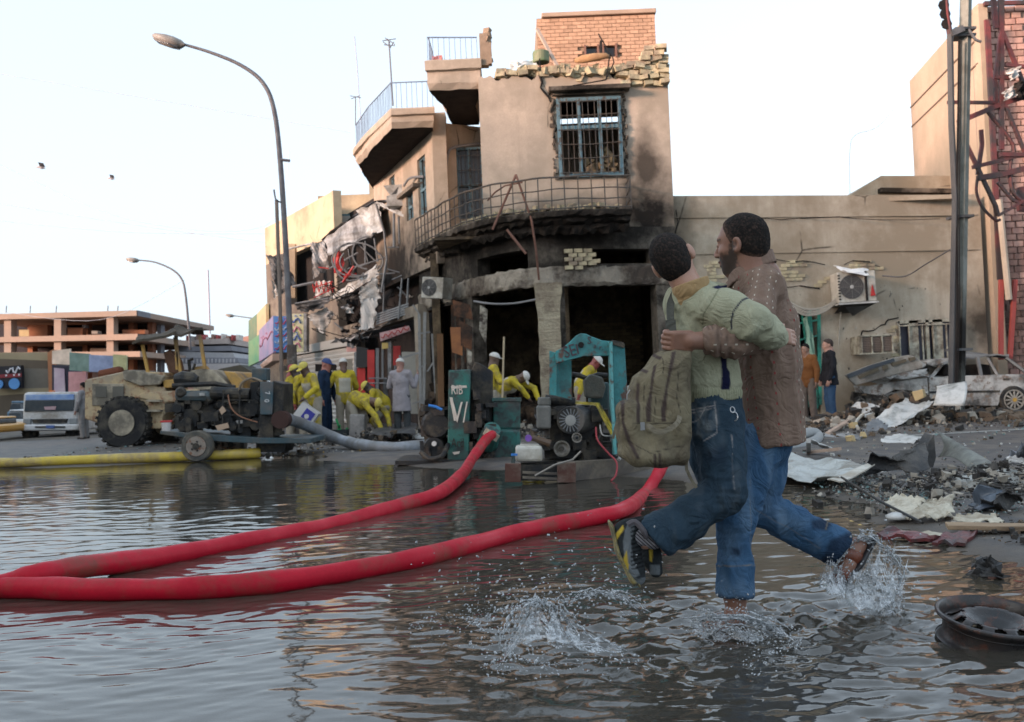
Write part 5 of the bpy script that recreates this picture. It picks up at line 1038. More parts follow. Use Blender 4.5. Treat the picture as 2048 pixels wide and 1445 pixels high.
part('cab_side', [(312, 762), (312, 776), (362, 776), (358, 758)], dL+.0, 1.2, yel2, ld, bevel=.02)
part('seat', [(326, 705), (336, 745), (358, 750), (352, 722), (340, 700)], dL+.5, .5, mat('seat_brown', (.10, .06, .04), (.25, .14, .1), rough=.8), ld, bevel=.03)
part('loader_arm', [(380, 742), (400, 738), (425, 740), (475, 786), (470, 792), (398, 788), (376, 768)], dL+.1, .9, tandust, ld, bevel=.03)
part('bucket', [(446, 742), (470, 745), (487, 762), (484, 800), (470, 792), (462, 768)], dL+.1, 2.3, yel2, ld, bevel=.03)
part('console', [(385, 735), (405, 732), (412, 742), (388, 745)], dL+.3, .4, yel2, ld)
m = MB(); m.sheet([P(265, 692, dL-.2), P(352, 668, dL-.2), P(352, 662, dL+1.7), P(275, 680, dL+1.7)], .03, 2, 8, 4, (0, 0, .06), 3); m.sheet([P(346, 672, dL-.2), P(406, 664, dL-.1), P(408, 670, dL+1.7), P(350, 656, dL+1.7)], .04, 2, 8, 4, (0, 0, .06), 4)
m.build('canopy', mat('canopy_rust', (.10, .08, .06), (.06, .055, .045), s=2, rough=.9), ld, kind='stuff')
for (a, b) in (((285, 690), (300, 765)), ((350, 675), (362, 752)), ((400, 672), (410, 738)), ((352, 672), (355, 740))): MB().beam(P(*a, dL+.1), P(*b, dL+.1), .07).build('canopy_post', yel2, ld)
MB().tube([P(200, 750, dL+.5), P(240, 743, dL+.5), P(246, 741, dL+.5)], [.11, .13, .08], 10).build('exhaust', mat('rust_pipe', (.17, .06, .035), (.11, .05, .03), rough=.85), ld)
rod('lever', [(380, 745), (378, 722), (386, 718)], dL+.2, .04, steeldk, ld); rod('lever', [(384, 745), (390, 728)], dL+.2, .03, steeldk, ld)
def bigwheel(px, py, d, r, w_, parent, hubm, lugs=26, name='wheel'):
    c = P(px, py, d); t = MB(); prof = [(r*.55, .02*w_), (r*.62, 0), (r*.93, .0), (r, w_*.12), (r, w_*.88), (r*.93, w_), (r*.6, w_), (r*.55, w_*.9)]
    t.lathe(c, prof, 40, 'Y')
    for k in range(lugs):
        for s_, y0 in ((0, .0), (.5, .52)):
            an = 2*math.pi*(k+s_)/lugs; e = Vector((math.cos(an), 0, math.sin(an))); q = Vector((-math.sin(an), 0, math.cos(an)))
            t.beam(c+e*(r*1.005)+Vector((0, w_*y0, 0)), c+e*(r*1.005)+q*(r*.05)+Vector((0, w_*(y0+.48), 0)), r*.11, r*.07, up=e)
    o = t.build(name, blackrub, parent)
    MB().lathe(c-Vector((0, .02, 0)), [(r*.47, 0), (r*.5, .0), (r*.5, .05), (r*.38, .10), (r*.37, .08), (r*.30, .02), (r*.28, .0), (.02, -.01)], 28, 'Y').build('rim', hubm, o); return o
bigwheel(243, 846, dL-.35, .60, .55, ld, tandust); bigwheel(395, 850, dL-.2, .58, .55, ld, tandust); bigwheel(330, 846, dL+1.4, .60, .55, ld, tandust)
# ================= pump trailer =================
navy = mat('navy_paint', (.03, .075, .095), (.04, .06, .07), s=3, rough=.5, bs=25, bump=.2, dirt=(.09, .085, .075), ds=2.5, da=.35)
tr = empty('pump_trailer', G(470, 925, 0), 'dark blue engine pump on a two wheeled trailer standing in the water', 'pump trailer'); dT = 17.0
part('chassis', [(320, 862), (320, 869), (375, 877), (440, 884), (520, 888), (622, 887), (622, 877), (520, 876), (400, 868)], dT, 1.4, navy, tr, bevel=.01)
part('blue_tank', rect(346, 782, 423, 804), dT+.1, .5, navy, tr, bevel=.09)
part('tank_label', rect(399, 786, 409, 792), dT+.07, .03, whitemetal, tr)
rod('air_cleaner', [(350, 759), (365, 758), (385, 760), (395, 762)], dT+.4, [.09, .14, .13, .08], steeldk, tr, 12)
part('pump_housing', [(520, 764), (520, 830), (544, 830), (546, 764)], dT-.05, .8, mat('navy_panel', (.03, .085, .11), (.04, .07, .085), s=3, rough=.5, dirt=(.1, .1, .1), ds=3, da=.3), tr, bevel=.01)
part('housing_side', [(546, 762), (546, 832), (566, 836), (566, 768)], dT-.0, .8, steeldk, tr, bevel=.01)
text('0', 529, 799, dT-.07, 10, mat('paint_white', (.75, .75, .75), rough=.6), tr, tilt=-1.5); text('7', 530, 784, dT-.07, 10, mat('paint_white', B0), tr, tilt=-1.4)
part('radiator', [(500, 765), (500, 815), (520, 815), (520, 762)], dT+.2, .7, steeldk, tr, bevel=.02)
part('upper_box', rect(503, 737, 533, 762), dT+.5, .3, navy, tr, bevel=.02)
rr = random.Random(12); eng = MB()
for k in range(46):
    x, y = rr.uniform(350, 560), rr.uniform(800, 866); w_, h_ = rr.uniform(.08, .35), rr.uniform(.06, .25); eng.box(P(x, y, dT+rr.uniform(.15, .7)), (w_, rr.uniform(.1, .4), h_), rr.uniform(-.3, .3))
for k in range(16):
    x, y = rr.uniform(350, 520), rr.uniform(785, 866); eng.cyl(P(x, y, dT+rr.uniform(.05, .3)), P(x+rr.uniform(-20, 30), y+rr.uniform(-6, 6), dT+rr.uniform(.05, .4)), rr.uniform(.02, .07), 10)
for k in range(14): x, y = rr.uniform(350, 540), rr.uniform(775, 860); eng.lathe(P(x, y, dT+rr.uniform(0, .2)), [(rr.uniform(.05, .12), 0), (.1, .05), (.03, .07)], 12, 'Y')
eng.box(P(440, 825, dT+.5), (1.2, .5, .3)); eng.box(P(470, 790, dT+.4), (.9, .3, .16)); eng.build('engine', steeldk, tr, kind='stuff')
rod('engine_cylinder', [(423, 786), (500, 790)], dT+.2, .11, steeldk, tr, 12)
rod('exhaust_pipe', [(345, 772), (430, 768), (470, 776)], dT+.3, .05, steeldk, tr)
part('flywheel_cover', [(430, 822), (448, 815), (462, 822), (464, 846), (446, 856), (430, 848)], dT+.05, .3, steeldk, tr, bevel=.03)
for k, x in enumerate((445, 478)): MB().beam(P(x, 860, dT), P(x+2, 780, dT), .025).build('guard_bar', steeldk, tr)
for y in (800, 830): MB().beam(P(445, y, dT), P(510, y+1, dT), .02).build('guard_bar', steeldk, tr)
disc('flange', 560, 840, dT-.08, 18, .25, mat('rust_flange', (.07, .04, .035), rough=.8), tr, 20); part('pump_leg', rect(518, 830, 546, 878), dT+.05, .5, steeldk, tr)
MB().tube(spline([P(456, 790, dT-.02), P(462, 815, dT-.05), P(480, 833, dT-.05), P(515, 845, dT)], 5), .012, 5).build('copper_pipe', mat('copper', (.3, .14, .08), rough=.5), tr)
MB().tube(spline([P(478, 782, dT+.1), P(485, 765, dT+.1), P(505, 757, dT+.2), P(525, 764, dT)], 5), .02, 6).build('hose_loop', mat('tan_hose', (.2, .15, .1), rough=.7), tr)
for q in (((438, 820), (445, 812), (452, 822), (443, 830)), ((430, 852), (455, 846), (458, 856), (436, 862))): part('rag', list(q), dT-.02, .03, mat('rag_peach', (.5, .36, .26), rough=.9), tr)
c = P(333, 855, dT+.1); MB().lathe(c-Vector((0, 0, .08)), [(.075, 0), (.085, .16)], 12).build('paint_can', mat('can_white', (.6, .56, .54), rough=.6), label='small white and red can standing on the trailer beside the loader wheel', cat='can')
MB().tube([c+Vector((-.10, 0, .10)), c+Vector((.10, 0, .10))], .02, 6).build('red_rag', redpaint, label='red rag lying across the small can on the trailer', cat='rag')
def smallwheel(px, py, d, parent, r=.265):
    c = P(px, py, d); t = MB().lathe(c, [(r*.62, .02), (r*.68, 0), (r*.93, 0), (r, .04), (r, .16), (r*.93, .2), (r*.6, .2)], 32, 'Y').build('wheel', mat('dusty_tyre', (.10, .098, .09), (.06, .06, .058), s=6, rough=.85, dirt=(.16, .14, .11), ds=5, da=.4), parent, smooth=False)
    q = MB().lathe(c-Vector((0, .01, 0)), [(r*.62, 0), (r*.64, 0), (r*.64, .03), (r*.5, .06), (r*.42, .06), (r*.36, .01), (.02, .01)], 28, 'Y').build('rim', mat('dusty_rim', (.30, .26, .22), (.2, .17, .145), s=6, rough=.85, rust=(.2, .09, .05), ds=3), t)
    h = MB().lathe(c-Vector((0, .035, 0)), [(r*.2, 0), (r*.22, .04)], 12, 'Y').build('hub', steeldk, t)
    for k in range(5): an = k*1.2566; MB().lathe(c+Vector((r*.3*math.cos(an), -.02, r*.3*math.sin(an))), [(.018, 0), (.018, .03)], 6, 'Y').build('wheel_nut', steeldk, t)
    return t
smallwheel(392, 893, dT-.2, tr); smallwheel(462, 890, dT+1.5, tr); smallwheel(430, 888, dT+1.5, tr)
part('rear_skid', [(512, 878), (512, 905), (568, 905), (575, 880)], dT+.3, .7, steeldk, tr)
# ================= hoses =================
redh = mat('red_hose', (.47, .005, .022), (.38, .004, .018), s=3, rough=.48, bs=30, bump=.12, bd=.01, dirt=(.18, .05, .035), ds=2.2, da=.05, spec=.22)
def hose(pts, r, m_, label, cat='hose', group=None, n=10, flat=1.0, rs=None, name='fire_hose'):
    L = spline(pts, n); mb = MB(); rr_ = [r*(1+.05*math.sin(i*.31)+.03*math.sin(i*.83)) for i in range(len(L))] if rs is None else rs
    mb.tube(L, rr_, 20); return mb.build(name, m_, smooth=True, label=label, cat=cat, group=group)
g = lambda x, y, z=.05: G(x, y, z)
hose([g(-260, 1215), g(-90, 1195), g(20, 1168, .06), g(80, 1150, .10), g(150, 1136, .09), g(300, 1118, .05), g(450, 1092, .03), g(600, 1064, .012), g(700, 1041, .012), g(800, 1012, .03), g(880, 985, .07), P(925, 948, 11.3), P(945, 917, 12.7), P(972, 880, 13.6), P(985, 870, 13.9)], .066, redh, 'muddied red hose running from the green pump and crossing over the other at the left', group='red hoses across the water')
hose([g(-260, 1185), g(-60, 1178), g(60, 1176, .055), g(200, 1180, .055), g(400, 1176, .055), g(600, 1158, .05), g(800, 1124, .045), g(930, 1094, .04), g(1050, 1062, .04), g(1180, 1037, .05), g(1250, 1018, .06), P(1290, 988, 9.5), P(1312, 955, 10.0), P(1325, 930, 10.4), P(1334, 905, 10.9)], .060, redh, 'clean red hose curving to the pump behind the boy with the backpack', group='red hoses across the water')
hose([g(-200, 925, .09), g(0, 926, .09), g(150, 921, .09), g(350, 914, .09), g(470, 909, .09), g(520, 906, .09)], .085, mat('yellow_hose', (.60, .44, .05), (.5, .36, .05), s=3, rough=.5, dirt=(.3, .22, .1), ds=2, da=.3), 'thick yellow hose lying along the water edge beneath the loader', name='yellow_hose')
greyh = mat('grey_hose', (.23, .25, .28), (.19, .21, .235), s=3, rough=.45, bump=.05, dirt=(.15, .15, .15), ds=3)
hose([P(562, 836, 17.2), P(580, 840, 17.6), P(610, 850, 18.2), P(660, 872, 18.6), P(700, 886, 18.2), P(740, 893, 17.5), P(800, 896, 17.2), P(862, 890, 17.5)], .105, greyh, 'thick grey suction hose arching from the trailer pump down to the ground', name='grey_hose')
hose([P(1560, 888, 14.2), P(1590, 875, 14.6), P(1620, 866, 15.2), P(1636, 872, 15.3), P(1628, 884, 14.8), P(1590, 895, 14), P(1540, 905, 13.6)], .08, mat('grey_hose_pale', (.30, .31, .31), rough=.6), 'pale grey hose end lying in the rubble behind the running man', name='grey_hose')
# ================= green pump =================
grnp = mat('chipped_green_paint', (.012, .135, .115), (.02, .10, .085), s=2.5, rough=.45, bs=25, bump=.3, dirt=(.035, .04, .04), ds=2.6, da=.38, rust=(.02, .03, .03))
gp = empty('green_pump', G(970, 930, 0), 'chipped dark green box pump with painted letters feeding the left red hose', 'pump'); dG = 14.3
part('front_plate', [(897, 741), (895, 924), (938, 927), (941, 739)], dG, .9, grnp, gp, bevel=.012)
part('side_plate', [(942, 742), (941, 922), (985, 905), (984, 742), (962, 728), (950, 724)], dG+.25, .7, steeldk, gp, bevel=.01)
part('tank', rect(986, 802, 1041, 858), dG+.2, .8, grnp, gp, bevel=.02); part('tank_lid', rect(984, 797, 1043, 803), dG+.18, .85, grnp, gp)
part('lower_body', [(950, 858), (950, 924), (1020, 924), (1042, 890), (1040, 858)], dG+.15, .7, grnp, gp, bevel=.05)
MB().tube([P(985, 858, dG-.15), P(975, 885, dG+.1), P(968, 905, dG+.5)], [.12, .16, .16], 14).build('outlet', grnp, gp); rod('clamp_ring', [(986, 864), (979, 876)], dG-.35, .115, tandust, gp, 14)
pw_ = mat('paint_white_old', (.62, .58, .52), (.5, .46, .4), s=8, rough=.7)
for (s_, x, y, h_, mm) in (('RIB', 902, 789, 20, pw_), ('V/', 903, 845, 44, pw_), ('Ard', 902, 895, 20, steeldk)): text(s_, x, y, dG-.02, h_, mm, gp, sx=.62)
for q in (((902, 773), (933, 771), (934, 776), (903, 778)), ((899, 795), (905, 795), (912, 842), (908, 842)), ((905, 905), (920, 903), (918, 908), (908, 910))): part('paint_smear', list(q), dG-.012, .01, pw_, gp)
en = MB(); rr = random.Random(5)
for k in range(34): en.box(P(rr.uniform(858, 896), rr.uniform(812, 915), dG+rr.uniform(.2, .7)), (rr.uniform(.06, .22), .25, rr.uniform(.05, .2)), rr.uniform(-.5, .5))
for k in range(20): en.box(P(rr.uniform(945, 984), rr.uniform(785, 915), dG+rr.uniform(0, .3)), (rr.uniform(.05, .2), .25, rr.uniform(.05, .2)), rr.uniform(-.5, .5))
en.lathe(P(872, 850, dG+.1), [(.18, 0), (.22, .06), (.12, .12), (.05, .12)], 16, 'Y'); en.lathe(P(868, 895, dG+.1), [(.14, 0), (.16, .06), (.05, .1)], 16, 'Y')
en.build('engine', steeldk, gp, kind='stuff'); disc('bright_hub', 868, 888, dG+.02, 5, .05, whitemetal, gp, 12)
MB().tube(spline([P(842, 905, dG-.2), P(860, 918, dG-.3), P(885, 912, dG-.3), P(896, 890, dG)], 5), .035, 8).build('black_hose', steeldk, gp)
part('skid', [(790, 922), (790, 930), (1000, 932), (1000, 922)], dG-.25, 1.2, steeldk, gp); rod('blue_strap', [(857, 811), (872, 814), (884, 820)], dG, .022, mat('bright_blue', (.03, .2, .6), rough=.5), gp)
MB().beam(P(845, 905, dG), P(843, 882, dG), .05).build('jack_post', steeldk, gp)
# ================= turquoise framed pump on its sled =================
tp = empty('framed_pump', G(1150, 965, 0), 'engine pump on a steel sled under an arched turquoise frame', 'pump'); dP = 10.9
part('left_post', [(1099, 702), (1112, 706), (1113, 792), (1099, 790)], dP+.1, .06, teal, tp, bevel=.004); part('left_post_face', [(1113, 712), (1143, 722), (1143, 800), (1113, 792)], dP+.2, .05, teal, tp)
arch = [(1111, 703), (1128, 694), (1142, 682), (1152, 672), (1161, 667), (1172, 668), (1184, 674), (1204, 681), (1227, 684), (1224, 712), (1168, 713), (1140, 720), (1112, 728)]
part('arch_beam', arch, dP, .07, teal, tp, bevel=.006)
MB().lathe(P(1162, 690, dP-.012), [(.032, 0), (.032, .02)], 20, 'Y').build('arch_hole', sootshade, tp)
part('right_post', [(1225, 684), (1249, 690), (1256, 800), (1258, 905), (1234, 908), (1228, 800)], dP+.02, .06, teal, tp, bevel=.005); part('right_post_edge', [(1219, 684), (1225, 684), (1228, 800), (1234, 908), (1228, 910), (1222, 800)], dP-.10, .18, mat('pale_turquoise_edge', (.12, .36, .37), (.08, .3, .3), s=5, rough=.5, rust=(.1, .05, .03), ds=3), tp)
part('post_cap', [(1225, 680), (1249, 686), (1249, 696), (1226, 690)], dP-.01, .1, steeldk, tp)
gt = mat('graffiti_red', (.10, .07, .08), rough=.8); text('SE', 1130, 717, dP-.012, 25, gt, tp, tilt=.30, sx=.8); text('I', 1153, 709, dP-.012, 22, gt, tp, tilt=.2); text('S', 1174, 688, dP-.012, 16, gt, tp); text('a', 1187, 696, dP-.012, 10, gt, tp); text('r.', 1198, 700, dP-.012, 11, gt, tp)
sled = mat('muddy_sled_steel', (.14, .12, .10), (.09, .08, .072), s=2, rough=.8, bs=15, bump=.5, dirt=(.2, .17, .13), ds=3, da=.35)
d0 = 10.6
def bx3(name, x0, y0, x1, y1, d, dep, m_, par, **k): return part(name, rect(x0, y0, x1, y1), d, dep, m_, par, **k)
m = MB(); m.prism([P(1115, 925, d0), P(1115, 967, d0), P(1300, 947, d0+.9), P(1300, 915, d0+.9)], (0, .08, 0)); m.build('side_beam', sled, tp, bevel=.006)
bx3('beam_end', 1010, 928, 1042, 965, d0, .12, mat('sled_end_face', (.20, .17, .14), (.14, .1, .08), s=3, rough=.8, dirt=(.1, .05, .04), ds=4), tp, bevel=.005); bx3('cross_beam', 1042, 930, 1115, 962, d0+.18, .08, steeldk, tp); bx3('beam_end', 1115, 926, 1152, 966, d0-.02, .1, mat('sled_end_face', B0), tp, bevel=.005)
for y in (945, 955): MB().beam(P(1045, y, d0+.02), P(1115, y+3, d0+.02), .025).build('brace', sled, tp)
m = MB(); m.prism([P(1042, 927, d0+.3), P(1042, 933, d0+.3), P(1290, 915, d0+1.3), P(1290, 908, d0+1.3)], (0, .5, 0)); m.build('deck', steeldk, tp)
rod('lever', [(1070, 952), (1110, 930), (1145, 920), (1162, 903)], [d0-.05, d0-.1, d0-.1, d0-.1], .012, mat('bare_steel', (.3, .28, .25), rough=.5, metal=.6), tp)
plast = mat('white_plastic_can', (.55, .53, .47), (.48, .46, .4), s=4, rough=.45, bump=.05, dirt=(.3, .26, .2), ds=3, da=.3)
jc = bx3('jerrycan', 1031, 893, 1085, 924, d0+.15, .30, plast, None, bevel=.03, label='white plastic jerrycan lying on the front of the framed pump sled', cat='jerrycan'); bx3('can_top', 1040, 890, 1078, 895, d0+.2, .2, plast, jc); 
bt = rod('bottle', [(1026, 926), (1027, 912)], d0+.1, .022, mat('bottle_dark', (.05, .07, .07), rough=.2), None, 10, label='small bottle with blue cap beside the white jerrycan', cat='bottle'); bx3('cap', 1022, 908, 1035, 912, d0+.08, .04, mat('bright_blue', B0), bt)
eng = MB(); rr = random.Random(21); de = d0+.45
for k in range(30): eng.box(P(rr.uniform(1085, 1215), rr.uniform(815, 915), de+rr.uniform(.12, .6)), (rr.uniform(.05, .22), .2, rr.uniform(.05, .16)), rr.uniform(-.4, .4))
for k in range(20): a = (rr.uniform(1075, 1220), rr.uniform(810, 905)); eng.cyl(P(*a, de+rr.uniform(0, .3)), P(a[0]+rr.uniform(-25, 25), a[1]+rr.uniform(-12, 12), de+rr.uniform(0, .4)), rr.uniform(.012, .03), 8)
eng.box(P(1150, 870, de+.5), (.6, .5, .5)); eng.build('engine', steeldk, tp, kind='stuff')
MB().cyl(P(1143, 840, de), P(1178, 838, de+.45), .155, 22).build('generator', mat('navy_generator', (.04, .055, .075), (.03, .04, .05), rough=.45, dirt=(.1, .09, .08), ds=4), tp, smooth=False)
c = P(1141, 841, de-.03); MB().lathe(c, [(.135, 0), (.15, .0), (.15, .05), (.13, .05)], 26, 'Y').build('fan_ring', steeldk, tp)
MB().lathe(c+Vector((0, .02, 0)), [(.132, 0), (.132, .01)], 26, 'Y').build('fan_back', sootshade, tp)
for k in range(18): an = k*2*math.pi/18; MB().beam(c+Vector((.05*math.cos(an), -.005, .05*math.sin(an))), c+Vector((.128*math.cos(an+.12), -.005, .128*math.sin(an+.12))), .012, .02, up=(0, 1, 0)).build('fan_blade', framegrey, tp)
MB().lathe(c-Vector((0, .03, 0)), [(.02, 0), (.058, .005), (.062, .04)], 18, 'Y').build('fan_hub', mat('pale_steel', (.33, .33, .31), rough=.5), tp)
for (x, y, r_, mm) in ((1124, 898, 16, 'pulley'), (1154, 876, 10, 'pulley')):
    rw = r_*de/F; MB().lathe(P(x, y, de-.12), [(rw*.55, .03), (rw*.8, .01), (rw*.82, 0), (rw, 0), (rw, .07), (rw*.5, .07)], 22, 'Y').build('pulley', mat('pulley_steel', (.27, .25, .22), (.2, .18, .16), rough=.5, dirt=(.1, .09, .07), ds=8), tp)
    MB().lathe(P(x, y, de-.13), [(rw*.3, 0), (rw*.32, .05)], 12, 'Y').build('pulley_hub', steeldk, tp)
bx3('gearbox', 1074, 812, 1102, 858, de, .3, mat('grey_casting', (.17, .165, .15), (.1, .1, .09), s=5, rough=.6, bs=20), tp, bevel=.02); bx3('intake', 1076, 795, 1102, 812, de+.1, .2, mat('grey_casting', B0), tp, bevel=.02)
rod('manifold', [(1090, 800), (1120, 803), (1150, 806)], de+.25, .06, steeldk, tp, 12); rod('air_filter', [(1098, 785), (1122, 784), (1142, 788)], de+.5, [.06, .10, .06], mat('rusty_filter', (.04, .03, .03), rough=.8), tp, 12)
rod('upper_hose', [(1144, 749), (1160, 752), (1175, 758), (1195, 750), (1215, 752)], de+.3, .03, steeldk, tp, 8)
part('injection_block', [(1168, 760), (1182, 748), (1205, 755), (1212, 775), (1205, 798), (1172, 796)], de+.2, .25, mat('oily_casting', (.06, .065, .055), (.1, .09, .07), s=8, rough=.5, bs=25, bump=.6), tp, bevel=.02)
part('teal_tank', [(1180, 766), (1218, 765), (1220, 838), (1182, 836)], de+.5, .4, mat('dull_teal', (.02, .07, .075), (.03, .05, .05), s=4, rough=.5), tp, bevel=.02)
rod('exhaust', [(1060, 876), (1072, 878), (1100, 888)], de-.15, [.03, .035, .045], mat('brown_exhaust', (.10, .06, .035), rough=.5), tp, 10); disc('purple_cap', 1057, 877, de-.2, 7, .05, mat('purple_plastic', (.2, .08, .4), rough=.4), tp, 12)
MB().tube(spline([P(1192, 855, de-.1), P(1195, 880, de-.25), P(1215, 905, de-.3), P(1233, 925, de-.35), P(1232, 950, de-.4), P(1222, 962, de-.45)], 6), .010, 6).build('red_tube', mat('thin_red_tube', (.35, .04, .05), rough=.5), tp)
MB().tube(spline([P(1200, 850, de-.1), P(1205, 870, de-.15), P(1225, 872, de-.1), P(1238, 868, de)], 6), .008, 6).build('white_tube', mat('thin_white_tube', (.5, .48, .45), rough=.5), tp)
m = MB(); m.sheet([P(1152, 803, de-.02), P(1195, 806, de-.1), P(1195, 812, de-.1), P(1150, 808, de-.02)], .01, th if False else 3, 6, 2, (0, .01, 0), 1); m.sheet([P(1189, 806, de-.12), P(1199, 806, de-.12), P(1230, 862, de-.2), P(1222, 870, de-.2)], .012, 3, 6, 8, (0, .01, 0), 2)
m.build('yellow_strap', mat('yellow_black_tape', (.55, .45, .06), (.12, .10, .04), s=7, rough=.6), tp, kind='stuff')
bx3('meter_box', 1229, 772, 1242, 815, de-.05, .12, plast, tp, bevel=.004); part('meter_box', [(1243, 776), (1262, 771), (1262, 800), (1250, 806), (1243, 800)], de-.1, .14, plast, tp, bevel=.004)
for k in range(4): bx3('dial', 1232, 778+k*9, 1238, 783+k*9, de-.058, .01, steeldk, tp)
MB().tube([P(1255, 910, de), P(1244, 900, de), P(1238, 920, de-.1)], .02, 6).build('bent_pipe', whitemetal, tp)
# white truck, cars behind, block, small things
tk = empty('white_truck', G(100, 876, .02), 'white box truck with dark windscreen and blue sun strip parked facing us', 'truck'); dK = 33.5
trw = mat('truck_white', (.62, .63, .64), (.55, .56, .57), s=2, rough=.35, bump=.02, dirt=(.3, .28, .25), ds=1.5, da=.25)
part('cab', [(46, 790), (52, 785), (148, 784), (154, 789), (156, 862), (44, 863)], dK, 3.5, trw, tk, bevel=.06)
part('windscreen', [(50, 801), (148, 800), (146, 822), (48, 824)], dK-.05, .08, mat('windscreen_glass', (.03, .045, .06), (.08, .09, .1), s=1.5, rough=.15, bump=0), tk, bevel=.02); part('sun_strip', [(51, 790), (147, 789), (147.5, 800), (50.5, 801)], dK-.06, .08, mat('blue_strip', (.10, .22, .55), (.4, .5, .6), s=1, rough=.4), tk, bevel=.01)
part('grille', [(63, 839), (135, 838), (132, 846), (66, 847)], dK-.08, .1, steeldk, tk); part('bumper', [(45, 850), (156, 849), (155, 861), (46, 862)], dK-.25, .3, trw, tk, bevel=.04)
for q in (rect(46, 838, 61, 849), rect(138, 837, 153, 848)): part('headlight', q, dK-.08, .1, mat('lamp_grey', (.25, .27, .28), rough=.2), tk, bevel=.02)
part('bumper_slot', rect(70, 853, 130, 856), dK-.28, .05, steeldk, tk); part('blue_badge', rect(92, 851, 108, 857), dK-.3, .04, mat('badge_blue', (.08, .15, .4), rough=.4), tk); part('dash_cloth', [(88, 814), (112, 813), (110, 820), (90, 820)], dK-.08, .04, mat('pale_pink_cloth', (.5, .35, .38), rough=.8), tk)
for x in (57, 144): bigwheel(x, 867, dK+.1, .24, .3, tk, steeldk, 10)
part('beacon', rect(98, 781, 105, 785), dK+.6, .2, mat('orange_beacon', (.7, .2, .05), rough=.3), tk); part('mirror', rect(153, 805, 158, 825), dK-.1, .1, steeldk, tk)
def carrear(x0, x1, y0, y1, d, c, lab):
    o = empty('parked_car', G((x0+x1)/2, y1, .02), lab, 'car', 'cars parked beyond the truck'); h = y1-y0
    part('body', [(x0, y0+h*.5), (x0+3, y1-4), (x1, y1-4), (x1, y0+h*.45), (x1-6, y0+h*.42), (x0+6, y0+h*.42)], d, 3.6, c, o, bevel=.08); part('cabin', [(x0+5, y0+h*.42), (x0+10, y0), (x1-8, y0), (x1-4, y0+h*.42)], d+.6, 2, mat('windscreen_glass', B0), o, bevel=.08); part('roof', [(x0+9, y0+1), (x0+11, y0-2), (x1-9, y0-2), (x1-7, y0+1)], d+.6, 2, c, o, bevel=.05)
    for x in (x0+8, x1-8): part('wheel', rect(x-4, y1-6, x+4, y1), d+.1, .5, blackrub, o, bevel=.05)
    return o
carrear(8, 52, 822, 864, 34.5, mat('car_white', (.6, .61, .62), rough=.35), 'white saloon car half hidden left of the truck'); carrear(12, 50, 805, 845, 46, mat('car_blue', (.10, .2, .3), rough=.35), 'small blue car behind the white saloon at the far left'); carrear(-100, -22, 838, 872, 31, mat('car_taxi', (.65, .35, .08), rough=.35), 'orange and white car entering at the left edge')
bl = part('concrete_block', [(699, 829), (697, 885), (727, 887), (729, 830)], 21.3, .4, mat('block_stone', (.22, .205, .195), (.16, .15, .14), s=5, rough=.95, bs=20, bump=.8, dirt=(.3, .28, .26), ds=4), None, bevel=.03, label='short rough concrete bollard beside the bending worker', cat='bollard')
bl2 = part('concrete_block', [(577, 850), (577, 886), (604, 888), (604, 852)], 22.2, .4, mat('block_stone', B0), None, bevel=.03, label='rough concrete block behind the grey hose near the lamp post', cat='bollard')
# ================= burnt white car =================
cw = empty('burnt_car', G(1890, 826, .02), 'burnt white saloon car with crushed front and open dark windows', 'car'); dC = 22.9
cwm = mat('scorched_white_paint', (.50, .49, .46), (.42, .41, .39), s=2, rough=.5, bs=12, bump=.3, dirt=(.05, .045, .04), ds=1.6, da=.42, rust=(.17, .12, .09))
part('rear_side', [(1925, 752), (2068, 748), (2100, 760), (2100, 805), (2066, 806), (2056, 786), (2034, 775), (2008, 781), (1996, 812), (1925, 812)], dC, .07, cwm, cw, bevel=.012)
part('front_door', [(1857, 756), (1923, 752), (1923, 810), (1860, 806)], dC, .07, cwm, cw, bevel=.012); part('front_wing', [(1708, 772), (1740, 772), (1800, 761), (1855, 756), (1858, 800), (1838, 796), (1822, 782), (1790, 780), (1765, 792), (1712, 785)], dC-.03, .08, cwm, cw, bevel=.012)
part('trim_strip', [(1860, 783), (2000, 781), (2000, 785), (1860, 787)], dC-.02, .03, steeldk, cw); part('door_handle', rect(2008, 757, 2019, 761), dC-.02, .03, steeldk, cw)
part('far_side', [(1720, 765), (1860, 752), (2080, 748), (2080, 810), (1720, 805)], dC+1.55, .06, cwm, cw); part('floor_pan', [(1760, 806), (2080, 806), (2080, 812), (1760, 812)], dC+.1, 1.4, steeldk, cw)
m = MB(); m.sheet([P(1922, 714, dC+.15), P(2018, 716, dC+.15), P(2018, 712, dC+1.4), P(1925, 708, dC+1.4)], .03, 2, 8, 6, (0, 0, .03), 6); m.build('roof', mat('burnt_roof', (.06, .06, .065), (.3, .3, .29), s=1.5, rough=.7), cw)
for (a, b, w_) in (((1925, 752), (1928, 716), .08), ((1962, 752), (1955, 715), .07), ((1995, 751), (1975, 716), .06), ((2055, 748), (2012, 716), .10), ((1860, 758), (1885, 728), .07), ((1885, 728), (1925, 714), .06)):
    for dd_ in (.03, 1.5): MB().beam(P(*a, dC+dd_), P(*b, dC+dd_+(.1 if dd_ < 1 else -.1)), w_, .05).build('window_pillar', mat('burnt_roof', B0) if a[0] != 1860 else cwm, cw)
part('crushed_roof', [(1850, 728), (1872, 718), (1898, 716), (1898, 724), (1866, 734)], dC+.3, 1.0, cwm, cw, bevel=.02)
part('seat', [(1885, 752), (1890, 730), (1905, 730), (1908, 752)], dC+.5, .5, sootshade, cw, bevel=.04); part('seat', [(1955, 752), (1962, 728), (1980, 730), (1985, 752)], dC+.5, .9, sootshade, cw, bevel=.04)
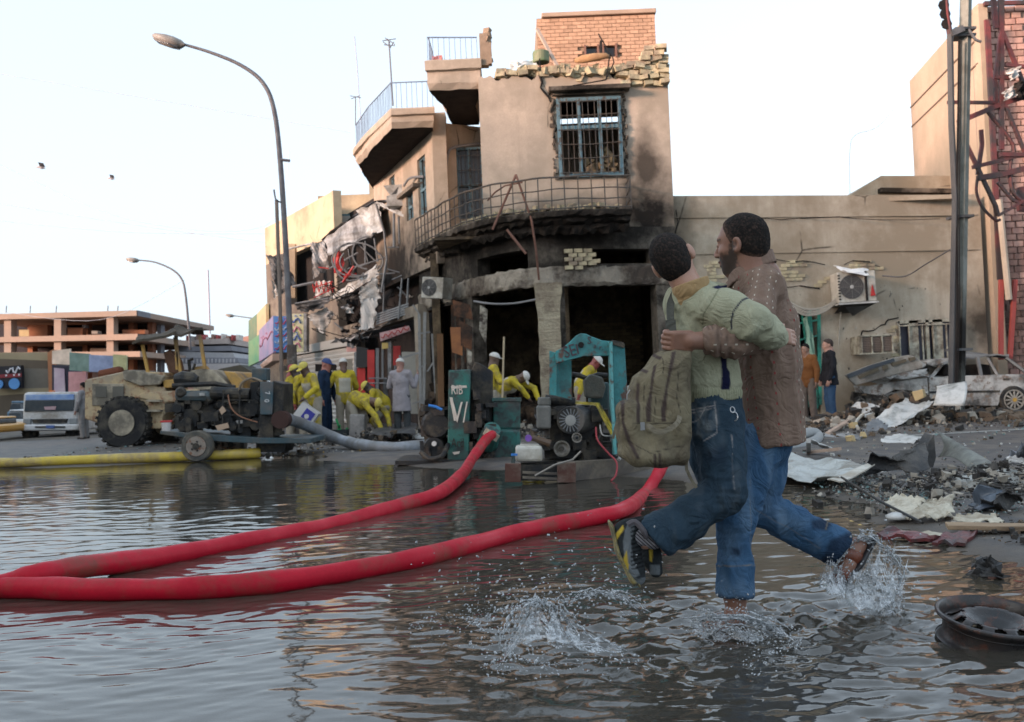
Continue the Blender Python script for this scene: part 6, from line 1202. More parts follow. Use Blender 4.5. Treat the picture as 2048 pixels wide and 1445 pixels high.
m = MB(); m.sheet([P(1715, 762, dC-.1), P(1850, 735, dC+.1), P(1860, 742, dC+1.3), P(1730, 750, dC+1.4)], .10, 2.5, 12, 8, (0, 0, .02), 11, .05); m.build('bonnet', cwm, cw)
m = MB(); m.sheet([P(1715, 768, dC-.1), P(1775, 750, dC-.12), P(1845, 738, dC), P(1860, 756, dC+.05)], .10, 2, 12, 6, (0, .02, 0), 15, .06); m.build('torn_metal', cwm, cw)
bp = part('bumper_panel', [(1690, 751), (1735, 732), (1790, 715), (1820, 710), (1838, 717), (1846, 728), (1846, 737), (1775, 754), (1711, 772)], dC-.5, .08, mat('dusty_plastic', (.36, .34, .30), (.28, .27, .24), s=2, rough=.6, dirt=(.15, .13, .11), ds=2), cw, bevel=.02)
part('dark_band', [(1694, 750), (1735, 733), (1788, 717), (1790, 723), (1738, 740), (1698, 757)], dC-.53, .05, mat('blue_dark_band', (.05, .06, .075), rough=.5), bp)
for q in (((1717, 752), (1757, 736), (1759, 742), (1720, 758)), ((1766, 733), (1775, 730), (1777, 738), (1768, 741)), ((1783, 727), (1812, 718), (1814, 724), (1786, 733)), ((1818, 716), (1830, 714), (1832, 720), (1820, 723))): part('slot', list(q), dC-.55, .06, mat('slot_brown', (.13, .11, .08), rough=.8), bp)
m = MB(); rr = random.Random(31)
for k in range(60): m.chunk((P(1715+rr.uniform(0, 110), 790, dC+.3).x, dC+rr.uniform(.0, 1.0), rr.uniform(.05, .55)), rr.uniform(.05, .17), rr)
for k in range(14): a = P(rr.uniform(1715, 1830), rr.uniform(785, 815), dC-.1); m.tube([a, a+Vector((rr.uniform(-.3, .3), rr.uniform(-.2, .2), rr.uniform(-.25, .25)))], rr.uniform(.012, .04), 5)
m.build('engine_remains', mat('scrap_metal', (.14, .115, .09), (.35, .33, .30), s=7, rough=.7, dirt=(.03, .03, .03), ds=3, da=.5), cw, kind='stuff')
wh = disc('wheel', 2029, 800, dC-.05, 28, .2, blackrub, cw, 30, [(.7, .1), (.76, 0), (.95, 0), (1, .2), (1, .9), (.9, 1)])
c = P(2029, 800, dC-.07); MB().lathe(c, [(.19, .06), (.215, 0), (.235, .0), (.235, .08), (.1, .12)], 28, 'Y').build('rim', mat('alloy_grey', (.35, .33, .29), (.22, .2, .17), s=6, rough=.5), wh)
for k in range(12): an = k*math.pi/6; MB().beam(c+Vector((.05*math.cos(an), .0, .05*math.sin(an))), c+Vector((.2*math.cos(an), .0, .2*math.sin(an))), .03, .03, up=(0, 1, 0)).build('spoke', mat('alloy_grey', B0), wh)
MB().lathe(c-Vector((0, .03, 0)), [(.045, 0), (.05, .04)], 14, 'Y').build('hub', mat('hub_yellow', (.5, .3, .05), rough=.6), wh)
# ================= debris =================
def g3(x, y, z): return G(x, y, z)
def dsheet(label, pts, m_, amp, seed, fr=3, nu=14, nv=10, rag=.02, th=.006, name='metal_sheet', cat='sheet metal'):
    """pts = (px, py, height)"""
    m = MB(); m.sheet([g3(*p) if p[2] >= 0 else P(p[0], p[1], -p[2]) for p in pts], amp, fr, nu, nv, (0, 0, -th), seed, rag); return m.build(name, m_, label=label, cat=cat)
palem = mat('pale_painted_sheet', (.46, .48, .46), (.38, .40, .39), s=3, rough=.6, bs=30, bump=.3, dirt=(.22, .21, .18), ds=2.5, da=.35)
dsheet('large pale warped sheet lying at the water edge behind the man', [(1553, 962, .05), (1700, 958, .12), (1735, 930, .10), (1575, 912, .16)], palem, .03, 3, rag=.01)
crumple = mat('charred_sheet', (.028, .030, .034), (.05, .048, .046), s=3, rough=.6, bs=14, bump=.6, dirt=(.09, .08, .07), ds=3, da=.2)
dsheet('big black charred sheet bulging up beside the pale warped sheet', [(1722, 950, .05), (1850, 945, .06), (1858, 890, .30), (1745, 905, .28)], crumple, .05, 5, 2, rag=.025)
part('charred_wing', [(1858, 885), (1868, 870), (1872, 915), (1862, 950), (1840, 945)], 10.2, .25, crumple, None, label='upright jagged black metal flap behind the black sheet', cat='sheet metal')
m = MB()
def cur(u, v):
    a = P(1872, 860, 10.6).lerp(P(1985, 925, 9.4), u); b = P(1875, 915, 10.3).lerp(P(1978, 948, 9.1), u); p = a.lerp(b, v); p.y -= .18*math.sin(v*3.1)*(1-u*.3); p.z += .05*math.sin(u*5)*v; return p
m.grid(cur, 14, 10, (0, .01, -.004)); m.build('curved_sheet', mat('grey_green_sheet', (.21, .22, .19), (.16, .17, .155), s=3, rough=.55, bs=12, bump=.4, dirt=(.08, .08, .07), ds=2), smooth=True, label='curved grey green metal sheet standing on edge in the road debris', cat='sheet metal')
dsheet('slanting blue grey sheet at the right edge above the charred heap', [(2003, 925, .12), (2080, 925, .12), (2090, 885, .45), (2045, 885, .42)], mat('blue_grey_sheet', (.25, .28, .33), (.2, .22, .27), s=3, rough=.4), .02, 6)
dsheet('small bright white sheet at the right edge on the charred heap', [(2012, 920, .2), (2080, 938, .2), (2085, 925, .24), (2022, 912, .24)], mat('bright_white_sheet', B0), .01, 7)
cb_ = mat('cream_board', (.60, .56, .46), (.50, .46, .37), s=4, rough=.8, bs=25, bump=.3, dirt=(.3, .26, .2), ds=5, da=.3)
dsheet('broken cream board lying beneath the black rod', [(1765, 1008, .06), (1812, 1035, .05), (1852, 1002, .12), (1800, 985, .14)], cb_, .007, 8, 3, rag=.016, name='broken_board', cat='board'); dsheet('second cracked cream board with scalloped edge right of the rod', [(1812, 1036, .05), (1900, 1034, .05), (1908, 992, .15), (1855, 1000, .13)], cb_, .009, 9, 3, rag=.022, name='broken_board', cat='board'); dsheet('low cream board strip under the burnt plank', [(1790, 1068, .02), (1900, 1078, .02), (1905, 1068, .02), (1800, 1060, .02)], cb_, .004, 10, rag=.01, name='broken_board', cat='board'); dsheet('white board strip just above the burnt plank', [(1908, 1040, .06), (2010, 1044, .06), (1990, 1028, .08), (1915, 1028, .08)], cb_, .006, 11, rag=.01, name='broken_board', cat='board')
m = MB(); m.beam(g3(1893, 1052, .06), g3(2110, 1056, .05), .16, .028); m.build('plank', mat('burnt_wood', (.36, .26, .17), (.10, .07, .05), s=1.3, rough=.85, bs=30, sc=(.5, 3, 3)), bevel=.003, label='long plank burnt black at its left end by the water', cat='plank')
redtr = mat('dark_red_trim', (.16, .012, .015), (.10, .01, .012), s=3, rough=.35, dirt=(.03, .02, .02), ds=4)
m = MB(); m.sheet([g3(1752, 1068, .03), g3(1862, 1080, .03), g3(1880, 1070, .05), g3(1775, 1056, .05)], .008, 4, 8, 3, (0, 0, -.02), 4, .01); m.build('vehicle_trim', redtr, label='dark red vehicle trim strip, left piece by the water edge', cat='car part'); m = MB(); m.sheet([g3(1865, 1082, .03), g3(1928, 1090, .02), g3(1955, 1062, .04), g3(1885, 1066, .05)], .008, 4, 8, 3, (0, 0, -.02), 6, .01); m.build('vehicle_trim', redtr, label='dark red ribbed vehicle trim, right piece by the plank', cat='car part')
MB().tube([g3(1683, 955, .16), g3(1760, 1003, .10), g3(1845, 1046, .05)], .010, 7).build('black_rod', steeldk, label='thin straight black rod leaning across the cream boards', cat='rod')
m = MB(); c = g3(1704, 962, .0); m.lathe(c, [(.035, 0), (.055, .09), (.065, .12)], 16); m.build('white_cup', plast, smooth=True, label='white cone shaped cup standing between pale sheet and rod', cat='cup')
m = MB(); m.sheet([g3(1655, 960, .10), g3(1690, 962, .12), g3(1750, 930, .19), g3(1735, 928, .20)], .008, 2, 6, 3, (0, 0, -.012), 3); m.build('white_strip', plast, label='white moulded strip resting on top of the cone cup', cat='strip')
m = MB(); c = g3(1797, 1040, .02); m.lathe(c, [(.02, 0), (.08, .01), (.085, .03), (.04, .05)], 20); m.build('white_disc', whitemetal, smooth=True, label='round white dish lying beside the lower end of the rod', cat='dish')
m = MB(); m.sheet([g3(1938, 1010, .06), g3(1968, 1022, .05), g3(2015, 985, .16), g3(1960, 968, .22)], .03, 2, 8, 6, (0, 0, -.01), 4); m.build('glass_scrap', mat('blue_glossy_scrap', (.12, .15, .19), (.05, .06, .08), s=4, rough=.2), smooth=True, label='glossy blue grey curved scrap in the charred heap', cat='scrap')
dsheet('black curved scrap right of the glossy blue one', [(1965, 1020, .05), (2045, 1012, .05), (2040, 985, .16), (2000, 980, .2)], crumple, .03, 14, 2)
m = MB(); m.sheet([G(1925, 1150, .0), G(2022, 1160, .0), G(1985, 1115, .10), G(1960, 1122, .07)], .02, 3, 8, 6, (0, 0, -.006), 6, .02); m.build('black_scrap', crumple, label='crumpled dark scrap poking out of the water above the wheel rim', cat='scrap')
m = MB(); m.sheet([G(1940, 1128, .02), G(1965, 1138, .01), G(1985, 1112, .10), G(1978, 1112, .09)], .01, 3, 4, 3, (0, 0, -.006), 2, .01); m.build('fin', crumple, label='small black fin standing out of the shallow water', cat='scrap')
dsheet('long white metal sheet leaning on the rubble mound in front of the car', [(1737, 840, -18.4), (1785, 855, -17.9), (1868, 808, -18.7), (1812, 800, -19.2)], mat('white_scorched', (.58, .57, .54), (.48, .47, .45), s=2, rough=.5, dirt=(.2, .2, .18), ds=3, da=.2), .035, 21, 2, rag=.03)
m = MB()
def cur2(u, v):
    a = P(1866, 812, 18.5).lerp(P(1928, 812, 18.2), u); b = P(1890, 783, 18.6).lerp(P(1950, 770, 18.4), u); p = a.lerp(b, v); p.y += .35*(v*v); p.z += .12*math.sin(v*2.2)*(1-.3*u); return p
m.grid(cur2, 10, 10, (0, .02, 0)); m.build('curved_sheet', mat('white_scorched', B0), smooth=True, label='curled white metal sheet standing up before the pole foot', cat='sheet metal')
dsheet('grey triangular sheet lying below the long white sheet', [(1722, 868, .02), (1775, 862, .02), (1775, 850, -17.8), (1745, 836, -18.2)], framegrey, .02, 22)
for k, (x0, y0, x1, y1, r_, lab) in enumerate(((1655, 868, 1700, 840, .05, 'pale broken timber pointing right in front of the mound'), (1660, 862, 1695, 846, .03, 'thin splintered timber beside the pale one'), (1835, 790, 1868, 808, .05, 'short white bar sticking out of the mound'), (1618, 905, 1680, 898, .04, 'long thin rail lying behind the pale warped sheet'))): MB().beam(g3(x0, y0, .06), g3(x1, y1, .35 if k == 2 else .12), r_*1.4, r_).build('timber', mat('pale_wood', B0) if k != 2 else whitemetal, label=lab, cat='timber')
MB().tube(spline([g3(1716, 858, .05), P(1712, 845, 18.8), P(1722, 832, 19), P(1728, 828, 19)], 5), .03, 6).build('bent_tube', plast, label='small curved pale tube standing in the rubble beside the man in black', cat='tube')
m = MB(); m.beam(g3(1617, 905, .05), g3(1617, 882, .3), .05); m.sheet([g3(1617, 884, .26), g3(1622, 880, .3), g3(1665, 895, .16), g3(1650, 898, .12)], .01, seed=2); m.build('bent_bracket', whitemetal, label='white bent bracket sticking up behind the pale warped sheet', cat='bracket', kind=None)
disc('pink_ball', 2032, 842, 19.2, 5, .08, mat('pink_plastic', (.7, .03, .2), rough=.5), None, 12, label='small bright pink ball on the road near the car wheel', cat='ball')
for k, (x, y, r_, lab) in enumerate(((1706, 853, .09, 'round yellow stone at the foot of the mound'), (1726, 872, .06, 'small yellow stone nearer the road'), (1702, 878, .07, 'yellow flat stone left on the road'), (1840, 790, .12, 'yellow chunk on top of the rubble mound'))): m = MB(); m.chunk(g3(x, y, .07+(.5 if k == 3 else 0)), r_); m.build('stone', mat('yellow_stone', (.5, .38, .2), (.4, .3, .17), s=6, rough=.9), bevel=.01, label=lab, cat='stone', group='yellow stones in the rubble')
for lab, pts, m_, sd_ in (('pale grey bent sheet half buried in the charred heap at the right edge', [(1985, 962, .06), (2060, 968, .06), (2075, 945, .14), (2000, 940, .12)], palem, 31), ('tilted dirty white panel lying before the curved grey green sheet', [(1890, 972, .05), (1950, 980, .05), (1975, 955, .16), (1905, 952, .10)], palem, 32), ('short white panel between the rubble mound and the black flap', [(1760, 885, .04), (1830, 888, .04), (1842, 872, .10), (1775, 870, .10)], mat('white_scorched', B0), 33), ('long flat grey strip lying on the road below the man in black', [(1640, 872, .04), (1720, 880, .04), (1726, 873, .06), (1650, 866, .05)], greymetal, 34), ('dusty white sheet leaning against the mound beneath the bonnet', [(1690, 826, -20.2), (1742, 836, -19.6), (1760, 812, -20.2), (1712, 804, -20.6)], mat('white_scorched', B0), 35)):
    dsheet(lab, pts, m_, .015, sd_, 2, rag=.012)
# piles as loose stuff
def pile(name, cnt, fn, mats_, smin, smax, seed, sq=(1, 1, 1), label=None, flatp=.3):
    rr = random.Random(seed); m = MB()
    for k in range(cnt):
        smax_ = smax*.62; c = fn(rr); m.cur = rr.randrange(len(mats_)); s_ = smin*.7+(smax_-smin*.7)*rr.random()**3.5
        if rr.random() < flatp:
            a = rr.uniform(0, 6.3); u = Vector((math.cos(a), math.sin(a), rr.uniform(-.3, .4)))*s_*1.8; v = Vector((-math.sin(a), math.cos(a), rr.uniform(-.3, .3)))*s_*rr.uniform(.4, 1.2); n = Vector((0, 0, .006))
            vs = [Vector(c), Vector(c)+u*rr.uniform(.7, 1), Vector(c)+u+v*rr.uniform(.5, 1), Vector(c)+v]; vs += [q+n for q in vs]; m.add(vs, [(3, 2, 1, 0), (4, 5, 6, 7), (0, 1, 5, 4), (1, 2, 6, 5), (2, 3, 7, 6), (3, 0, 4, 7)])
        else: m.chunk(c, s_, rr, sq)
    return m.build(name, mats_, label=label, cat=name.replace('_', ' '), kind='stuff')
dbA = mat('rubble_brown', (.17, .125, .09), (.10, .075, .055), s=4, rough=.95, bs=20, bump=.5); dbB = mat('rubble_dark', (.035, .033, .032), (.06, .055, .05), s=4, rough=.85); dbC = mat('rubble_pale', (.38, .35, .30), (.28, .25, .21), s=5, rough=.9); dbD = mat('rubble_white', (.60, .59, .56), rough=.7); dbE = mat('glass_teal', (.14, .26, .26), (.25, .36, .36), s=9, rough=.15, bump=0)
def moundfn(rr):
    while True:
        x = rr.uniform(-2.3, 2.6); y = rr.uniform(-1.5, 1.3); h = .60*math.exp(-(x*x/2.2+y*y/.9))
        if h > .03: return (P(1815, 800, 20).x+x, 19.9+y, h*rr.random()**.5)
pile('rubble_mound', 900, moundfn, [dbA, dbB, dbA, dbC, dbB], .03, .22, 41, label='brown rubble mound in front of the crushed car')
def rect_fn(x0, x1, y0, y1, h=.03):
    def f(rr):
        x, y = rr.uniform(x0, x1), rr.uniform(y0, y1); return (x, y, float(ground_h(np.array([[x]]), np.array([[y]]))[0, 0])+h*rr.random())
    return f
def bandfn(rr):
    y = rr.uniform(5.6, 11.5); x = 2.75+abs(rr.gauss(0, .9 if y < 9 else 1.3)); return (x, y, .02+.03*rr.random())
pile('road_litter', 1500, bandfn, [dbB, dbA, dbC, dbB, dbB], .006, .04, 42, label='small charred litter spread along the water edge at the right')
pile('glass_shards', 1500, lambda rr: (2.7+abs(rr.gauss(0, .7)), rr.uniform(6.8, 11.5), .03+.02*rr.random()), [dbE, dbE, dbD], .004, .022, 43, label='teal broken glass scattered round the pale warped sheet', flatp=.85)
def heapfn(rr): x = rr.gauss(4.1, .75); y = rr.gauss(8.3, .55); return (x, y, .02+.22*math.exp(-((x-4.3)**2+(y-8.4)**2)/1.0)*rr.random())
pile('charred_heap', 1900, heapfn, [dbB, dbB, dbB, crumple, dbC], .012, .075, 44, label='black charred heap of scraps at the right edge', flatp=.72)
pile('kerb_rubble', 900, lambda rr: (rr.uniform(5.2, 9.4) if rr.random() < .6 else rr.uniform(3.2, 6), rr.uniform(15.5, 22.8), .03+.05*rr.random()), [dbA, dbB, dbB, dbC, dbA, dbB], .015, .10, 45, label='mixed rubble on the ground along the foot of the beige wall')
pile('shop_rubble', 1500, lambda rr: (rr.uniform(-4.6, 3.6), rr.uniform(19.5, 24.2), .02+.22*rr.random()*max(0, 1)), [dbA, dbB, dbB, dbC, dbB, dbA], .02, .13, 46, label='dark rubble heaped before the burnt shop fronts')
pile('pavement_litter', 700, lambda rr: (rr.uniform(-6.5, 1.5), rr.uniform(17.3, 20.5), .02+.02*rr.random()), [dbC, mat('straw_litter', (.40, .28, .12), rough=.9), dbB, dbA, dbD], .015, .07, 47, label='straw coloured litter on the wet pavement before the workers')
pile('far_road_litter', 500, lambda rr: (rr.uniform(-10, -3.5), rr.uniform(17.5, 24), .02+.02*rr.random()), [dbB, dbC, dbA, dbE], .02, .08, 48, label='dark scattered litter on the road around the loader')
pile('right_road_litter', 700, lambda rr: (rr.uniform(3.5, 10.5), rr.uniform(11.5, 20), .03+.02*rr.random()), [dbB, dbC, dbA, dbE, dbD], .01, .05, 49, label='fine litter over the dry road at the right')
m = MB(); m.sheet([P(730, 872, 20), P(830, 868, 20), P(835, 845, 22.5), P(760, 850, 22.5)], .03, seed=3); m.build('tarpaulin', crumple, label='black wet tarpaulin spread behind the man in the grey coat', cat='tarpaulin')
m = MB(); m.prism([P(825, 878, 20.3), P(848, 878, 20.3), P(846, 872, 20.8), P(828, 872, 20.8)], (0, 0, .05)); m.build('white_scrap', whitemetal, label='small white scrap right of the grey coat man', cat='scrap')
# yellow road line, seen through the shallow water on the right
m = MB(); q = [(1.15, 8.6), (1.2, 8.75), (2.0, 6.05), (3.2, 4.6), (3.3, 4.72), (2.1, 6.2)]
def ln(u, v): y = 11-7*u; x = 2.28+.02*math.sin(y)+(v-.5)*.11; return (x, y, float(ground_h(np.array([[x]]), np.array([[y]]))[0, 0])+.006)
m.grid(ln, 60, 3); m.build('yellow_line', mat('yellow_road_paint', (.55, .36, .06), (.35, .25, .08), s=6, rough=.7), kind='structure')
m = MB(); m.grid(lambda u, v: (P(1850, 870, 14).x+u*3.2, 15.2+v*.25+u*.6, .042), 6, 1); m.build('white_line', mat('road_white', (.38, .37, .35), (.2, .2, .19), s=5, rough=.8), kind='structure')
# wheel rim lying in the water
rc = G(1992, 1268, .02)
rim = MB(); n = 64; prof = [(.212, .000), (.216, .012), (.205, .018), (.200, .010), (.185, -.02), (.182, -.075), (.20, -.10), (.206, -.10), (.206, -.09)]
rot = Matrix.Rotation(math.radians(9), 3, 'X') @ Matrix.Rotation(math.radians(4), 3, 'Y')
vs = [rc+Vector((0, 0, .058))+rot @ Vector((r_*math.cos(2*math.pi*j/n), r_*math.sin(2*math.pi*j/n), h_)) for r_, h_ in prof for j in range(n)]
rim.add(vs, [(i*n+j, i*n+(j+1) % n, (i+1)*n+(j+1) % n, (i+1)*n+j) for i in range(len(prof)-1) for j in range(n)])
rimm = mat('black_wheel_steel', (.012, .013, .015), (.03, .02, .017), s=5, rough=.28, bs=20, bump=.15, rust=(.07, .025, .015), ds=3)
ro = rim.build('steel_wheel', rimm, smooth=True, label='black steel wheel rim lying half in the water at the lower right', cat='wheel rim')
# disc with round holes: ring of quads between holes
dk = MB(); nh = 10; N2 = nh*8; rings = 15; import itertools
def dz(r_): return -.020+.030*math.exp(-((r_-.115)/.03)**2) - (.02 if r_ < .05 else 0)
R2 = [.185*(i/(rings)) for i in range(rings+1)]; keep = {}
for i in range(rings+1):
    for j in range(N2):
        an = 2*math.pi*j/N2; keep[(i, j)] = len(dk.v); dk.v.append(tuple(rc+Vector((0, 0, .052))+rot @ Vector((R2[i]*math.cos(an), R2[i]*math.sin(an), dz(R2[i])))))
for i in range(rings):
    for j in range(N2):
        rm, am = (R2[i]+R2[i+1])/2, 2*math.pi*(j+.5)/N2; k = round(am/(2*math.pi/nh)); ha = k*2*math.pi/nh; dx = rm*math.cos(am)-.142*math.cos(ha); dy = rm*math.sin(am)-.142*math.sin(ha)
        if math.hypot(dx, dy*1.0) < .026 or rm < .03: continue
        dk.f.append((keep[(i, j)], keep[(i+1, j)], keep[(i+1, (j+1) % N2)], keep[(i, (j+1) % N2)])); dk.mi.append(0)
do = dk.build('rim_disc', rimm, ro, smooth=True); so_ = do.modifiers.new('thick', 'SOLIDIFY'); so_.thickness = .005
# ================= people =================
def proj(V):
    q = np.asarray(V)-np.array([0, 0, CAMZ]); z = q @ np.array(FW); return CX+F*(q @ np.array(RT))/z, CY-F*(q @ np.array(UP))/z
def psd(x, y, poly):
    """signed distance to a polygon (negative inside)"""
    p = np.array(poly, float); n = len(p); d = np.full(x.shape, 1e9); ins = np.zeros(x.shape, bool)
    for i in range(n):
        a, b = p[i], p[(i+1) % n]; e = b-a; t = np.clip(((x-a[0])*e[0]+(y-a[1])*e[1])/max(e @ e, 1e-9), 0, 1)
        d = np.minimum(d, np.hypot(x-a[0]-t*e[0], y-a[1]-t*e[1])); c = (a[1] > y) != (b[1] > y)
        with np.errstate(divide='ignore', invalid='ignore'): ins ^= c & (x < (b[0]-a[0])*(y-a[1])/(b[1]-a[1]+1e-12)+a[0])
    return np.where(ins, -d, d)
def paint(polys, soft=2.0):
    def f(V):
        x, y = proj(V); m = np.zeros(len(x))
        for p in polys: m = np.maximum(m, np.clip(.5-psd(x, y, p)/soft, 0, 1))
        return m
    return f
def pline(lines, soft=2.0):
    """mask along polylines: [(pts, halfwidth px)]"""
    def f(V):
        x, y = proj(V); m = np.zeros(len(x))
        for pts, w_ in lines:
            for a, b in zip(pts, pts[1:]):
                a, b = np.array(a, float), np.array(b, float); e = b-a; t = np.clip(((x-a[0])*e[0]+(y-a[1])*e[1])/(e @ e), 0, 1)
                m = np.maximum(m, np.clip(.5-(np.hypot(x-a[0]-t*e[0], y-a[1]-t*e[1])-w_)/soft, 0, 1))
        return m
    return f
def polyext(S, poly, d, hy, r, k=.01):
    pw = [P(x, y, d) for x, y in poly]; p2 = [(q.x, q.z) for q in pw]
    X, Z = np.meshgrid(S.ax[0], S.ax[2], indexing='ij'); sd_ = psd(X, Z, p2)[:, None, :]; yy = np.abs(S.ax[1]-d)[None, :, None]-hy
    a, b = sd_+r, yy+r; v = np.minimum(np.maximum(a, b), 0)+np.sqrt(np.maximum(a, 0)**2+np.maximum(b, 0)**2)-r; S.comb((slice(None),)*3, v, k, 'add'); return S
def attr_mix(nt, col, name, c2):
    a = nt.nodes.new('ShaderNodeAttribute'); a.attribute_name = name; return mixc(nt, a.outputs['Fac'], col, c2)
def skinmat(name, c, c2, beard=None):
    def cu(nt, vec, col, b):
        b.inputs['Subsurface Weight'].default_value = .12; b.inputs['Subsurface Radius'].default_value = (.02, .008, .004); b.inputs['Subsurface Scale'].default_value = .5
        if beard: col = attr_mix(nt, col, 'beard', beard); col = attr_mix(nt, col, 'dark', (.04, .025, .02)); col = attr_mix(nt, col, 'lip', (.20, .09, .075))
        return col
    return mat(name, c, c2, s=14, rough=.5, bs=160, bump=.12, bd=.004, coord='O', custom=cu)
def head_sdf(S, c, fw, up, s=1.0, ears=True, detail=True):
    up = Vector(up).normalized(); fw = Vector(fw); fw = (fw-up*fw.dot(up)).normalized(); lf = up.cross(fw); c = Vector(c)
    L = lambda x, y, z: c+(lf*x+fw*y+up*z)*s; M3 = Matrix((lf, fw, up)).transposed(); e = lambda q, r, k=.012, op='add': S.ell(L(*q), [v*s for v in r], M3, k*s, op)
    e((0, -.014, .03), (.077, .099, .089)); e((0, .03, -.04), (.060, .064, .075), .03); e((0, .062, -.098), (.026, .026, .021), .03)
    S.cone(L(0, -.03, -.03), L(0, -.045, -.14), .056*s, .058*s, .03)
    if detail:
        e((0, .074, .028), (.046, .014, .010), .025); S.cone(L(0, .086, .016), L(0, .110, -.027), .008*s, .0115*s, .012)
        for x in (-1, 1):
            e((x*.012, .102, -.034), (.009, .012, .008), .006); e((x*.042, .056, -.022), (.022, .022, .02), .02); e((x*.031, .094, .006), (.015, .010, .008), .012, 'sub'); e((x*.031, .079, .004), (.0145, .0125, .010), .004)
        e((0, .094, -.059), (.022, .010, .006), .006); e((0, .090, -.073), (.019, .010, .007), .006)
    if ears:
        for x in (-1, 1):
            e((x*.079, -.014, -.006), (.010, .020, .032), .006); e((x*.088, -.010, -.003), (.009, .011, .019), .004, 'sub'); e((x*.083, -.004, -.028), (.006, .009, .010), .004)
    return L, M3, lf, fw, up
def hand_sdf(S, wrist, dirv, nrm, curl=.5, s=1.0, thumb=1):
    """palm, four unequal fingers bent twice, thumb from the side of the palm; nrm points out of the back of the hand"""
    d = Vector(dirv).normalized(); n = Vector(nrm); n = (n-d*n.dot(d)).normalized(); q = d.cross(n); w_ = Vector(wrist); pc = w_+d*.05*s
    S.rbox(pc, (.042*s, .040*s, .015*s), .012*s, Matrix((d, q, n)).transposed(), .012)
    for k, (o, ln) in enumerate(((-.030, .068), (-.010, .078), (.010, .074), (.029, .058))):
        b = w_+d*.088*s+q*o*s; dd_ = d; p = b; a = 0
        for j, f_ in enumerate((.45, .32, .25)):
            a += curl*(.7 if j == 0 else .9); dd_ = (d*math.cos(a)-n*math.sin(a)); p2 = p+dd_*ln*f_*s*1.1; S.cone(p, p2, (.0105-.001*j)*s, (.0098-.001*j)*s, .003); p = p2
    t0 = w_+d*.025*s-q*.034*s*thumb; t1 = t0+(d*.6-q*thumb*.65-n*.35)*.036*s; t2 = t1+(d*.95-q*thumb*.1-n*.5*curl)*.030*s
    S.cone(t0, t1, .015*s, .012*s, .012); S.cone(t1, t2, .0115*s, .009*s, .003)
def cloth(name, c, c2=None, bs=220, bump=.25, rough=.9, custom=None, **k): return mat(name, c, c2, s=k.pop('s', 6), rough=rough, bs=bs, bump=bump, bd=.003, coord='O', custom=custom, fold=k.pop('fold', 9), **k)
def folds(sc=(9, 9, 5), A=.006, sc2=(24, 24, 12), B=.002, seed=0):
    def f(V): return A*(1-2.2*np.abs(fbm(V*np.array(sc)+seed, 2)))+B*fbm(V*np.array(sc2)+seed, 2)-A*.4
    return f
hairm = mat('black_hair', (.010, .009, .009), (.016, .014, .013), s=30, rough=.8, bs=260, bump=.8, bd=.004, coord='O')
pv = lambda *a: P(*a)
# ---------------- the running man ----------------
man = empty('person', G(1470, 1245, 0), 'bearded man in brown patterned shirt and rolled jeans running through the water holding a boy', 'person')
skinM = skinmat('man_skin', (.27, .14, .095), (.22, .11, .075), beard=(.030, .022, .018))
fwM = Vector((-.80, .58, -.10)); upM = Vector((-.07, -.02, 1))
S = SDF((.55, 3.72, -.04), (1.62, 4.62, 1.76), .0048)
L, M3h, lf, fw, up = head_sdf(S, P(1482, 489, 4.28), fwM, upM, 1.07)
nb = P(1512, 562, 4.30); S.cone(L(0, -.035, -.06), nb, .055, .064, .02)
S.cone(nb, P(1530, 700, 4.32), .11, .10, .04); S.cone(P(1530, 700, 4.32), P(1530, 850, 4.33), .10, .11, .03)
S1, E1, W1_ = P(1520, 578, 4.16), P(1503, 680, 3.955), P(1384, 682, 3.865)
S.chain([S1, E1], [.05, .042]); S.chain([E1, W1_], [.046, .034], .02); S.chain([P(1480, 590, 4.44), P(1440, 660, 4.42), P(1400, 650, 4.3)], [.05, .042, .032])
hand_sdf(S, W1_+Vector((.012, 0, 0)), (-1, .10, .03), (.06, -.95, -.25), .95, 1.02, 1)
kn1, an1 = P(1475, 1030, 4.22), P(1470, 1192, 4.22); S.chain([P(1515, 870, 4.27), kn1, an1], [.08, .06, .046]); S.chain([an1, P(1472, 1228, 4.22)], [.046, .042])
S.chain([P(1478, 1232, 4.22), P(1440, 1246, 4.18), P(1418, 1250, 4.16)], [.040, .038, .028], .02)
kn2, an2 = P(1515, 1016, 4.38), P(1692, 1100, 4.42); S.chain([P(1530, 870, 4.4), kn2, P(1672, 1095, 4.42)], [.08, .06, .045]); S.chain([P(1672, 1093, 4.42), P(1703, 1098, 4.42)], [.044, .040], .02)
S.chain([P(1716, 1092, 4.42), P(1694, 1130, 4.40), P(1676, 1160, 4.38)], [.038, .036, .026], .02)
for k in range(5): S.cone(P(1421+k*3, 1249+k*1.5, 4.12+k*.02), P(1412+k*3, 1252+k*1.5, 4.10+k*.02), .010-.0008*k, .008, .004)
Mi = np.array(M3h)
def headloc(V, c=np.array(L(0, 0, 0)), s=1.07): return (V-c) @ Mi/s      # columns: left, forward, up
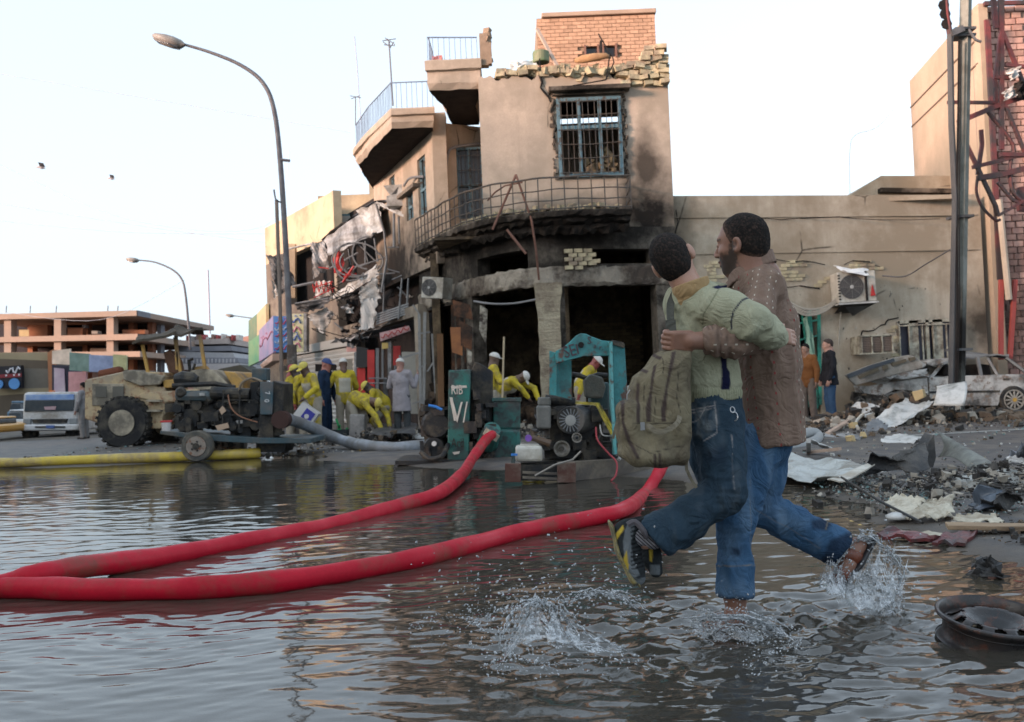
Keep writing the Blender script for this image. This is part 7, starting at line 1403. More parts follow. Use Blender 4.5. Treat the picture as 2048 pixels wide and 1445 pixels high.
def beardf(V):
    q = headloc(V); n = fbm(V*60, 2)*.02+fbm(V*160, 1)*.006; x, y, z = q[:, 0], q[:, 1], q[:, 2]
    line = np.where(y < .03, .025-.9*np.abs(y-.0), -.018-.28*(y-.03)); m = np.clip((line-z+n)/.022, 0, 1)*np.clip((y+.008+n)/.016, 0, 1)*np.clip((z+.13)/.02, 0, 1)
    lipc = np.clip(1-np.hypot((y-.098)/.02, (z+.066)/.011)*1.0, 0, 1); mus = np.clip(1-np.abs(z+.045)/.010, 0, 1)*(y > .075)
    return np.clip(np.maximum(m*.92, mus*.8)*(1-np.clip(lipc*2, 0, 1)), 0, 1)*(np.hypot(*q[:, :2].T) < .2)*(z > -.15)*(z < .05)
def browshadef(V):
    q = headloc(V); x, y, z = np.abs(q[:, 0]), q[:, 1], q[:, 2]
    b = np.clip(1-np.abs(z-.029+.1*np.abs(x-.03))/.006, 0, 1)*(x > .012)*(x < .055)*(y > .05); e = np.clip(1.2-np.hypot((x-.031)/.013, (z-.004)/.0045), 0, 1)*(y > .07)
    nn = np.clip(1.3-np.hypot((x-.011)/.006, (z+.041)/.005), 0, 1)*(y > .09); c_ = np.clip(1.2-np.hypot((y+.010)/.007, (z+.003)/.013), 0, 1)*(x > .074)*.6  # nostrils and ear hollow darkened too, shade painted into the skin
    return np.clip(np.maximum(np.maximum(b, e), np.maximum(nn, c_)), 0, 1)
def lipf(V):
    q = headloc(V); return np.clip(1.2-np.hypot(q[:, 0]/.024, (q[:, 2]+.066)/.013), 0, 1)*(q[:, 1] > .082)
sdfobj(S, 'body', skinM, man, attrs={'beard': beardf, 'dark': browshadef, 'lip': lipf})
c0 = np.array(L(0, 0, 0)); S = SDF(c0-.16, c0+.17, .0042); MM = M3h
S.ell(L(0, -.015, .031), (.0875, .111, .0995), MM, .0); S.ell(L(0, -.05, -.02), (.071, .067, .075), MM, .03)
S.plane(L(0, .060, .060), fw*.95-up*.42, .008); S.plane(L(0, .012, -.004), fw*.75-up*.35, .008)
S.plane(L(0, -.055, -.070), -up+fw*.30, .008)
for x in (-1, 1): S.ell(L(x*.085, .004, -.03), (.03, .032, .042), MM, .004, 'sub')
def hairdisp(V): return .0022*fbm(V*90, 2)+.002*fbm(V*25, 2)
def hedge(pl):
    def f(V):
        d = np.full(len(V), 1.0)
        for p, n, w_ in pl: n = np.array(n)/np.linalg.norm(n); d = np.minimum(d, -((V-np.array(p)) @ n)/w_)
        return np.clip(1-d+fbm(V*110, 2)*.9, 0, 1)*.85
    return f
def haircu(nt, vec, col, b):
    n = tnoise(nt, vec, 420, 2, .8); col = mixc(nt, ramp(nt, n, [(.45, B0), (.75, (.5,)*3)]), col, (.05, .042, .036)); return attr_mix(nt, col, 'edge', (.13, .078, .058))
hairm2 = mat('cropped_hair', (.010, .009, .009), (.016, .014, .013), s=30, rough=.85, bs=300, bump=1, bd=.006, coord='O', custom=haircu)
sdfobj(S, 'hair', hairm2, man, disp=lambda V: .0022*fbm(V*np.array([150, 150, 70]), 2)+.002*fbm(V*25, 2), attrs={'edge': hedge([(L(0, .060, .060), fw*.95-up*.42, .022), (L(0, .012, -.004), fw*.75-up*.35, .034), (L(0, -.055, -.070), -up+fw*.30, .035)])})
# shirt
def shirtcu(nt, vec, col, b):
    a = nt.nodes.new('ShaderNodeAttribute'); a.attribute_name = 'limb'; s = nt.nodes.new('ShaderNodeSeparateXYZ'); nt.links.new(a.outputs['Vector'], s.inputs[0]); u, v = s.outputs['X'], s.outputs['Y']
    us = math_(nt, 'MULTIPLY', u, 1/.031); fi = math_(nt, 'FLOOR', us); fr = math_(nt, 'FRACT', us)
    rn = nt.nodes.new('ShaderNodeTexWhiteNoise'); rn.noise_dimensions = '1D'; nt.links.new(fi, rn.inputs['W']); rv = rn.outputs['Value']
    line = math_(nt, 'LESS_THAN', math_(nt, 'ABSOLUTE', math_(nt, 'SUBTRACT', fr, .5)), .085)
    vv = math_(nt, 'FRACT', math_(nt, 'ADD', math_(nt, 'MULTIPLY', v, 1/.043), rv)); dash = math_(nt, 'LESS_THAN', vv, .24); m = math_(nt, 'MULTIPLY', line, dash)
    isred = math_(nt, 'GREATER_THAN', math_(nt, 'FRACT', math_(nt, 'MULTIPLY', rv, 7.3)), .62); some = math_(nt, 'GREATER_THAN', math_(nt, 'FRACT', math_(nt, 'MULTIPLY', rv, 3.7)), .18)
    st = math_(nt, 'SINE', math_(nt, 'MULTIPLY', u, 620.0)); col = mixc(nt, math_(nt, 'MULTIPLY_ADD', st, .10, .12), col, (.26, .19, .155))
    wide = math_(nt, 'SINE', math_(nt, 'MULTIPLY', u, 95.0)); col = mixc(nt, math_(nt, 'MULTIPLY_ADD', wide, .16, .16), col, (.115, .07, .055))
    dc = mixc(nt, isred, (.52, .47, .39), (.26, .045, .045)); return mixc(nt, math_(nt, 'MULTIPLY', math_(nt, 'MULTIPLY', m, some), .9), col, dc)
shirtm = cloth('brown_patterned_shirt', (.24, .165, .125), (.20, .135, .10), custom=shirtcu, bs=300)
shirtp = cloth('brown_shirt_lining', (.24, .165, .13), (.2, .135, .105), bs=300)
S = SDF((.72, 3.78, .62), (1.66, 4.75, 1.60), .0056); side = Vector((.32, .94, 0))
T = [P(1514, 592, 4.31), P(1530, 650, 4.31), P(1536, 730, 4.31), P(1541, 800, 4.32), P(1546, 905, 4.33)]
for a, b, ra, rb_ in zip(T, T[1:], (.118, .130, .132, .128), (.130, .132, .128, .136)): S.cone(a, b, ra, rb_, .03, sq=(side, 1.32))
S.cone(P(1518, 580, 4.28), P(1513, 540, 4.28), .098, .066, .045); S.cone(P(1528, 574, 4.19), P(1485, 585, 4.44), .078, .07, .05)
S.chain([P(1522, 584, 4.16), P(1512, 632, 4.05), P(1505, 672, 3.96)], [.072, .070, .062], .02); S.chain([P(1505, 680, 3.955), P(1462, 682, 3.915), P(1425, 683, 3.89)], [.062, .064, .058], .02)
S.chain([P(1482, 590, 4.44), P(1445, 650, 4.42)], [.07, .06], .03)
S.halfsub(P(1546, 925, 4.33), .35, P(1540, 888, 4.33), (.06, 0, -1)); S.halfsub(P(1425, 683, 3.89), .10, P(1409, 683, 3.88), (-1, .2, 0), .002)
def shirtdisp(V):
    x, y = proj(V); base = folds((8, 8, 3.2), .013, (20, 20, 9), .005)(V); e = np.exp(-(((x-1505)/60)**2+((y-660)/60)**2)); w2 = fbm(V*np.array([26, 26, 26])+3, 2)
    seam = np.exp(-((np.hypot(x-1480, y-600)-75)/4)**2)*(x > 1500)*(V[:, 1] < 4.25)*-.004
    roll = .004*np.sin((x-1425)*.32+w2*2)*((x > 1395) & (x < 1470) & (V[:, 1] < 4.0)); return base+.016*e*w2+seam+roll
uvM = [(T[0]+Vector((0, 0, .02)), T[4]-Vector((0, 0, .02)), .125, (1, 0, 0)), (P(1522, 574, 4.16), P(1505, 672, 3.96), .075, (0, -1, 0)), (P(1510, 680, 3.955), P(1415, 683, 3.89), .06, (0, -1, 0))]
so1 = sdfobj(S, 'shirt', shirtm, man, disp=shirtdisp, uv=uvM)
m = MB()                                                            # collar: a folded band round the neck, open at the throat
ca = P(1502, 541, 4.285); cu_ = Vector((.10, .0, 1)).normalized(); cf = Vector((-.9, .35, 0)).normalized(); cs = cu_.cross(cf)
def collar(u, v):
    an = math.pi*(.14+1.72*u); r_ = .076+.016*v+.003*math.sin(u*9); hgt = .040-.055*v-(.030 if v > .5 else .0)*abs(u-.5)**2*4; lean = -.045*math.cos(an)
    return ca + cf*math.cos(an)*r_*1.18+cs*math.sin(an)*r_+cu_*(hgt+lean*1.0)
m.grid(collar, 30, 4, (.002, .003, -.001)); m.build('collar', shirtp, so1, smooth=True)
m = MB()
for (r_, x) in ((.063, 1424), (.065, 1436), (.062, 1448)): q = P(x, 683, 3.89+.001*(x-1424)); m.tube([q+Vector((-.006, 0, 0)), q+Vector((.006, 0, .002))], [r_*.98, r_], 20)
m.build('rolled_cuff', shirtp, so1, smooth=True, kind='stuff')
# jeans
def denim(nm, c, c2, seam=(.22, .18, .12), light=(.2, .28, .36), dark=(.008, .012, .025)):
    def cu(nt, vec, col, b):
        n = tnoise(nt, vec, 420, 2, .8, (1, 1, .35)); col = mixc(nt, .45, col, ramp(nt, n, [(.3, (.55,)*3), (.7, (1.35,)*3)]), 'MULTIPLY')
        col = attr_mix(nt, col, 'fade', light); col = attr_mix(nt, col, 'wet', dark); return attr_mix(nt, col, 'seam', seam)
    return cloth(nm, c, c2, custom=cu, s=5)
jm = denim('blue_jeans', (.052, .115, .205), (.036, .085, .165))
S = SDF((.70, 3.95, .08), (1.75, 4.72, 1.05), .0058)
S.cone(P(1530, 820, 4.33), P(1528, 880, 4.33), .115, .118, .03, sq=(side, 1.25))
S.chain([P(1518, 880, 4.27), P(1500, 950, 4.25), P(1472, 1040, 4.22), P(1470, 1120, 4.22), P(1470, 1205, 4.22)], [.104, .092, .077, .070, .071], .02)
S.chain([P(1535, 880, 4.39), P(1525, 950, 4.39), P(1520, 1012, 4.38)], [.102, .091, .081], .03); S.chain([P(1520, 1014, 4.38), P(1590, 1052, 4.40), P(1695, 1105, 4.42)], [.081, .077, .084], .02)
S.halfsub(P(1470, 1215, 4.22), .12, P(1470, 1190, 4.22), (-.05, 0, -1), .002); S.halfsub(P(1695, 1105, 4.42), .15, P(1679, 1098, 4.42), (.80, 0, -.55), .002)
def jd(V):
    x, y = proj(V); b = folds((10, 10, 4.5), .011, (26, 26, 13), .004, 4)(V); e = np.exp(-(((x-1545)/38)**2+((y-1005)/30)**2)); e2 = np.exp(-(((x-1470)/50)**2+((y-1060)/60)**2)); k_ = fbm(V*np.array([10, 10, 34]), 2)
    hem = .005*((y > 1128) & (x < 1530))*(y < 1210); return b+(.014*e+.009*e2)*k_+hem
fade = lambda V: np.clip(fbm(V*np.array([12, 12, 4])+2, 2)*.7, 0, .22)
sdfobj(S, 'jeans', jm, man, disp=jd, attrs={'fade': lambda V: np.clip(fade(V)+paint([[(1545, 1020), (1610, 1045), (1600, 1060), (1540, 1038)], [(1462, 950), (1490, 950), (1480, 1010), (1455, 1000)], [(1448, 1060), (1475, 1060), (1472, 1120), (1450, 1118)]], 34)(V)*.28, 0, .5), 'wet': lambda V: np.clip(paint([[(1622, 1042), (1660, 1032), (1668, 1040), (1655, 1062), (1625, 1058)], [(1640, 1128), (1660, 1080), (1712, 1060), (1700, 1150), (1650, 1140)], [(1465, 1095), (1482, 1098), (1480, 1112), (1464, 1108)]], 8)(V)*.75+pline([([(1436, 1197), (1506, 1197)], 5)], 10)(V)*.5, 0, 1),
    'seam': lambda V: pline([([(1436, 1132), (1507, 1130)], .9), ([(1655, 1045), (1652, 1060)], 1)], 1.5)(V)*.7+pline([([(1500, 960), (1503, 1120)], .8), ([(1510, 1020), (1580, 1058), (1640, 1098)], .9)], 1.5)(V)*.35})
# sandal on the lifted foot
sa = MB(); q0, q1, q2 = P(1745, 1083, 4.42), P(1716, 1128, 4.41), P(1684, 1168, 4.38); n_ = Vector((.80, 0, .42)).normalized()
S = SDF((1.35, 4.25, .05), (1.68, 4.55, .52), .005); sqn = ((.82, 0, -.48), .32)
S.chain([P(1742, 1086, 4.42), P(1716, 1128, 4.41), P(1688, 1166, 4.39)], [.040, .045, .038], .01, sq=((.80, 0, -.55), .38)); sandal = sdfobj(S, 'sandal', mat('black_sole', (.012, .012, .016), (.02, .02, .022), s=8, rough=.3), man)
S = SDF((1.30, 4.25, .05), (1.66, 4.55, .50), .005); S.cone(P(1705, 1112, 4.41), P(1692, 1108, 4.41), .047, .044, .01); S.cone(P(1686, 1150, 4.39), P(1680, 1147, 4.39), .038, .036, .0)
S.halfsub(P(1700, 1112, 4.41), .10, P(1706, 1098, 4.41), (.45, 0, .9), .002); sdfobj(S, 'strap', mat('brown_leather', (.17, .045, .02), (.11, .03, .015), s=8, rough=.3), sandal)
# ---------------- the boy ----------------
boy = empty('person', P(1430, 1000, 4.05), 'boy in pale green jumper and dark jeans carried by the running man', 'person')
skinB = skinmat('boy_skin', (.44, .25, .18), (.38, .21, .15))
rtB = Vector((.80, -.34, .44)).normalized(); upB = Vector((-.42, -.02, .90)); upB = (upB-rtB*upB.dot(rtB)).normalized(); fwB = upB.cross(rtB)
S = SDF((.38, 3.66, .18), (1.36, 4.50, 1.72), .0048); bc = P(1348, 522, 4.06)
Lb, MB3, lfb, fwb, upb = head_sdf(S, bc, fwB, upB, .94)
S.cone(Lb(0, -.02, -.05), P(1382, 590, 4.08), .050, .06, .03)
for x in (1, -1): S.ell(Lb(x*.087, -.018, .0), (.012*.94, .020*.94, .034*.94), Matrix((lfb+fwb*.3*x*-1, fwb, upb)).transposed(), .005)
S.cone(P(1390, 600, 4.08), P(1425, 800, 4.08), .09, .085, .03); S.chain([P(1415, 614, 3.99), P(1500, 645, 3.86), P(1556, 674, 3.99)], [.05, .045, .032], .02)
S.chain([P(1380, 610, 4.2), P(1430, 600, 4.35), P(1490, 600, 4.42)], [.05, .04, .03], .02)
hand_sdf(S, P(1551, 671, 3.975), (.85, .45, -.10), (.35, -.9, .2), .42, .86, 1)
S.chain([P(1430, 850, 4.05), P(1452, 988, 3.99), P(1290, 1078, 4.0)], [.08, .06, .042], .02); S.chain([P(1420, 850, 4.15), P(1438, 985, 4.14), P(1320, 1085, 4.12)], [.075, .058, .04], .02)
sdfobj(S, 'body', skinB, boy)
c0 = np.array(Lb(0, 0, 0)); S = SDF(c0-.16, c0+.16, .0042); s_ = .94
S.ell(Lb(0, -.016, .033), (.085*s_, .108*s_, .098*s_), MB3, 0); S.ell(Lb(0, -.055, -.022), (.070*s_, .060*s_, .068*s_), MB3, .03)
S.plane(Lb(0, .068, .06), fwb*.95-upb*.45, .008); S.plane(Lb(0, -.022, -.02), fwb*.75-upb*.55, .012); S.plane(Lb(0, -.06, -.078), -upb+fwb*.2, .008)
sdfobj(S, 'hair', hairm2, boy, disp=lambda V: .0022*fbm(V*np.array([140, 140, 70]), 2)+.002*fbm(V*25, 2), attrs={'edge': hedge([(Lb(0, -.022, -.02), fwb*.75-upb*.55, .012), (Lb(0, -.06, -.078), -upb+fwb*.2, .014)])})
def jumpcu(nt, vec, col, b):
    n = tnoise(nt, vec, 240, 2, .7, (1, 1, 1.6)); col = mixc(nt, .3, col, ramp(nt, n, [(.3, (.7,)*3), (.7, (1.2,)*3)]), 'MULTIPLY'); col = attr_mix(nt, col, 'rib', (.17, .175, .095)); col = attr_mix(nt, col, 'seam', (.10, .11, .06)); return attr_mix(nt, col, 'navy', (.008, .010, .035))
jumpm = cloth('pale_green_jumper', (.38, .38, .27), (.32, .32, .22), custom=jumpcu, bs=150, bump=.4)
S = SDF((.42, 3.62, .85), (1.36, 4.42, 1.52), .0056)
S.chain([P(1388, 612, 4.09), P(1402, 650, 4.09), P(1418, 720, 4.085), P(1426, 780, 4.08), P(1428, 815, 4.08)], [.112, .120, .112, .108, .110], .03, sq=((.6, .8, 0), 1.05))
S.cone(P(1366, 606, 4.14), P(1416, 604, 4.0), .068, .075, .05); S.cone(P(1388, 598, 4.05), P(1386, 588, 4.04), .084, .074, .03)
S.chain([P(1416, 612, 3.985), P(1458, 622, 3.90), P(1500, 645, 3.86), P(1535, 664, 3.90), P(1558, 675, 3.975)], [.084, .076, .074, .060, .047], .02); S.chain([P(1390, 605, 4.2), P(1435, 596, 4.33), P(1480, 600, 4.4)], [.07, .06, .05], .03)
S.halfsub(P(1428, 815, 4.08), .16, P(1428, 801, 4.08), (.03, 0, -1), .003); S.halfsub(P(1570, 680, 4.0), .05, P(1556, 675, 3.97), (.8, .5, -.3), .002)
def jud(V):
    x, y = proj(V); b = folds((7, 7, 5), .011, (17, 17, 12), .004, 9)(V); b = b*np.clip((812-y)/34, .08, 1); k_ = fbm(V*np.array([20, 20, 14])+5, 2); e = np.exp(-(((x-1365)/30)**2+((y-640)/40)**2)); e2 = np.exp(-(((x-1480)/50)**2+((y-680)/30)**2)); e3 = np.exp(-(((x-1545)/25)**2+((y-660)/30)**2))
    rib = .0016*np.sin(x*1.35)*((y > 776) & (y < 806)); return b+.020*k_*(e+e2+.8*e3)+rib-.006*np.exp(-((y-776)/5)**2)
navy_ = paint([[(1424, 572), (1452, 570), (1468, 577), (1436, 580)], [(1437, 700), (1452, 700), (1454, 735), (1461, 745), (1460, 780), (1444, 780), (1442, 730)]], 2); nl = pline([([(1498, 597), (1483, 603), (1467, 622), (1461, 645), (1463, 658)], 1.6)], 1.8)
sdfobj(S, 'jumper', jumpm, boy, disp=jud, attrs={'navy': lambda V: np.maximum(navy_(V), nl(V)), 'seam': lambda V: pline([([(1438, 582), (1422, 605), (1408, 628), (1406, 648)], .8)], 1.6)(V)*.8,
    'rib': lambda V: (lambda x, y: np.clip(.5+.5*np.sin(x*1.35), 0, 1)*((y > 777) & (y < 806))*.6)(*proj(V))})
S = SDF((.5, 3.9, 1.25), (1.0, 4.3, 1.62), .0045); S.cone(P(1388, 596, 4.03), P(1383, 580, 4.02), .080, .074, .01); S.cone(P(1382, 574, 4.015), P(1378, 556, 4.01), .077, .074, .003); S.halfsub(P(1378, 540, 4.0), .12, P(1379, 564, 4.0), (-.30, 0, 1), .004); sdfobj(S, 'collar', cloth('tan_collar', (.42, .29, .15), (.36, .24, .12)), boy)
jb = denim('dark_faded_jeans', (.032, .058, .085), (.022, .040, .060), seam=(.42, .38, .36), light=(.16, .18, .19))
S = SDF((.35, 3.78, .35), (1.15, 4.36, 1.0), .0055)
S.cone(P(1428, 805, 4.08), P(1430, 850, 4.08), .108, .114, .03, sq=((.5, .85, 0), 1.08))
S.chain([P(1434, 850, 4.04), P(1444, 915, 4.02), P(1451, 985, 3.99)], [.101, .088, .079], .03); S.chain([P(1451, 987, 3.99), P(1385, 1030, 3.99), P(1290, 1088, 4.0)], [.079, .076, .092], .02)
S.chain([P(1422, 850, 4.15), P(1428, 920, 4.15), P(1440, 985, 4.14)], [.10, .09, .08], .03); S.chain([P(1440, 985, 4.14), P(1385, 1035, 4.13), P(1318, 1085, 4.12)], [.08, .078, .085], .02)
S.halfsub(P(1290, 1088, 4.0), .2, P(1307, 1078, 4.0), (-.72, 0, -.62), .002)
sdfobj(S, 'jeans', jb, boy, disp=lambda V: (lambda x, y: folds((10, 10, 6), .011, (24, 24, 16), .004, 2)(V)+.018*fbm(V*np.array([9, 9, 30]), 2)*np.exp(-(((x-1450)/45)**2+((y-985)/40)**2)))(*proj(V)),
  attrs={'fade': lambda V: np.clip(paint([[(1372, 812), (1430, 802), (1436, 845), (1436, 865), (1400, 880), (1378, 850)]], 14)(V)*np.clip(fbm(V*18, 3)*1.6+.35, 0, 1)+np.clip(fbm(V*np.array([16, 16, 7])+1, 2)*.5, 0, .16), 0, .8),
         'wet': lambda V: paint([[(1405, 905), (1450, 890), (1452, 930), (1412, 925)]], 12)(V)*.4,
         'seam': lambda V: np.clip(pline([([(1372, 822), (1430, 812)], 1), ([(1430, 803), (1434, 866)], 1.1), ([(1434, 866), (1408, 882)], 1.2), ([(1376, 850), (1398, 838), (1410, 815)], 1.1), ([(1373, 828), (1428, 817)], .7), ([(1462, 870), (1468, 980)], .5)], 1.6)(V)*(.55+.9*fbm(V*40, 1)), 0, 1)})
m = MB()
for (x, y, r_) in ((1465, 820, 5.5), (1468, 833, 9)):
    c = P(x, y, 3.955); m.tube([c+Vector((r_/500*math.cos(t)*.8, .006*math.sin(t), r_/500*math.sin(t))) for t in np.linspace(0, 6.283, 17)], .0026, 5, False)
m.build('metal_rings', mat('ring_metal', (.5, .5, .5), rough=.3, metal=.9, bump=0), boy, kind='stuff')
# shoes
shoem = {}
def shoecu(nt, vec, col, b): col = attr_mix(nt, col, 'grey', (.13, .145, .155)); col = attr_mix(nt, col, 'lace', (.005, .005, .006)); return attr_mix(nt, col, 'yellow', (.48, .34, .05))
shm_ = cloth('black_trainer', (.018, .022, .025), (.03, .034, .036), custom=shoecu, bs=90)
S = SDF((.30, 3.8, .15), (.66, 4.15, .56), .0045)
S.chain([P(1254, 1068, 4.0), P(1256, 1105, 3.99), P(1268, 1140, 3.985), P(1276, 1156, 3.98)], [.058, .050, .042, .030], .015, sq=((0, 1, 0), .85)); S.cone(P(1262, 1066, 4.0), P(1280, 1056, 4.0), .046, .046, .02)
S.halfsub(P(1222, 1110, 4.0), .12, P(1222, 1075, 4.0), (-.93, 0, -.38), .006)
shoe = sdfobj(S, 'shoe', shm_, boy, attrs={'grey': paint([[(1258, 1042), (1272, 1045), (1262, 1085), (1266, 1120), (1280, 1150), (1266, 1158), (1250, 1130), (1246, 1085), (1250, 1060)], [(1222, 1130), (1240, 1165), (1256, 1172), (1290, 1172), (1292, 1155), (1276, 1158), (1258, 1150), (1240, 1125)]], 2),
  'yellow': paint([[(1228, 1072), (1246, 1050), (1248, 1058), (1234, 1080)], [(1244, 1125), (1254, 1100), (1257, 1140), (1250, 1138)], [(1244, 1122), (1258, 1128), (1256, 1140)]], 2), 'lace': lambda V: (lambda x, y: np.clip(np.sin((x*.3+y)*.75)*3, 0, 1)*(x > 1262)*(y < 1140)*.8)(*proj(V))})
S = SDF((.27, 3.8, .12), (.64, 4.15, .56), .0045); S.chain([P(1224, 1056, 4.0), P(1238, 1110, 3.99), P(1262, 1158, 3.98), P(1276, 1166, 3.98)], [.036, .036, .032, .022], .01, sq=((.9, 0, .38), .26)); sdfobj(S, 'sole', mat('yellow_edged_sole', (.35, .27, .09), (.05, .06, .06), s=40, rough=.6, coord='O'), shoe)
MB().tube(spline([P(1255, 1050, 3.93), P(1270, 1044, 3.93), P(1287, 1062, 3.92), P(1292, 1075, 3.94)], 4), [.012]*13, 6).build('lace', mat('dark_lace', (.12, .11, .12), rough=.9), shoe)
S = SDF((.42, 3.98, .15), (.78, 4.30, .55), .005); S.chain([P(1300, 1085, 4.12), P(1303, 1115, 4.11), P(1312, 1142, 4.11)], [.046, .040, .028], .015); S.cone(P(1300, 1085, 4.12), P(1312, 1078, 4.12), .04, .042, .02)
sdfobj(S, 'shoe', shm_, boy, attrs={'yellow': paint([[(1298, 1100), (1306, 1095), (1304, 1125), (1299, 1122)]], 2), 'grey': paint([[(1300, 1130), (1320, 1130), (1320, 1150), (1300, 1150)]], 2), 'lace': lambda V: V[:, 0]*0})
S = SDF((.38, 3.85, .28), (.66, 4.15, .56), .0045); S.chain([P(1306, 1074, 4.0), P(1276, 1068, 4.0)], [.050, .052], .01)
def sockcu(nt, vec, col, b): s_ = nt.nodes.new('ShaderNodeSeparateXYZ'); nt.links.new(vec, s_.inputs[0]); return mixc(nt, ramp(nt, math_(nt, 'SINE', math_(nt, 'MULTIPLY', math_(nt, 'ADD', s_.outputs['X'], s_.outputs['Z']), 420.0)), [(.3, B0), (.7, W1)]), col, (.03, .03, .035))
sdfobj(S, 'sock', cloth('striped_sock', (.30, .29, .31), custom=sockcu), boy)
# backpack
bpk = empty('backpack', P(1312, 935, 3.9), 'worn olive brown striped backpack slung on the boy', 'backpack')
def bagcu(nt, vec, col, b): col = attr_mix(nt, col, 'stripe', (.062, .045, .040)); return attr_mix(nt, col, 'piping', (.03, .024, .02))
bagm = cloth('olive_canvas', (.215, .182, .118), (.165, .14, .092), custom=bagcu, bs=200, bump=.3, dirt=(.10, .08, .056), ds=7, da=.25)
Cb = lambda pts: [(1200+x/4.817, 680+y/4.817) for x, y in pts]
S = SDF((.28, 3.62, .60), (.84, 4.12, 1.24), .0054)
polyext(S, Cb([(620, 110), (520, 150), (430, 270), (330, 360), (290, 470), (270, 620), (215, 640), (215, 800), (250, 960), (330, 1110), (400, 1180), (540, 1225), (800, 1190), (850, 1020), (850, 700), (845, 400), (850, 110)]), 3.93, .125, .075, 0)
S.rbox(P(1300, 905, 3.82), (.085, .05, .055), .04, None, .03); S.rbox(P(1258, 860, 3.88), (.04, .09, .11), .035, None, .02)
def bagd(V): x, y = proj(V); return folds((8, 8, 4), .009, (22, 22, 12), .003, 6)(V)+.006*np.sin((y-850)*.12)*np.exp(-((y-905)/40)**2)
strp = [Cb(p) for p in ([(362, 420), (388, 425), (380, 600), (378, 800), (345, 800), (348, 600)], [(508, 250), (545, 232), (505, 480), (492, 640), (490, 790), (446, 790), (440, 650), (480, 500)], [(690, 130), (732, 118), (695, 280), (650, 480), (640, 640), (632, 790), (590, 790), (588, 660), (635, 440)], [(200, 600), (240, 590), (235, 780), (300, 980), (390, 1150), (360, 1150), (270, 1000), (215, 800)], [(370, 270), (470, 300), (450, 330), (365, 300)], [(510, 130), (600, 165), (580, 195), (505, 160)], [(515, 1100), (540, 1100), (545, 1225), (520, 1225)], [(560, 1090), (585, 1090), (590, 1225), (565, 1225)])]
pip = [(Cb([(300, 800), (560, 810), (850, 800)]), .8), (Cb([(600, 180), (620, 260), (600, 330)]), .7), (Cb([(430, 440), (420, 620), (430, 800)]), .7), (Cb([(760, 300), (740, 560), (770, 700)]), .7), (Cb([(540, 540), (520, 780)]), .7), (Cb([(250, 960), (480, 1090), (820, 1020)]), .7)]
bag = sdfobj(S, 'bag', bagm, bpk, disp=bagd, attrs={'stripe': paint(strp, 2.2), 'piping': pline(pip, 1.6)})
strapm = cloth('tan_webbing', (.22, .19, .14), (.17, .15, .11), bs=260)
def ribbon(name, pts, w_, m_, par, n=6):
    L_ = spline([P(*q) for q in pts], n); mb = MB(); k = len(L_)
    for i, p in enumerate(L_):
        t = (L_[min(i+1, k-1)]-L_[max(i-1, 0)]).normalized(); q = t.cross(Vector((0, 1, 0))); q = q.normalized() if q.length > .01 else Vector((0, 0, 1)); mb.v += [tuple(p+q*w_/2), tuple(p-q*w_/2), tuple(p-q*w_/2+Vector((0, .004, 0))), tuple(p+q*w_/2+Vector((0, .004, 0)))]
    for i in range(k-1):
        for j in range(4): mb.f.append((i*4+j, i*4+(j+1) % 4, i*4+4+(j+1) % 4, i*4+4+j)); mb.mi.append(0)
    return mb.build(name, m_, par)
rbn = ribbon('handle_strap', [(1286, 853, 3.77), (1298, 853, 3.755), (1308, 861, 3.75), (1322, 865, 3.75), (1340, 858, 3.755), (1355, 846, 3.765), (1360, 832, 3.79)], .019, strapm, bpk)
MB().box(P(1285, 853, 3.765), (.016, .012, .030)).build('buckle', mat('steel_buckle', (.3, .3, .3), rough=.4, metal=.7), rbn)
ribbon('hanging_strap', [(1366, 885, 3.86), (1374, 892, 3.86), (1373, 935, 3.88), (1376, 945, 3.88), (1384, 962, 3.9), (1393, 976, 3.9)], .012, strapm, bpk); ribbon('shoulder_strap', [(1342, 650, 3.96), (1341, 610, 4.0), (1352, 582, 4.05)], .03, cloth('grey_strap', (.10, .10, .085)), bpk); ribbon('shoulder_strap', [(1352, 705, 3.93), (1345, 680, 3.95), (1341, 640, 3.96)], .04, mat('grey_strap', B0), bpk)
ribbon('side_strap', [(1244, 808, 3.84), (1238, 830, 3.83), (1230, 860, 3.83), (1226, 878, 3.84)], .010, strapm, bpk); rod('zip_pull', [(1260, 780), (1254, 790), (1254, 801)], 3.83, .003, mat('steel_buckle', B0), bpk)
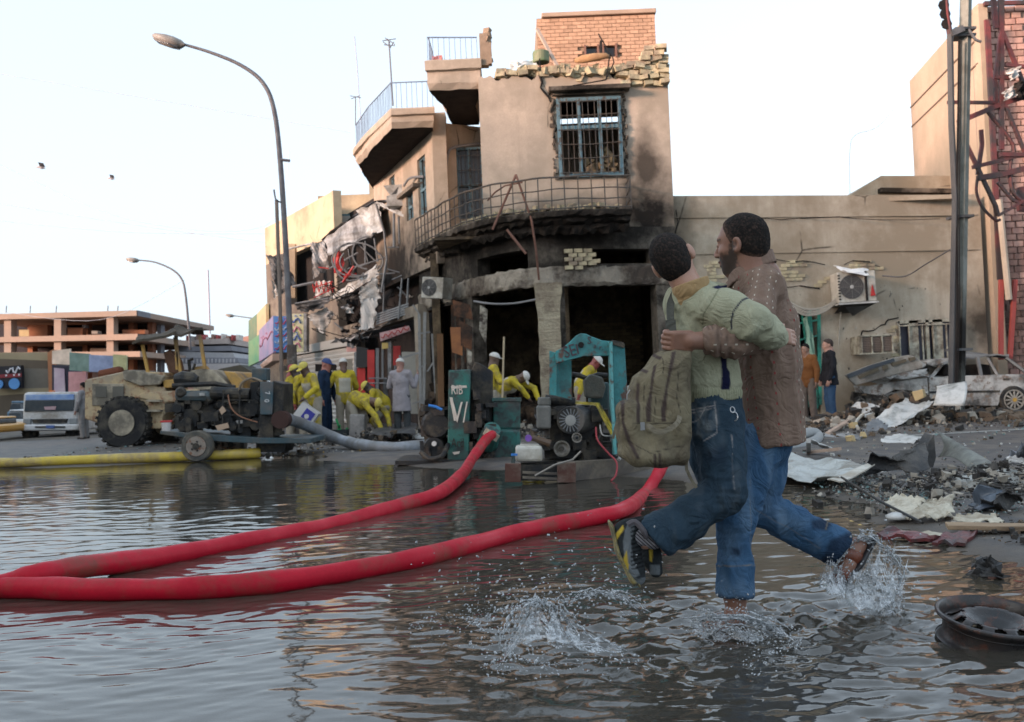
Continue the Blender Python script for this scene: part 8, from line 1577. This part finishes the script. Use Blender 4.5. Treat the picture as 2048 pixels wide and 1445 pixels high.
# ---------------- smaller figures ----------------
def figure(px, py_foot, d, h, yaw, label, jacket, trousers, headgear='cap', capm=None, skin=(.30, .17, .115), ov=None, bend=0, lean=0, res=.016, coat=False, vest=None, foot=None, group=None, shoes=None, beard=False, kneebend=0, face=False, yoff=0):
    """joints in (forward, left, up) for a 1.7 m figure; the upper body bends at the hips"""
    J = dict(head=(.02, 0, 1.585), neck=(0, 0, 1.44), chest=(0, 0, 1.25), waist=(0, 0, 1.02), pel=(0, 0, .93), sl=(0, .17, 1.385), sr=(0, -.17, 1.385), el=(.02, .25, 1.12), er=(.02, -.25, 1.12), wl=(.10, .26, .88), wr=(.10, -.26, .88), hl=(0, .09, .90), hr=(0, -.09, .90), kl=(.03, .10, .49), kr=(.03, -.10, .49), al=(0, .11, .08), ar=(0, -.11, .08))
    if kneebend:
        kb = kneebend; J.update(kl=(.18*kb+.03, .13, .47-.06*kb), kr=(.18*kb+.03, -.13, .47-.06*kb), pel=(-.14*kb, 0, .93-.20*kb), hl=(-.12*kb, .09, .90-.20*kb), hr=(-.12*kb, -.09, .90-.20*kb))
        for n in ('head', 'neck', 'chest', 'waist', 'sl', 'sr', 'el', 'er', 'wl', 'wr'): J[n] = (J[n][0]-.14*kb, J[n][1], J[n][2]-.20*kb)
    b = math.radians(bend); p0 = J['pel']
    for n in ('head', 'neck', 'chest', 'waist', 'sl', 'sr', 'el', 'er', 'wl', 'wr'):
        f_, l_, u_ = J[n]; x, z = f_-p0[0], u_-p0[2]; kx = b if n != 'waist' else b*.5; J[n] = (p0[0]+x*math.cos(kx)+z*math.sin(kx), l_, p0[2]-x*math.sin(kx)+z*math.cos(kx))
    J.update(ov or {}); base = G(px, py_foot, .02) if foot is None else Vector(foot); base = Vector((P(px, py_foot, d).x, d, .02)) if foot is None else base; base.z += yoff
    s = h/1.7; cy, sy = math.cos(math.radians(yaw)), math.sin(math.radians(yaw)); fwv = Vector((cy, sy, 0)); lfv = Vector((-sy, cy, 0))
    W = {k: base+(fwv*v[0]+lfv*v[1]+Vector((0, 0, v[2])))*s for k, v in J.items()}; A = np.array([list(v) for v in W.values()]); lo, hi = A.min(0)-.22, A.max(0)+.22
    root = empty('person', base, label, 'person', group); upv = (W['head']-W['neck']).normalized(); hf = fwv*math.cos(b*.8)-Vector((0, 0, 1))*math.sin(b*.8)
    if 'hf' in J: pass
    S = SDF(lo, hi, res); L, M3, *_r = head_sdf(S, W['head'], hf, upv, s*1.04, ears=True, detail=res < .012)
    S.cone(L(0, -.03, -.05), W['neck'], .055*s, .06*s, .03); S.chain([W['neck'], W['chest'], W['waist'], W['pel']], [.09, .11, .10, .10], .03)
    for q in 'lr':
        S.chain([W['s'+q], W['e'+q], W['w'+q]], [.045, .04, .03], .02); dv = (W['w'+q]-W['e'+q]).normalized()
        if res < .013: hand_sdf(S, W['w'+q], dv, lfv*(1 if q == 'l' else -1), .4, s, 1 if q == 'l' else -1)
        else:
            S.cone(W['w'+q], W['w'+q]+dv*.07*s, .034*s, .036*s, .01)
            for t in (-.02, 0, .02): S.cone(W['w'+q]+dv*.07*s+fwv*t, W['w'+q]+dv*.15*s+fwv*t*1.4, .013, .011, .004)
        S.chain([W['h'+q], W['k'+q], W['a'+q]], [.075, .055, .04], .02)
    sdfobj(S, 'body', skinmat('skin_%d_%d' % (skin[0]*100, 1), skin, tuple(v*.85 for v in skin)), root)
    S = SDF(lo, hi, res); sqv = (fwv, .74); S.chain([W['neck']-(W['neck']-W['chest'])*.25, W['chest'], W['waist'], W['pel']-Vector((0, 0, .05))], [.10*s, .172*s, .16*s, .162*s], .05, sq=sqv)
    S.cone(W['sl'], W['sr'], .075*s, .075*s, .06)
    if coat: S.cone(W['pel'], W['pel']-Vector((0, 0, coat*s)), .175*s, .205*s, .04, sq=(fwv, .82)); S.halfsub(W['pel']-Vector((0, 0, (coat+.2)*s)), .27*s, W['pel']-Vector((0, 0, coat*s)), (0, 0, -1), .003)
    for q in 'lr': S.chain([W['s'+q], W['e'+q], W['w'+q]], [.07*s, .062*s, .048*s], .02)
    up0 = (W['neck']-W['chest']).normalized(); attrs = None
    if vest: attrs = {'vest': lambda V, c=np.array(W['waist']*.45+W['chest']*.55), u_=np.array(up0): np.clip(1.0-(np.abs((V-c) @ u_)-.15)/.02, 0, 1)*np.clip(1-(np.abs((V-c) @ np.array(lfv))-.12)/.02, 0, 1)}
    sdfobj(S, 'coat' if coat else 'jacket', jacket, root, disp=folds((9, 9, 6), .010, (22, 22, 14), .004, px), attrs=attrs)
    S = SDF(lo, hi, res); S.cone(W['pel']+Vector((0, 0, .04)), (W['hl']+W['hr'])/2, .14*s, .145*s, .03, sq=sqv)
    for q in 'lr': S.chain([W['h'+q], W['k'+q], W['a'+q]], [.10*s, .080*s, .068*s], .02)
    sdfobj(S, 'trousers', trousers, root, disp=folds((10, 10, 6), .009, (24, 24, 16), .004, px+3), attrs={'kn': lambda V: sum(np.clip(1.3-np.linalg.norm(V-np.array(W['k'+q]+fwv*.08), axis=1)/.13, 0, 1) for q in 'lr')})
    S = SDF(lo, hi, res)
    for q in 'lr': S.cone(W['a'+q]-Vector((0, 0, .02))-fwv*.03, W['a'+q]-Vector((0, 0, .035))+fwv*.15*s, .048*s, .040*s, .01)
    sdfobj(S, 'shoes', shoes or mat('dark_shoe', (.03, .028, .026), rough=.6), root, kind='stuff')
    hs_ = SDF(np.array(W['head'])-.24, np.array(W['head'])+.24, min(res, .009)); q = s*1.04
    if headgear in ('cap', 'hair'):
        e_ = .012 if headgear == 'cap' else .007; hs_.ell(L(0, -.014, .032), [(.077+e_)*q, (.099+e_)*q, (.089+e_)*q], M3, 0)
        if headgear == 'hair': hs_.ell(L(0, -.05, -.02), (.066, .06, .065), M3, .02); hs_.plane(L(0, .06, .055), _r[1]*.95-_r[2]*.5, .01); hs_.plane(L(0, -.03, -.015), _r[1]*.6-_r[2]*.6, .01)
        else: hs_.plane(L(0, 0, .03), -_r[2]-_r[1]*.1, .008); hs_.ell(L(0, .115, .035), (.062*q, .065*q, .012), M3, .012)
        hg = sdfobj(hs_, headgear, capm or hairm, root)
    return root, W, L
def vestmat(nm, c, c2, v):
    def cu(nt, vec, col, b): return attr_mix(nt, col, 'vest', v)
    return cloth(nm, c, c2, bs=60, custom=cu, dirt=(.25, .2, .08), ds=5, da=.2)
ylw = vestmat('yellow_overall', (.56, .44, .035), (.44, .34, .04), (.40, .37, .31)); ylw_plain = cloth('yellow_jacket_plain', (.56, .44, .035), (.44, .34, .04), bs=60, dirt=(.2, .16, .07), ds=5, da=.25)
def kncu(nt, vec, col, b): return attr_mix(nt, col, 'kn', (.60, .45, .04))
beige = cloth('beige_work_trousers', (.36, .32, .26), (.29, .26, .21), bs=60, custom=kncu); beige2 = cloth('beige_trousers_plain', (.36, .32, .26), (.29, .26, .21), bs=60)
capw = cloth('white_cap', (.62, .60, .56), (.5, .48, .45)); capy = cloth('yellow_cap', (.62, .50, .08), (.55, .46, .15)); capb = cloth('blue_cap', (.06, .09, .22), (.05, .07, .16)); white_h = mat('white_shoe', (.5, .48, .44), rough=.7)
YG = 'workers in yellow overalls clearing the street'
ground_y = lambda px, py: G(px, py, .02).y
figure(1665, 852, 21.3, 1.76, 180, 'balding man in a black coat and blue jeans standing in profile by the green door', cloth('black_coat', (.012, .013, .017), (.02, .02, .024)), cloth('blue_jeans_far', (.035, .075, .14), (.025, .055, .11)), 'hair', mat('short_dark_hair', (.06, .045, .04), rough=.8), (.36, .21, .16), coat=.17, res=.0105)
figure(1620, 845, 22.0, 1.70, 225, 'man in a rust brown jumper and grey trousers looking down behind the running man', cloth('rust_jumper', (.20, .085, .03), (.16, .07, .028)), cloth('taupe_trousers', (.15, .12, .105), (.12, .10, .085)), 'hair', hairm, (.30, .17, .12), bend=3, res=.0105)
figure(806, 878, 21.7, 1.74, 80, 'man in a long grey coat and white cap standing with his hands raised', cloth('grey_coat', (.30, .275, .29), (.26, .24, .255)), cloth('charcoal_trousers', (.055, .06, .065), (.045, .05, .052)), 'cap', capw, (.34, .17, .13), coat=.34, res=.012, ov=dict(el=(.06, .27, 1.12), wl=(.22, .30, 1.32), er=(.06, -.27, 1.12), wr=(.22, -.30, 1.32)))
figure(632, 887, 21.3, 1.78, 235, 'worker in yellow and grey overall with yellow cap carrying a white box', ylw, beige, 'cap', capy, (.12, .07, .05), bend=22, res=.013, vest=True, group=YG, ov=dict(wr=(.42, -.20, .98), wl=(.45, .22, .95), er=(.25, -.32, 1.12), el=(.26, .34, 1.12)))
bx = empty('cardboard_box', P(615, 850, 20.9), 'white box with a dark blue printed side carried tilted by the worker', 'box'); M_ = Matrix.Rotation(math.radians(38), 3, 'Y')
MB().box((0, 0, .22), (.42, .28, .34), M_).build('carton', mat('white_card', (.6, .58, .56), rough=.8), bx, local=True); MB().box(tuple(Vector((.05, -.15, .20))), (.22, .01, .22), M_).build('blue_print', mat('print_blue', (.04, .04, .30), rough=.6), bx, local=True); MB().lathe((.02, -.165, .18), [(.05, 0), (.05, .01)], 12, 'Y').build('white_emblem', mat('white_card', B0), bx, local=True)
figure(608, 880, 22.0, 1.72, 200, 'worker in yellow jacket mostly hidden behind the worker with the box', ylw_plain, beige2, 'cap', capy, (.06, .04, .035), bend=12, group=YG)
figure(580, 880, 22.1, 1.72, 20, 'worker with a red head scarf and yellow jacket beside the leaning lamp post', ylw_plain, beige2, 'cap', cloth('red_scarf', (.42, .09, .10), (.35, .07, .08)), (.35, .08, .08), bend=8, group=YG)
figure(652, 880, 22.6, 1.84, -20, 'man in dark blue clothes and blue cap standing among the yellow workers', cloth('dark_blue_shirt', (.02, .035, .07), (.015, .03, .06)), cloth('dark_jeans', (.018, .035, .07), (.014, .03, .06)), 'cap', capb, (.40, .16, .12), bend=6)
figure(692, 880, 22.6, 1.82, 110, 'worker seen from behind in yellow jacket with pale back panel and white cap', ylw, beige2, 'cap', capw, (.14, .08, .06), vest=True, group=YG, ov=dict(er=(.12, -.28, 1.12), wr=(.32, -.30, 1.02), el=(.12, .3, 1.15), wl=(.3, .34, 1.1)))
figure(715, 880, 21.9, 1.74, -35, 'worker in beige trousers bending right over with a yellow sleeve reaching to the ground', ylw_plain, beige2, 'cap', capy, (.14, .08, .06), bend=92, kneebend=.5, group=YG, ov=dict(wr=(.80, -.12, .28), er=(.68, -.16, .52), wl=(.75, .2, .3), el=(.66, .24, .55)))
figure(764, 872, 22.4, 1.62, 190, 'crouching worker with yellow cap stooping left of the grey coat man', ylw_plain, beige, 'cap', capy, (.05, .035, .03), bend=42, kneebend=.9, group=YG, ov=dict(wr=(.42, -.1, .55), er=(.3, -.24, .72), wl=(.45, .14, .5), el=(.3, .26, .7)))
figure(988, 890, 20.5, 1.74, 10, 'worker with white cap standing behind the green pump holding a long pole', ylw_plain, beige2, 'cap', mat('white_cap', B0), (.12, .07, .05), bend=6, group=YG, ov=dict(wr=(.16, -.14, 1.22), er=(.14, -.28, 1.12)))
MB().tube([P(1004, 830, 20.2), P(1008, 674, 20.2)], .022, 6).build('wooden_pole', mat('pale_pole', (.5, .40, .26), rough=.7), label='long pale wooden pole held upright by the worker behind the green pump', cat='pole')
figure(1003, 880, 21.3, 1.70, -25, 'worker leaning over with an outstretched yellow arm right of the pole', ylw, beige2, 'cap', capw, (.12, .07, .05), bend=62, vest=True, group=YG, ov=dict(wl=(.85, .1, .75), el=(.72, .2, .98), wr=(.70, -.1, .8), er=(.6, -.22, 1.0)))
figure(1163, 870, 21.0, 1.72, -15, 'worker in yellow bending inside the right shop opening behind the turquoise frame', ylw, beige2, 'cap', capw, (.25, .06, .05), bend=35, vest=True, group=YG, ov=dict(wl=(.5, .1, .9), el=(.36, .24, 1.05)))
figure(170, 872, 30, 1.7, 170, 'man in grey clothes standing between the white truck and the loader', cloth('grey_clothes', (.25, .25, .26), (.2, .2, .21)), cloth('pale_grey_trousers', (.22, .22, .22)), 'hair', hairm, (.28, .16, .12))
MB().lathe(P(685, 860, 21.6), [(.22, -.25), (.27, .0), (.28, .01), (.2, .01)], 20).build('wheelbarrow_tub', mat('dark_tub', (.035, .045, .05), rough=.5), label='dark rubber tub on the ground between the workers and the concrete bollard', cat='tub')
gs = empty('green_stand', G(678, 884, .02), 'small bright green folding stand beside the dark blue man', 'stand')
for (a, b) in (((672, 838), (690, 884)), ((680, 850), (668, 884)), ((694, 856), (694, 884)), ((674, 862), (694, 866)), ((672, 874), (692, 876))): MB().beam(P(*a, 21.5), P(*b, 21.5), .04).build('leg', mat('bright_green', (.04, .38, .12), rough=.5), gs)
# ================= splashes =================
def splashmat():
    m = bpy.data.materials.new('splash_water'); m.use_nodes = True; nt = m.node_tree; nt.nodes.clear(); fr = nt.nodes.new('ShaderNodeFresnel'); fr.inputs['IOR'].default_value = 1.5
    gl = nt.nodes.new('ShaderNodeBsdfGlossy'); gl.inputs['Roughness'].default_value = .06; tr = nt.nodes.new('ShaderNodeBsdfTransparent'); tr.inputs[0].default_value = (.86, .88, .88, 1)
    df = nt.nodes.new('ShaderNodeBsdfDiffuse'); df.inputs[0].default_value = (.62, .65, .68, 1); tl = nt.nodes.new('ShaderNodeMixShader'); geo = nt.nodes.new('ShaderNodeNewGeometry')
    n = tnoise(nt, geo.outputs['Position'], 55, 4, .7); nt.links.new(ramp(nt, n, [(.42, (.12,)*3), (.66, (.8,)*3)]), tl.inputs[0]); nt.links.new(tr.outputs[0], tl.inputs[1]); nt.links.new(df.outputs[0], tl.inputs[2])
    b = nt.nodes.new('ShaderNodeBump'); b.inputs['Strength'].default_value = .8; b.inputs['Distance'].default_value = .01; nt.links.new(tnoise(nt, geo.outputs['Position'], 38, 3), b.inputs['Height'])
    for q in (fr, gl): nt.links.new(b.outputs[0], q.inputs['Normal'])
    mx = nt.nodes.new('ShaderNodeMixShader'); f2 = math_(nt, 'MULTIPLY_ADD', fr.outputs[0], 1.1, .06, True); nt.links.new(f2, mx.inputs[0]); nt.links.new(tl.outputs[0], mx.inputs[1]); nt.links.new(gl.outputs[0], mx.inputs[2])
    o = nt.nodes.new('ShaderNodeOutputMaterial'); nt.links.new(mx.outputs[0], o.inputs[0]); return m
spm = splashmat(); _ico = [(0, 0, 1), (.894, 0, .447), (.276, .851, .447), (-.724, .526, .447), (-.724, -.526, .447), (.276, -.851, .447), (.724, .526, -.447), (-.276, .851, -.447), (-.894, 0, -.447), (-.276, -.851, -.447), (.724, -.526, -.447), (0, 0, -1)]
_if = [(0, 1, 2), (0, 2, 3), (0, 3, 4), (0, 4, 5), (0, 5, 1), (1, 6, 2), (2, 7, 3), (3, 8, 4), (4, 9, 5), (5, 10, 1), (2, 6, 7), (3, 7, 8), (4, 8, 9), (5, 9, 10), (1, 10, 6), (6, 11, 7), (7, 11, 8), (8, 11, 9), (9, 11, 10), (10, 11, 6)]
def drops(name, label, gens, seed):
    rr = random.Random(seed); V = []; Fc = []
    for fn, cnt in gens:
        for _ in range(cnt):
            c, v, r_ = fn(rr); v = Vector(v); el = 1+min(2.2, v.length); t = v.normalized() if v.length > 1e-4 else Vector((0, 0, 1)); a = t.orthogonal().normalized(); b = t.cross(a); n0 = len(V)
            V += [tuple(Vector(c)+(a*x+b*y)*r_+t*z*r_*el) for x, y, z in _ico]; Fc += [tuple(i+n0 for i in f) for f in _if]
    return mk(name, V, Fc, spm, smooth=True, label=label, cat='splash', kind='stuff')
def arc(pts, spread, rmin, rmax, vel=.6, tight=1.5):
    L_ = spline([P(*p) for p in pts], 8)
    def f(rr):
        i = rr.random()*(len(L_)-1.001); k = int(i); p = L_[k].lerp(L_[k+1], i-k); t = (L_[k+1]-L_[k]).normalized(); o = Vector((rr.gauss(0, 1), rr.gauss(0, 1.3), rr.gauss(0, .8)))*spread*rr.random()**tight*1.6; return p+o, t*vel*rr.random()*2+Vector((0, 0, rr.uniform(-.4, .6))), rmin*1.2+(rmax*1.35-rmin)*rr.random()**2.6
    return f
d_ = 3.75
A1 = [(1010, 1310, 3.6), (1030, 1255, 3.62), (1052, 1220, 3.65), (1085, 1202, 3.68), (1120, 1225, 3.7), (1150, 1258, 3.75)]; A2 = [(1120, 1210, 4.0), (1160, 1192, 4.0), (1210, 1186, 4.0), (1250, 1200, 4.0), (1295, 1228, 4.0)]; A3 = [(1150, 1250, 3.7), (1180, 1275, 3.7), (1215, 1290, 3.7), (1240, 1300, 3.7)]
drops('splash_drops', 'spray of water drops thrown up in front of the running man', [(arc(A1, .06, .0012, .0045), 560), (arc(A2, .035, .001, .004), 420), (arc([(900, 1190, 4.0), (960, 1160, 4.0), (1040, 1180, 4.0)], .10, .0012, .0045, .4, .8), 120), (arc([(940, 1250, 3.8), (1010, 1215, 3.8), (1060, 1190, 3.8)], .07, .001, .004), 260), (arc([(820, 1260, 3.9), (900, 1235, 3.9), (960, 1240, 3.9)], .07, .001, .003, .3), 260), (arc([(970, 1330, 3.4), (1040, 1320, 3.4), (1120, 1330, 3.4), (1280, 1320, 3.5)], .06, .001, .0035, .3), 420), (arc([(1060, 1200, 3.8), (1200, 1150, 3.8), (1320, 1210, 3.8)], .14, .001, .0035, .6, .7), 200)], 1)
drops('splash_drops', 'foaming spray round the bare foot of the running man', [(arc([(1390, 1240, 4.05), (1430, 1232, 3.95), (1490, 1236, 3.98), (1540, 1258, 4.0), (1590, 1290, 3.9)], .040, .001, .004, .4), 900), (arc([(1400, 1262, 3.9), (1470, 1262, 3.85), (1530, 1280, 3.85)], .045, .001, .0035, .4), 600), (arc([(1500, 1330, 3.5), (1560, 1300, 3.6), (1600, 1280, 3.8)], .05, .001, .003), 220)], 2)
drops('splash_drops', 'water kicked up behind the sandalled foot', [(arc([(1655, 1170, 4.35), (1680, 1120, 4.35), (1712, 1082, 4.38), (1745, 1080, 4.4)], .020, .001, .004, .8), 420), (arc([(1745, 1075, 4.4), (1780, 1110, 4.42), (1800, 1160, 4.4), (1790, 1195, 4.38)], .045, .001, .004, .9), 520), (arc([(1700, 1180, 4.3), (1730, 1150, 4.35), (1760, 1180, 4.35), (1775, 1225, 4.3)], .05, .001, .004, .9), 520), (arc([(1640, 1165, 4.3), (1665, 1130, 4.3), (1690, 1160, 4.3)], .025, .001, .003, .6), 220)], 3)
def waterfilm(name, label, surf, seed, par=None):
    m = MB(); rr = random.Random(seed)
    for (pts_lo, pts_hi, d1, d2, amp) in surf:
        lo_ = spline([P(x, y, d1) for x, y in pts_lo], 6); hi_ = spline([P(x, y, d2) for x, y in pts_hi], 6); n = len(lo_)-1; nv = 16; ph = rr.uniform(0, 9)
        base = len(m.v)
        for i in range(n+1):
            hf_ = 1+.35*math.sin(i*1.9+ph)+rr.uniform(-.25, .25); hq = hi_[min(i, len(hi_)-1)]
            for j in range(nv+1):
                t = j/nv; p = lo_[i].lerp(lo_[i].lerp(hq, hf_), t); w_ = amp*(math.sin(i*1.3+ph+t*4)+.6*math.sin(i*2.9+t*7+ph)); m.v.append((p.x+w_*.5, p.y+w_, p.z+w_*.3))
        for i in range(n):
            for j in range(nv):
                if rr.random() < .10+.55*(j/nv)**2: continue
                a = base+i*(nv+1)+j; m.f.append((a, a+nv+1, a+nv+2, a+1)); m.mi.append(0)
    return m.build(name, spm, smooth=True, label=label, cat='splash', kind='stuff')
def strands(name, label, arcs, seed):
    rr = random.Random(seed); m = MB()
    for (pts, cnt, sp) in arcs:
        B = spline([P(*p) for p in pts], 6)
        for _ in range(cnt):
            i0 = rr.randrange(0, max(1, len(B)-5)); ln_ = rr.randrange(4, 12); o = Vector((rr.gauss(0, sp), rr.gauss(0, sp), rr.gauss(0, sp*.5))); L_ = [p+o+Vector((rr.gauss(0, .003), rr.gauss(0, .004), rr.gauss(0, .003))) for p in B[i0:i0+ln_]]
            if len(L_) < 3: continue
            n = len(L_)-1; m.tube(L_, [.0045*math.sin(math.pi*(j+.3)/(n+.6))*rr.uniform(.4, 1.2)+.0008 for j in range(n+1)], 5)
    return m.build(name, spm, smooth=True, label=label, cat='splash', kind='stuff')
strands('splash_strands', 'glassy ropes of thrown water looping ahead of the bare foot', [(A1, 12, .022), (A2, 10, .016), (A3, 5, .014), ([(1385, 1245, 4.0), (1430, 1236, 3.95), (1490, 1240, 3.96), (1550, 1262, 3.98), (1600, 1295, 3.9)], 40, .02)], 11)
strands('splash_strands', 'glassy ropes of water flung off the lifted sandal', [([(1655, 1175, 4.32), (1672, 1125, 4.34), (1710, 1072, 4.38), (1748, 1075, 4.4), (1785, 1110, 4.4), (1805, 1165, 4.4)], 6, .018), ([(1690, 1150, 4.35), (1715, 1180, 4.3), (1750, 1225, 4.28)], 3, .03), ([(1750, 1100, 4.38), (1775, 1160, 4.34), (1790, 1215, 4.3)], 3, .03)], 12)
waterfilm('splash_sheet', 'ragged translucent sheet of water fanning out behind the lifted foot', [([(1650, 1185), (1700, 1215), (1760, 1230), (1800, 1215)], [(1668, 1130), (1720, 1105), (1770, 1105), (1812, 1145)], 4.3, 4.42, .02), ([(1690, 1200), (1740, 1220), (1790, 1205)], [(1700, 1130), (1750, 1110), (1795, 1150)], 4.25, 4.4, .02), ([(1640, 1170), (1660, 1185), (1690, 1195)], [(1650, 1130), (1662, 1115), (1690, 1150)], 4.25, 4.35, .01)], 5)
waterfilm('splash_sheet', 'thin curl of water rising in front of the running man', [([(1000, 1330), (1040, 1290), (1100, 1280), (1170, 1300)], [(1035, 1240), (1060, 1210), (1090, 1205), (1150, 1260)], 3.6, 3.7, .012), ([(1090, 1290), (1160, 1300), (1250, 1310)], [(1110, 1262), (1180, 1278), (1240, 1298)], 3.6, 3.65, .01)], 6)
waterfilm('splash_sheet', 'low frothing wave pushed up round the bare foot', [([(1385, 1262), (1440, 1280), (1510, 1285), (1600, 1310)], [(1395, 1235), (1440, 1240), (1500, 1244), (1590, 1280)], 3.95, 4.0, .012)], 7)
